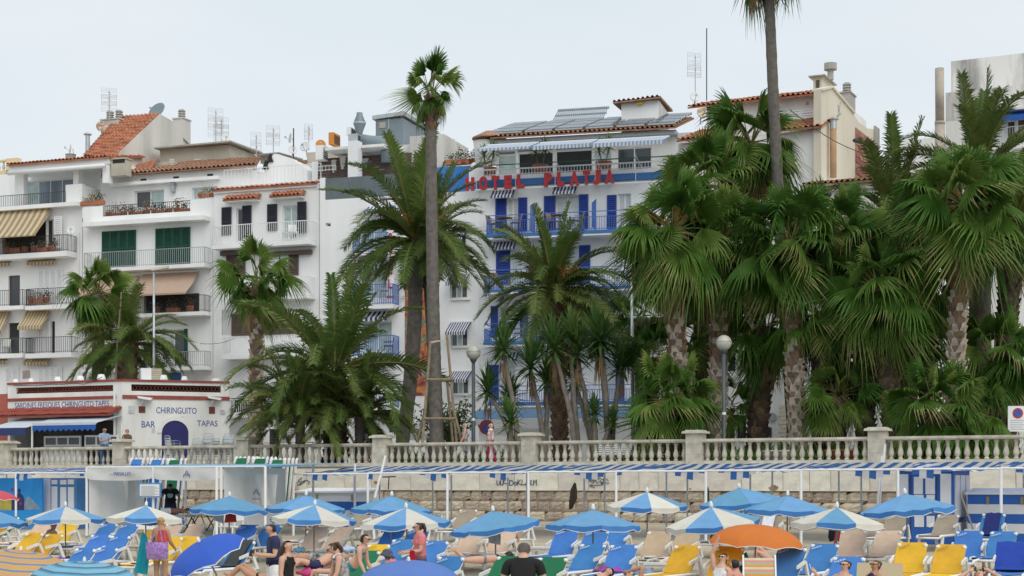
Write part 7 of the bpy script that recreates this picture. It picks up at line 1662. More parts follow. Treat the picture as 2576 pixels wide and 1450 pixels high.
# T shaped rake on the wall
o=MB();a=at('B3',660,545,57);b=at('B3',668,412,57);o.bar(a,b,.02,0,6);o.bar(at('B3',598,415,57),at('B3',738,410,57),.022,0,6);o=o.build('beach_rake',DARKMETAL,None);tag(o,'dark T shaped rake leaning on the wall coping','rake')
# massage tables and stools in the tent
def massage_table(label,k,x,y,w,m_,h=.66,Y=None):
    p=at(k,x,y,Y) if Y else over_sand(k,x,y,h);t=thing('massage_table',label,'massage table',(p.x,p.y,sand_z(p.x,p.y)),-WA+.05)
    m=MB();m.box(-w,w,-.32,.32,h-.07,h);m.build('padded_top',m_,t)
    for s in (-1,1):
        m=MB();m.bar((s*w*.85,-.28,0),(s*w*.85,.28,h-.07),.022,0,6);m.bar((s*w*.85,.28,0),(s*w*.85,-.28,h-.07),.022,0,6);m.bar((s*w*.85,-.28,0),(s*w*.3,-.28,h-.07),.018,0,6);m.build('leg',DARKMETAL,t)
    return t
mt=massage_table('padded massage table inside the white tent','B2',60,735,.92,mat('grey_vinyl',(.33,.38,.42),.5,.1,3),.70,54.6);massage_table('folding table with white pad right of the tent front','B2',420,790,.42,WHITEPL,.62)
# plastic stool and chairs
def plastic_chair(label,k,x,y,rz):
    p=over_sand(k,x,y,.42);t=thing('plastic_chair',label,'chair',(p.x,p.y,sand_z(p.x,p.y)),rz);MB().box(-.24,.24,-.22,.22,.40,.43).build('seat',WHITEPL,t)
    m=MB();m.hexa([(-.24,.2,.62),(.24,.2,.62),(.22,.28,.84),(-.22,.28,.84)],(0,.025,0))
    for x_ in (-.22,.22):m.bar((x_,.2,.42),(x_,.24,.66),.025)
    m.build('backrest',WHITEPL,t)
    for a in (-1,1):
        for b in (-1,1):MB().bar((a*.21,b*.19,.40),(a*.25,b*.24,0),.024).build('leg',WHITEPL,t)
        MB().bar((a*.25,-.2,.62),(a*.25,.22,.64),.022).build('armrest',WHITEPL,t)
plastic_chair('white plastic chair under the red towel','B2',640,925,-WA);plastic_chair('white plastic chair beside the leaning green loungers','B2',900,880,-WA+.4);plastic_chair('white plastic chair between the red towel and blue loungers','B2',740,930,-WA-.3)
# towels laid on loungers and other beach bits
def lump(name,label,cat,k,x,y,h,sc,m_,seed=1,rz=-WA):
    p=over_sand(k,x,y,h);r=random.Random(seed);m=MB();m.ball((0,0,0),1,20,12);m.v=[(a*sc[0]*(1+.22*math.sin(5*b+3*c+seed)+r.uniform(-.1,.1)),b*sc[1]*(1+.25*math.sin(6*a+2*c+seed)+r.uniform(-.1,.1)),c*sc[2]*(.75+.35*math.sin(7*a+4*b+seed)+r.uniform(-.12,.12))) for a,b,c in m.v]
    o=m.build(name,m_,None,True,p,(0,0,rz));tag(o,label,cat);return o
lump('towel','white towel bundled over the green lounger beside the man in black','towel','B4',680,1385,.62,(.25,.16,.17),TOW('white_towel2',(.72,.72,.74)),2);lump('towel','pale blue towel bundled behind the black top woman','towel','B2',1430,1175,.5,(.15,.10,.10),TOW('pale_blue_towel',(.22,.42,.66)),3)
lump('towel','pink towel heaped at the bottom, left of the green lounger','towel','B2',1560,1415,.35,(.36,.2,.12),TOW('pink_towel',(.62,.07,.25)),4);lump('beach_bag','orange and clear plastic bag behind the denim hat','bag','B3',790,1235,.45,(.22,.15,.16),mat('patterned_orange_bag',(.65,.45,.38),.5,.1,9,stain=(.5,.12,.03)),5)
lump('beach_bag','dark bag between the ringed parasols and blue lounger','bag','B1',765,1280,.35,(.24,.16,.12),TOW('dark_bag',(.05,.04,.07)),6);lump('towel','purple towel beside the dark bag','towel','B1',625,1280,.35,(.2,.15,.1),TOW('purple_towel',(.20,.10,.30)),7)
lump('towel','white crumpled towel right of the lying woman','towel','B2',960,1240,.4,(.28,.2,.12),TOW('off_white_towel',(.60,.56,.50)),8);lump('shopping_bag','white plastic bag on the massage table','bag','B2',175,640,1.02,(.13,.1,.15),WHITEPL,9);lump('towel','purple towel pillow under the reclining head at the bottom','towel','B4',1270,1395,.4,(.34,.16,.10),TOW('magenta_towel',(.30,.08,.34)),10);lump('towel','blue patterned towel by the raised arm at the bottom','towel','B4',1630,1420,.35,(.26,.16,.10),TOW('patterned_blue_towel',(.22,.32,.46)),11)
def drape(label,li,m_,w=.30,y0=-.35,x0=-.26,x1=.26,extra=.0,name='towel'):
    loc,rz,ang=LPOS[li];a=math.radians(ang);P=[]
    for i in range(12):
        s=-0.25+1.12*i/11;row=[]
        for j in range(7):
            x=x0+(x1-x0)*j/6
            if s<0:q=(x,s,.42)
            elif s<.80:q=(x,s*math.cos(a)-.02,.43+s*math.sin(a)+.012*math.sin(j*2.2+i))
            else:q=(x,.80*math.cos(a)+.05+(s-.8)*.15,.43+.80*math.sin(a)-(s-.8)*1.2)
            row.append(q)
        P.append(row)
    m=MB().grid(P);m.grid([[(q[0],q[1]+.01,q[2]-.012) for q in r[::-1]] for r in P]);o=m.build(name,m_,None,True,loc,(0,0,rz));tag(o,label,'towel');return o
idx={t_[4]:i for i,t_ in enumerate(LT)}
drape('royal blue towel spread over the blue lounger at the right edge',idx['covered by a royal blue towel'],TOW('royal_blue_towel',(.02,.06,.36)),x0=-.33,x1=.33);drape('navy towel over the lounger against the striped box',idx['against the striped box, draped with a navy towel'],TOW('navy_towel',(.015,.025,.14)),x0=-.2,x1=.2);drape('white towel over the taupe lounger behind the blue umbrella',idx['with a white towel, behind the plain blue umbrella'],TOW('white_towel3',(.66,.68,.74)),x0=-.24,x1=.1)
drape('dark towel over the blue lounger right of the round parasol',idx['with a dark towel over its top, right of the round blue parasol'],TOW('charcoal_towel',(.05,.055,.06)),x0=-.2,x1=.22)
# striped deckchair under the orange parasol, flowery pink lounger pad
p=over_sand('B5',1140,1270,.85);dc=thing('deckchair','striped deckchair in pink, orange and green under the orange parasol','deckchair',(p.x,p.y,sand_z(p.x,p.y)),-WA+.35);n=14
S3=[mat('deck_' +a,c,.8,.1,4) for a,c in (('rose',(.58,.26,.24)),('orange',(.60,.28,.06)),('cream',(.62,.52,.36)),('sage',(.36,.40,.26)))];m=MB()
for i in range(n):m.hexa([(-.28,-.35+.028*i,.28+.042*i),(.28,-.35+.028*i,.28+.042*i),(.28,-.35+.028*(i+1),.28+.042*(i+1)),(-.28,-.35+.028*(i+1),.28+.042*(i+1))],(0,.012,0),(0,2,1,3)[i % 4])
m.build('striped_sling',S3,dc);m=MB()
for s in (-.3,.3):m.bar((s,-.4,.22),(s,.06,.92),.022);m.bar((s,.3,0),(s,-.25,.45),.022);m.bar((s,-.4,.22),(s,-.45,0),.022)
m.build('frame',WHITEPL,dc)
p=over_sand('B6',700,1318,.88);pk=thing('padded_seat','flowery pink padded seat back behind the woman with the bun','chair',(p.x,p.y,sand_z(p.x,p.y)),-WA+.2);m=MB();m.hexa([(-.42,-.10,.35),(.42,-.10,.35),(.40,.22,.88),(-.40,.22,.88)],(0,.06,0));m.build('pad',mat('flowery_pink_cloth',(.52,.30,.26),.9,.1,22,stain=(.40,.42,.22)),pk);m=MB();[m.bar((s,.2,0),(s,.12,.6),.02) for s in (-.36,.36)];m.build('frame',WHITEPL,pk)
# turquoise towel held by the woman, steel tub
p=over_sand('B1',1500,945,.5);t=thing('steel_tub','shallow white tub on a stand near the massage tent','tub',(p.x,p.y,sand_z(p.x,p.y)));MB().box(-.4,.4,-.25,.25,.46,.62).build('tub',WHITEPL,t);m=MB();[m.bar((a*.36,b*.2,0),(a*.36,b*.2,.46),.02) for a in (-1,1) for b in (-1,1)];m.build('legs',WHITEPL,t)
p=over_sand('B1',1610,900,.5);t=MB().box(-.35,.35,-.25,.25,0,.62).build('yellow_crate',mat('yellow_plastic',(.55,.36,.08),.5,.1,4),None,loc=(p.x,p.y,sand_z(p.x,p.y)),rot=(0,0,-WA));tag(t,'yellow crate beside the woman with the purple bag','crate')

# ------------------------------------------------------------------ people: one continuous skinned body each, clothes and hair as children
def skinmat(n,c):return mat(n,c,.55,.12,7,spec=.35)
SK={'fair':skinmat('skin_fair',(.60,.36,.26)),'tan':skinmat('skin_tanned',(.46,.25,.16)),'dark':skinmat('skin_deep_tan',(.30,.15,.09)),'pink':skinmat('skin_reddened',(.58,.29,.22))}
def cl(n,c,**k):return mat('cloth_' +n,c,.85,.18,9,.3,50,**k)
CM=dict(navy=cl('navy',(.025,.03,.085)),black=cl('black',(.012,.012,.014)),white=cl('white',(.74,.74,.76)),pink=cl('coral_pink',(.66,.20,.20)),yellow=cl('yellow',(.62,.56,.03)),ltblue=cl('light_blue',(.30,.40,.58)),brown=cl('brown',(.14,.09,.065)),teal=cl('teal',(.01,.22,.26)),
          fuchsia=cl('fuchsia',(.55,.03,.17)),denim=cl('denim',(.07,.09,.13)),print=cl('grey_print',(.42,.46,.50),stain=(.08,.10,.13)),bprint=cl('black_print',(.05,.05,.055),stain=(.45,.45,.45)),grey=cl('grey',(.2,.2,.21)),jeans=cl('jeans',(.06,.10,.20)))
HAIR=dict(black=mat('hair_black',(.012,.010,.010),.45,.3,20),brown=mat('hair_brown',(.055,.028,.018),.5,.35,20),blonde=mat('hair_blonde',(.42,.26,.11),.5,.3,20),white=mat('hair_pale_blond',(.60,.48,.34),.6,.2,20),red=mat('hair_reddish',(.30,.13,.055),.5,.3,20),grey=mat('hair_grey',(.10,.085,.075),.6,.3,20))
EYE=mat('eye_dark',(.02,.015,.012),.2,.1,9);LIP=mat('lips',(.36,.12,.10),.5,.1,9);SGL=mat('sunglass_lens',(.012,.012,.014),.12,.1,9,spec=.7)
V=lambda *a:Vector(a)
def person(label,ref,at_,rz=0.0,H=1.68,skin='fair',g=1.0,torso=(0,0,1),chest=None,side=(1,0,0),head=(0,0,1),face=None,aL=((.15,0,-1),(.08,-.25,-1)),aR=((-.15,0,-1),(-.08,-.25,-1)),lL=((.05,0,-1),(0,.04,-1)),lR=((-.05,0,-1),(0,.04,-1)),foot=None,
           hair='brown',hstyle='short',wear=(),glasses=False,base=0.0,fem=False,name='person',floor=None):
    s=H/1.70;N=lambda v:Vector(v).normalized()
    T=N(torso);S=N(Vector(side)-T*Vector(side).dot(T));Fw=S.cross(T);T2=N(chest or torso);D=N(head);HF=N(Vector(face)-D*Vector(face).dot(D)) if face else N(Fw-D*Fw.dot(D));HS=D.cross(HF)*-1
    sw=.165 if not fem else .145;J={};E=[];RD={}
    def nd(n,p,r,par=None):
        J[n]=p;RD[n]=r*1.13
        if par:E.append((par,n))
    gs=g*s
    nd('pelvis',V(0,0,0),.108*gs);nd('spine',T*.15*s,(.100 if not fem else .088)*gs,'pelvis');nd('chest',T*.15*s+T2*.19*s,.112*gs,'spine');nd('neckb',J['chest']+T2*.16*s,.055*s,'chest')
    nd('headb',J['neckb']+D*.060*s,.056*s,'neckb');nd('headc',J['headb']+D*.075*s+HF*.012*s,.088*s,'headb');nd('headt',J['headc']+D*.068*s-HF*.006,.066*s,'headc')
    for q,sg,(ua,fa),(th,sh) in (('L',1,aL,lL),('R',-1,aR,lR)):
        c=J['chest']+T2*.085*s;nd('clav' +q,c+S*sg*.085*s*g,.070*gs,'chest');nd('sh' +q,c+S*sg*sw*s*g+T2*.005,.056*s*(.5+g*.5),'clav' +q)
        ua,fa=N(ua),N(fa);nd('um' +q,J['sh' +q]+ua*.14*s,.047*s*(.4+g*.6),'sh' +q);nd('el' +q,J['sh' +q]+ua*.28*s,.038*s,'um' +q);nd('fm' +q,J['el' +q]+fa*.10*s,.038*s,'el' +q);nd('wr' +q,J['el' +q]+fa*.245*s,.025*s,'fm' +q);nd('pa' +q,J['wr' +q]+fa*.065*s,.032*s,'wr' +q)
        pv=fa.cross(S if abs(fa.dot(S))<.8 else Fw).normalized()
        for i in range(4):
            o=pv*(i-1.5)*.018*s;nd('fa%d' % i+q,J['pa' +q]+o+fa*.045*s,.0095*s,'pa' +q);nd('fb%d' % i+q,J['pa' +q]+o+(fa+Fw*.25).normalized()*(.085-.008*abs(i-1.3))*s,.008*s,'fa%d' % i+q)
        nd('ta' +q,J['wr' +q]+fa*.03*s+pv*.045*s,.011*s,'pa' +q)
        th,sh=N(th),N(sh);nd('hip' +q,S*sg*.088*s*g-T*.045*s,.090*gs,'pelvis');nd('tm' +q,J['hip' +q]+th*.20*s,.076*gs,'hip' +q);nd('kn' +q,J['hip' +q]+th*.415*s,.052*s,'tm' +q);nd('cm' +q,J['kn' +q]+sh*.13*s,.052*s,'kn' +q);nd('an' +q,J['kn' +q]+sh*.40*s,.034*s,'cm' +q)
        fd=N(foot) if foot else N(Fw-sh*Fw.dot(sh)*.9+sh*.15) ;nd('to' +q,J['an' +q]+fd*.16*s+sh*.035*s,.026*s,'an' +q);nd('he' +q,J['an' +q]-fd*.045*s+sh*.03*s,.028*s,'an' +q)
    names=list(J);ix={n:i for i,n in enumerate(names)}
    me=bpy.data.meshes.new('skeleton');me.from_pydata([J[n] for n in names],[(ix[a],ix[b]) for a,b in E],[])
    o=bpy.data.objects.new('skeleton',me);COL.objects.link(o);md=o.modifiers.new('skin','SKIN');md.use_smooth_shade=True;md.branch_smoothing=.35
    for n,sv in zip(names,me.skin_vertices[0].data):sv.radius=(RD[n],RD[n]);sv.use_root=(n=='pelvis')
    ss=o.modifiers.new('sub','SUBSURF');ss.levels=2;ss.render_levels=2
    body=bpy.data.meshes.new_from_object(o.evaluated_get(bpy.context.evaluated_depsgraph_get()));bpy.data.objects.remove(o);bpy.data.meshes.remove(me)
    # widen the trunk sideways, shape the face
    hc=J['headc']
    bones=[('head','headb','headt'),('neck','neckb','headb'),('chest','chest','neckb'),('belly','spine','chest'),('hips','pelvis','spine')]
    for q in 'LR':bones+=[('clav','clav' +q,'sh' +q),('upper','sh' +q,'el' +q),('fore','el' +q,'wr' +q),('hand','wr' +q,'fb1' +q),('hip','pelvis','hip' +q),('thigh','hip' +q,'kn' +q),('shin','kn' +q,'an' +q),('foot','an' +q,'to' +q)]
    lab=[]
    for v in body.vertices:
        best=None
        for b,a,c in bones:
            A,B=J[a],J[c];ab=B-A;t=max(0,min(1,(v.co-A).dot(ab)/ab.length_squared));d=(A+ab*t-v.co).length/(RD[a]*(1-t)+RD[c]*t)
            if best is None or d<best[0]:best=(d,b,t)
        lab.append((best[1],best[2]));b=best[1]
        if b in ('chest','belly','hips'):
            x=v.co.dot(S);v.co+=S*x*.22
            if fem and b=='chest' and (v.co-J['chest']).dot(Fw)>.02:v.co+=Fw*.035*s*math.exp(-((abs(x)-.075*s)/.06) ** 2)
        if b=='head':
            w=v.co-hc;f,u,x=w.dot(HF),w.dot(D),w.dot(HS)
            v.co -= HS*x*.13
            if f>0:v.co+=HF*.026*math.exp(-(x/.022) ** 2-((u+.012)/.024) ** 2)+HF*.010*math.exp(-(x/.035) ** 2-((u+.075)/.025) ** 2)
            if f>.02:v.co -= HF*.008*math.exp(-((abs(x)-.032)/.02) ** 2-((u-.012)/.016) ** 2)
    body.update();zs=[v.co.z for v in body.vertices];lo=min(zs);sh_=Vector((0,0,base-lo if floor is None else floor))
    jr=J[ref]+sh_;k,x,y=at_[:3];Rz=Matrix.Rotation(rz,3,'Z')
    if len(at_)>3:p=at(k,x,y,at_[3]);loc=p-Rz @ jr;loc.z=sand_z(loc.x,loc.y) if len(at_)>4 else PZ
    else:p=over_sand(k,x,y,jr.z);loc=p-Rz @ jr;loc.z=p.z-jr.z
    body.materials.clear();body.materials.append(SK[skin]);body.name='body';body.transform(Matrix.Translation(sh_));body.polygons.foreach_set('use_smooth',[True]*len(body.polygons))
    t=thing(name,label,'person',loc,rz);obj('body',body,t)
    for n in J:J[n]=J[n]+sh_
    hc=J['headc'];nrm=[v.normal.copy() for v in body.vertices]
    def shell(nm,m_,pred,off,sub=None):
        keep=[i for i,v in enumerate(body.vertices) if pred(*lab[i],v.co)]
        ks=set(keep);fs=[p.vertices[:] for p in body.polygons if all(i in ks for i in p.vertices)]
        if not fs:return None
        used=sorted({i for f in fs for i in f});mp_={i:j for j,i in enumerate(used)};m=MB();m.add([body.vertices[i].co+nrm[i]*off for i in used],[[mp_[i] for i in f] for f in fs]);return m.build(nm,m_,t,True)
    TOPS=('chest','clav','belly','hips')
    W={'tshirt':lambda b,a,c:b in TOPS or b=='hip' and (c-J['pelvis']).dot(T)>-.05 or (b=='upper' and a<.62),'tank':lambda b,a,c:(b in ('belly','hips','chest') or b=='clav' and a<.35) and (c-J['chest']).dot(T2)<.125*s,'sleeveless':lambda b,a,c:b in TOPS or (b=='upper' and a<.03),
         'shorts':lambda b,a,c:b in ('hip',) or (b=='hips' and a<.55) or (b=='thigh' and a<.62),'longshorts':lambda b,a,c:b in ('hip',) or (b=='hips' and a<.55) or (b=='thigh') ,'trousers':lambda b,a,c:b in ('hip','thigh') or (b=='hips' and a<.55) or (b=='shin' and a<.93),'bikini':lambda b,a,c:(b=='hip') or (b=='hips' and a<.22) or (b=='thigh' and a<.06),
         'bra':lambda b,a,c:b in ('chest','belly') and abs((c-J['chest']).dot(T2)+.01)<.05*s,'strap':lambda b,a,c:b in ('chest','clav') and abs(abs((c-J['chest']).dot(S))-.075*s)<.022*s and (c-J['chest']).dot(T2)>.02}
    for kind,m_,nm in wear:shell(nm,CM[m_],W[kind],.013 if kind in ('tshirt','shorts','longshorts','trousers','sleeveless') else .008)
    HP=lambda f,u,x:hc+HF*f*s+D*u*s+HS*x*s
    if hair:
        lowb={'short':-.085,'bald':9,'long':-.12,'bun':-.085,'tail':-.085,'curly':-.10}[hstyle]
        def hp(b,a,c):
            if b not in ('head','neck','chest','clav'):return False
            w=c-hc;f,u=w.dot(HF),w.dot(D)
            return (u>.05+max(0,f)*.2) or (f<.015 and u>lowb*s and w.length<.2)
        if hstyle != 'bald':
            h=shell('hair',HAIR[hair],hp,.016 if hstyle in ('short','bun','tail') else .03)
            if hstyle=='long':m=MB();m.tube([HP(-.05,.03,0),HP(-.085,-.08,0),J['neckb']-Fw*.07*s,J['chest']-Fw*.12*s+T2*.03],[.06*s,.085*s,.08*s,.045*s],10);m.build('long_hair',HAIR[hair],h,True)
            if hstyle=='bun':m=MB();m.ball(HP(-.10,.02,0),.045*s,10,7);m.build('bun',HAIR[hair],h,True)
            if hstyle=='tail':m=MB();m.tube([HP(-.085,.03,0),HP(-.13,.0,0),HP(-.13,-.10,0),HP(-.11,-.17,0)],[.025,.042,.036,.012],8);m.build('ponytail',HAIR[hair],h,True)
    m=MB()
    for x in (-.078,.078):m.ball(HP(-.002,.0,x*1.08),.024*s,6,5,0,(.8,.5,1.3))
    m.build('ears',SK[skin],t,True)
    if glasses:
        m=MB()
        for x in (-.034,.034):m.ball(HP(.082,.013,x),.020*s,8,6,0,(1.1,.7,.8))
        m.bar(HP(.093,.018,-.02),HP(.093,.018,.02),.005);[m.bar(HP(.08,.02,x),HP(.0,.02,x*1.22),.005) for x in (-.062,.062)];m.build('sunglasses',SGL,t,True)
    else:
        m=MB();[m.ball(HP(.092,.013,x),.009*s,6,5) for x in (-.031,.031)];m.build('eyes',EYE,t)
    m=MB();m.tube([HP(.088,-.052,-.024),HP(.098,-.051,0),HP(.088,-.052,.024)],.006,4);m.build('mouth',LIP,t)
    return t,J,(Rz,loc)
def deg(a):return math.radians(a)
def wj(r,n):return r[2][0] @ r[1][n]+r[2][1]
LOUNGE=dict(torso=(0,.62,.78),head=(0,.25,.97),lL=((.08,-.93,.35),(.02,-.85,-.5)),lR=((-.08,-.93,.35),(-.02,-.85,-.5)),aL=((.25,.3,-.9),(.05,-.8,-.35)),aR=((-.25,.3,-.9),(-.05,-.8,-.35)),floor=.48)
def LG(**k):d=dict(LOUNGE);d.update(k);return d

# promenade
person('man in a light blue polo shirt with sunglasses leaning on the balustrade','headt',('K',1150,612,69.6),deg(40),1.80,'tan',1.12,aL=((.15,-.35,-.9),(-.3,-.85,.05)),aR=((-.15,-.35,-.9),(.3,-.85,.05)),head=(0,-.25,.97),hair='grey',wear=(('tshirt','ltblue','polo_shirt'),('trousers','jeans','jeans')),glasses=True)
person('woman with short reddish hair and brown shirt beside the stone pillar','headt',('K',1392,630,69.3),deg(-15),1.74,'fair',1.0,aR=((-.2,-.2,-.95),(.6,-.6,.7)),hair='red',wear=(('tshirt','brown','shirt'),('trousers','grey','trousers')),glasses=True,fem=True)
person('woman with pale short hair in a grey patterned dress walking left, sunglasses','headt',('W',1325,538,62.4),deg(-82),1.74,'pink',1.05,aL=((.1,-.25,-.95),(0,-.5,-.8)),aR=((-.1,.25,-.95),(0,-.3,-.9)),lL=((.03,-.3,-.95),(0,.12,-1)),lR=((-.03,.22,-.97),(0,.4,-.9)),hair='white',wear=(('sleeveless','print','dress_top'),('longshorts','print','dress_skirt')),glasses=True,fem=True)
person('woman with pale short hair in white top and pink trousers walking left','headt',('W',1772,556,61.9),deg(-80),1.71,'pink',1.08,aL=((.1,-.1,-.98),(0,-.35,-.9)),aR=((-.1,.15,-.98),(0,-.2,-.95)),lL=((.03,-.25,-.95),(0,.1,-1)),lR=((-.03,.2,-.97),(0,.35,-.92)),hair='white',wear=(('trousers','fuchsia','trousers'),('sleeveless','white','top')),fem=True)
SIT=dict(lL=((.12,-.98,.02),(.02,-.05,-1)),lR=((-.12,-.98,.02),(-.02,-.05,-1)))
person('dark-haired woman sitting on the bench under the bushy palm','headt',('B3',178,2,65.8),deg(-40),1.6,'fair',1.0,hair='black',wear=(('tank','black','top'),('shorts','white','shorts')),glasses=True,fem=True,**SIT)
person('second sitter in shorts beside her on the bench, partly behind the pillar','headt',('B3',432,62,65.2),deg(-50),1.45,'tan',1.0,hair='brown',wear=(('tank','ltblue','top'),('shorts','black','shorts')),torso=(0,-.35,.94),**SIT)
# tent and wall side
r=person('man in black T-shirt with round grey emblem bending over the massage table','headt',('B2',78,448,55.6,1),deg(10),1.92,'dark',1.1,torso=(0,-.10,.99),chest=(0,-.55,.84),head=(0,-.85,.5),aL=((.35,-.5,-.8),(-.1,-.6,-.8)),aR=((-.35,-.5,-.8),(.1,-.6,-.8)),hair='black',wear=(('tshirt','black','tshirt'),('shorts','navy','shorts')))
tp=r[0];c=r[1]['chest'];MB().lathe([(.10,-.006),(.10,.006)],18).build('round_emblem',mat('emblem_grey',(.30,.38,.40),.7,.2,9),tp,loc=c+V(0,-.145,-.09),rot=(PI/2-.35,0,0))
person('person lying face down on the massage table in white shorts','pelvis',('B2',70,672,54.6,1),deg(5),1.7,'dark',1.05,torso=(1,0,.02),side=(0,1,0),head=(1,0,.05),face=(.1,-.5,-.8),aL=((.85,.4,-.1),(.3,-.9,-.1)),aR=((.85,-.4,-.1),(.6,.7,-.1)),lL=((-1,.08,0),(-1,0,.05)),lR=((-1,-.08,0),(-1,0,.05)),hair='black',wear=(('shorts','white','shorts'),),floor=.83)
person('shirtless man with brown hair standing with his back turned under the canopy','headt',('B2',1330,418),deg(165),1.74,'tan',1.0,hair='brown',wear=(('longshorts','navy','shorts'),),aL=((.2,-.1,-.97),(.1,-.6,-.8)),aR=((-.2,-.1,-.97),(-.1,-.6,-.8)))
person('sunbather with raised knees on a far taupe lounger','knL',('B2',1600,845),deg(-35),1.68,'tan',**LG(lL=((.08,-.75,.66),(.02,-.5,-.86)),lR=((-.08,-.75,.66),(-.02,-.4,-.9))),wear=(('bikini','black','swimwear'),('bra','black','swim_top')),fem=True)
person('sunbather in black lying far back behind the white canopy post','headt',('B4',250,862),deg(-30),1.68,'tan',**LG(),wear=(('tank','black','swimsuit'),('bikini','black','swim_brief')),fem=True,hair='black')
# left part of the beach
person('bald bearded man reclining on a peach lounger at the left','headt',('B1',570,884),deg(-48),1.78,'tan',1.05,**LG(lL=((.08,-.8,.6),(.02,-.4,-.9)),lR=((-.08,-.85,.5),(-.02,-.5,-.85))),hair=None,wear=(('shorts','grey','shorts'),))
r=person('blonde woman in yellow shorts standing with her back turned, carrying bags and towels','headt',('B1',1680,838),deg(160),1.64,'tan',1.08,hair='blonde',hstyle='bun',wear=(('shorts','yellow','shorts'),('bra','yellow','bikini_top')),aL=((.28,-.15,-.95),(.25,-.85,.3)),aR=((-.25,-.1,-.97),(.1,-.75,-.5)),fem=True)
yb=wj(r,'pelvis').y
cloth('towel','coral towel over the shoulder of the blonde woman','towel','B1',[(1660,968),(1638,1040),(1650,1100),(1690,1200),(1705,1195),(1750,1110),(1750,1040),(1720,970)],yb-.24,TOW('coral_towel',(.66,.11,.11)),.02,.02)
cloth('towel','turquoise towel hanging from the hand of the blonde woman','towel','B1',[(1480,985),(1460,1100),(1425,1280),(1395,1410),(1540,1435),(1555,1280),(1545,1100),(1525,1010)],yb-.1,TOW('turquoise_towel',(.01,.28,.36)),.02,.03)
bp=at('B1',1640,1185,yb-.36);bg_=thing('beach_bag','big purple beach bag with white print on the blonde woman\'s back','bag',bp);m=MB();k_=bp.y/FPX/4.1477;PB=mat('purple_print_bag',(.24,.10,.38),.6,.1,16,stain=(.36,.26,.50))
P=[[(f*k_*118*(1-.12*abs(v-.3)),-.10*math.cos(f*1.5)*math.sin(PI*(v*.8+.15)),(.5-v)*k_*180) for f in (-1,-.6,-.2,.2,.6,1)] for v in (0,.2,.4,.6,.8,.95,1)];m.grid(P);m.grid([[(q[0],-q[1],q[2]) for q in r_[::-1]] for r_ in P]);m.build('bag_body',PB,bg_,True)
m=MB();m.tube([(-.12,-.02,.2),(-.05,0,.42),(.05,.06,.45),(.12,-.02,.2)],.012,5);m.build('strap',PB,bg_)
person('man lying with only his crossed feet and legs showing by the turquoise towel','anL',('B1',1225,1375),deg(65),1.75,'dark',torso=(0,1,.1),head=(0,1,.3),lL=((.06,-1,.05),(.0,-1,-.02)),lR=((-.06,-1,.05),(.0,-1,.02)),hair='brown',wear=(('shorts','navy','shorts'),),floor=.3)
# middle
r=person('man in navy T-shirt and white shorts looking down at a phone','headt',('B2',1115,915),deg(-68),1.77,'fair',1.10,head=(0,-.35,.93),aL=((.12,-.12,-.98),(-.25,-.95,.08)),aR=((-.12,-.12,-.98),(.30,-.95,.05)),hair='black',wear=(('shorts','white','shorts'),('tshirt','navy','tshirt')))
q=(wj(r,'paL')+wj(r,'paR'))/2+V(-.06,-.02,.03);o=MB().box(-.04,.04,-.015,.015,-.07,.07).build('phone',DARKMETAL,None,loc=q,rot=(.6,.2,.3));tag(o,'dark phone in the hands of the man in navy','phone')
person('woman with long dark hair and black tank top facing right beside him','headt',('B2',1312,1092),deg(62),1.62,'fair',.98,head=(0,-.1,1),hair='brown',hstyle='long',wear=(('shorts','denim','shorts'),('tank','black','tank_top')),aL=((.15,0,-1),(.0,-.3,-.95)),aR=((-.15,0,-1),(0,-.3,-.95)),fem=True)
person('brown-haired woman with white strap bending forward, seen from the side','headt',('B3',45,1122),deg(-72),1.60,'fair',1.05,torso=(0,-.12,.99),chest=(0,-.38,.92),head=(0,-.6,.8),hair='brown',hstyle='tail',wear=(('tank','bprint','dress'),('strap','white','strap'),('longshorts','bprint','skirt')),aL=((.15,-.2,-.98),(0,-.5,-.85)),aR=((-.15,-.2,-.98),(0,-.5,-.85)),fem=True,glasses=True)
SUP=dict(side=(0,-1,0));
person('woman in black bikini lying on her back with knees up at the bottom','knR',('B2',850,1325),deg(-8),1.66,'tan',1.0,torso=(1,0,.12),side=(0,-1,0),head=(.9,0,.4),face=(-.2,-.3,1),aL=((-.75,-.35,-.2),(-.7,-.4,.0)),aR=((-.7,.35,-.2),(-.8,.3,.0)),lL=((-.78,-.05,.62),(-.70,0,-.72)),lR=((-.72,.05,.70),(-.75,0,-.65)),hair='brown',wear=(('bikini','black','bikini_brief'),('bra','black','bikini_top')),fem=True,floor=.42)
person('person lying face down in black printed shorts on the yellow lounger','pelvis',('B2',1560,1255),deg(10),1.68,'tan',1.05,torso=(-1,0,.03),side=(0,-1,0),head=(-1,0,.1),face=(0,-.7,-.6),aL=((-.8,-.45,-.1),(-.4,.8,-.1)),aR=((-.8,.45,-.1),(-.3,-.8,-.1)),lL=((1,-.08,0),(1,0,.03)),lR=((1,.08,0),(1,0,.03)),hair='black',wear=(('shorts','bprint','shorts'),),floor=.50)
person('woman in teal bikini with dark curly hair propped up on her lounger, facing right','headt',('B3',430,1025),deg(72),1.66,'fair',1.0,torso=(0,-.62,.78),chest=(0,-.45,.9),head=(0,-.25,.97),lL=((.06,.95,-.22),(.02,1,.02)),lR=((-.06,.95,-.22),(-.02,1,.02)),aL=((.15,-.1,-1),(.05,-.45,-.85)),aR=((-.15,-.1,-1),(-.05,-.45,-.85)),hair='black',hstyle='curly',wear=(('bikini','teal','bikini_brief'),('bra','teal','bikini_top')),glasses=True,fem=True,base=.42)
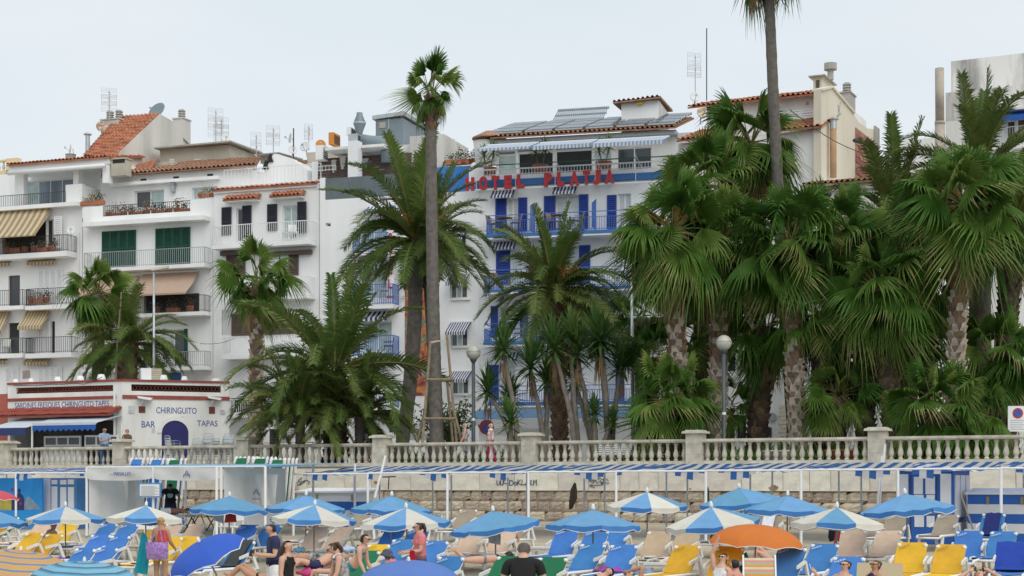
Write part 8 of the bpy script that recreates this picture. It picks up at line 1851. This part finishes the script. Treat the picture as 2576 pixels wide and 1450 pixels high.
person('sunbather resting the head on a pale blue towel left of the teal bikini woman','headc',('B3',150,1165),deg(-60),1.7,'fair',**LG(torso=(0,.85,.5),head=(0,.8,.6),face=(.3,-.5,.8)),wear=(('shorts','navy','shorts'),),hair='grey')
lump('towel','pale blue towel behind a resting head, left of the teal bikini woman','towel','B3',225,1170,.62,(.22,.12,.11),TOW('ice_blue_towel',(.45,.56,.72)),14)
r=person('woman in coral pink top with dark ponytail and sunglasses holding red cloth','headt',('B3',955,898),deg(-72),1.66,'fair',1.2,head=(0,-.32,.94),aL=((.12,-.15,-.97),(-.2,-.95,-.12)),aR=((-.12,-.15,-.97),(.2,-.95,-.15)),hair='brown',hstyle='tail',wear=(('shorts','denim','shorts'),('tshirt','pink','top')),glasses=True,fem=True)
q=wj(r,'paL');yq=q.y-.05
cloth('cloth','red cloth held by the woman in pink','cloth','B3',[(890,1175),(880,1230),(862,1300),(940,1305),(942,1230),(935,1185)],yq,TOW('crimson_cloth',(.45,.012,.04)),.02,.02)
r=person('person in a denim sun hat lying low behind the centre parasol','headt',('B3',650,1195),deg(50),1.65,'tan',1.0,torso=(0,.80,.5),head=(0,.3,.95),lL=((.1,-.9,.2),(0,-.9,-.2)),lR=((-.1,-.9,.2),(0,-.9,-.2)),hair='brown',wear=(('tank','pink','swimsuit'),),fem=True,floor=.36)
q=r[1]['headt'];m=MB();m.lathe([(.19,-.06),(.12,-.02),(.105,.05),(.06,.085),(.01,.09)],16);o=m.build('hat',CM['denim'],r[0],True,q+V(0,0,-.03),(.2,.1,0))
person('woman lying face down in patterned bikini, dark hair, right of the peach lounger','pelvis',('B3',1655,1275),deg(14),1.64,'fair',1.05,torso=(1,.05,.10),side=(0,1,0),head=(1,0,.25),face=(.4,.2,-.9),aL=((.7,.6,-.2),(.9,-.4,0)),aR=((.75,-.6,-.2),(.95,.2,0)),lL=((-1,.07,-.02),(-.95,0,.1)),lR=((-1,-.07,-.02),(-.6,0,.6)),hair='black',hstyle='curly',wear=(('bikini','bprint','bikini_brief'),('bra','black','bikini_top')),fem=True,floor=.47)
person('man in a black T-shirt seen from behind in the foreground','headt',('B4',385,1112),deg(172),1.80,'fair',1.22,torso=(0,0,1),chest=(0,-.10,1),head=(0,-.4,.92),hair='grey',wear=(('tshirt','black','tshirt'),('shorts','navy','shorts')),aL=((.30,-.05,-.95),(.05,-.7,-.7)),aR=((-.30,-.05,-.95),(-.05,-.7,-.7)))
person('reclining dark-haired woman asleep on a purple towel at the bottom','headc',('B4',1268,1405),deg(-75),1.62,'fair',1.0,torso=(0,.9,.35),head=(0,.85,.5),face=(.55,-.4,.7),lL=((.08,-.95,.1),(0,-1,-.1)),lR=((-.08,-.95,.1),(0,-1,-.1)),hair='black',hstyle='curly',wear=(('bra','black','bikini_top'),('bikini','black','bikini_brief')),fem=True,floor=.42)
person('sunbather at the bottom with one arm raised straight up','elL',('B4',1612,1352),deg(70),1.68,'tan',1.0,torso=(0,.95,.25),head=(0,.9,.4),aL=((.05,-.1,1),(.1,.9,-.3)),lL=((.08,-1,.05),(0,-1,0)),lR=((-.08,-1,.05),(0,-1,0)),hair='black',wear=(('bikini','navy','swimwear'),),floor=.40)
# right
person('blonde woman with sunglasses in white top leaning back with one arm raised','headt',('B5',770,1225),deg(-42),1.66,'fair',1.05,torso=(0,.28,.96),head=(0,.25,.97),face=(0,-1,.05),aR=((-.25,.0,.97),(.35,.1,.92)),aL=((.25,0,-.95),(0,-.6,-.8)),lL=((.1,-.95,.2),(0,-.6,-.8)),lR=((-.1,-.95,.2),(0,-.6,-.8)),hair='blonde',hstyle='curly',wear=(('tank','white','top'),('bikini','black','brief')),glasses=True,fem=True,floor=.36)
person('black-haired young man leaning in front of the blonde woman, back turned','headt',('B5',868,1282),deg(-130),1.7,'pink',1.05,torso=(-.25,-.1,.95),head=(.15,-.2,.97),hair='black',aL=((.3,-.3,-.9),(.0,-.8,-.6)),aR=((-.3,-.3,-.9),(0,-.8,-.6)),lL=((.12,-.98,.05),(0,-.3,-.95)),lR=((-.12,-.98,.05),(0,-.3,-.95)),wear=(('shorts','navy','shorts'),),floor=.34)
lump('towel','bright turquoise towel behind the blonde woman','towel','B5',935,1310,.62,(.22,.10,.26),TOW('bright_turquoise',(.02,.30,.42)),15)
person('sunbather with bent legs lying under the orange parasol','knL',('B5',1115,1188),deg(-5),1.66,'fair',1.0,torso=(1,.1,.15),side=(0,-1,0),head=(1,0,.3),lL=((-.80,-.05,.58),(-.25,0,-.97)),lR=((-.62,.05,.78),(-.45,0,-.9)),aL=((-.5,-.5,-.2),(-.8,-.3,0)),aR=((-.6,.5,-.2),(-.8,.3,0)),hair='brown',wear=(('bikini','black','bikini_brief'),('bra','black','bikini_top')),fem=True,floor=.50)
r=person('dark-haired woman with sunglasses holding up a cigarette on the blue lounger','headt',('B6',345,1292),deg(-55),1.66,'fair',1.05,torso=(0,.42,.9),head=(0,.05,1),aR=((-.45,-.55,-.5),(-.25,-.55,.8)),aL=((.3,0,-.95),(0,-.6,-.8)),lL=((.1,-.95,.2),(0,-.6,-.8)),lR=((-.1,-.95,.2),(0,-.6,-.8)),hair='black',hstyle='bun',wear=(('bra','black','bikini_top'),('bikini','black','bikini_brief')),glasses=True,fem=True,floor=.42)
q=wj(r,'fb1R');o=MB().bar(q,q+V(-.03,-.02,.07),.006,0,6).build('cigarette',WHITEP,None);tag(o,'thin white cigarette in the raised hand of the woman with sunglasses','cigarette')
person('brown-haired woman with a bun and sunglasses on the flowery padded seat','headt',('B6',660,1290),deg(-58),1.66,'tan',1.02,torso=(0,.40,.9),head=(0,.05,1),aL=((.3,0,-.95),(0,-.6,-.8)),aR=((-.3,0,-.95),(0,-.6,-.8)),lL=((.1,-.95,.2),(0,-.6,-.8)),lR=((-.1,-.95,.2),(0,-.6,-.8)),hair='brown',hstyle='bun',wear=(('tank','navy','swimsuit'),),glasses=True,fem=True,floor=.42)
person('sunbather with sunglasses and hands behind the head at the lower right','headc',('B6',1740,1425),deg(-5),1.68,'fair',1.0,torso=(0,.80,.58),head=(0,.7,.7),face=(-.3,-.7,.6),aL=((.85,.35,.2),(-.75,.2,.45)),aR=((-.85,.35,.2),(.75,.2,.45)),lL=((.08,-1,.05),(0,-1,0)),lR=((-.08,-1,.05),(0,-1,0)),hair='brown',wear=(('tank','white','top'),),glasses=True,fem=True,floor=.36)
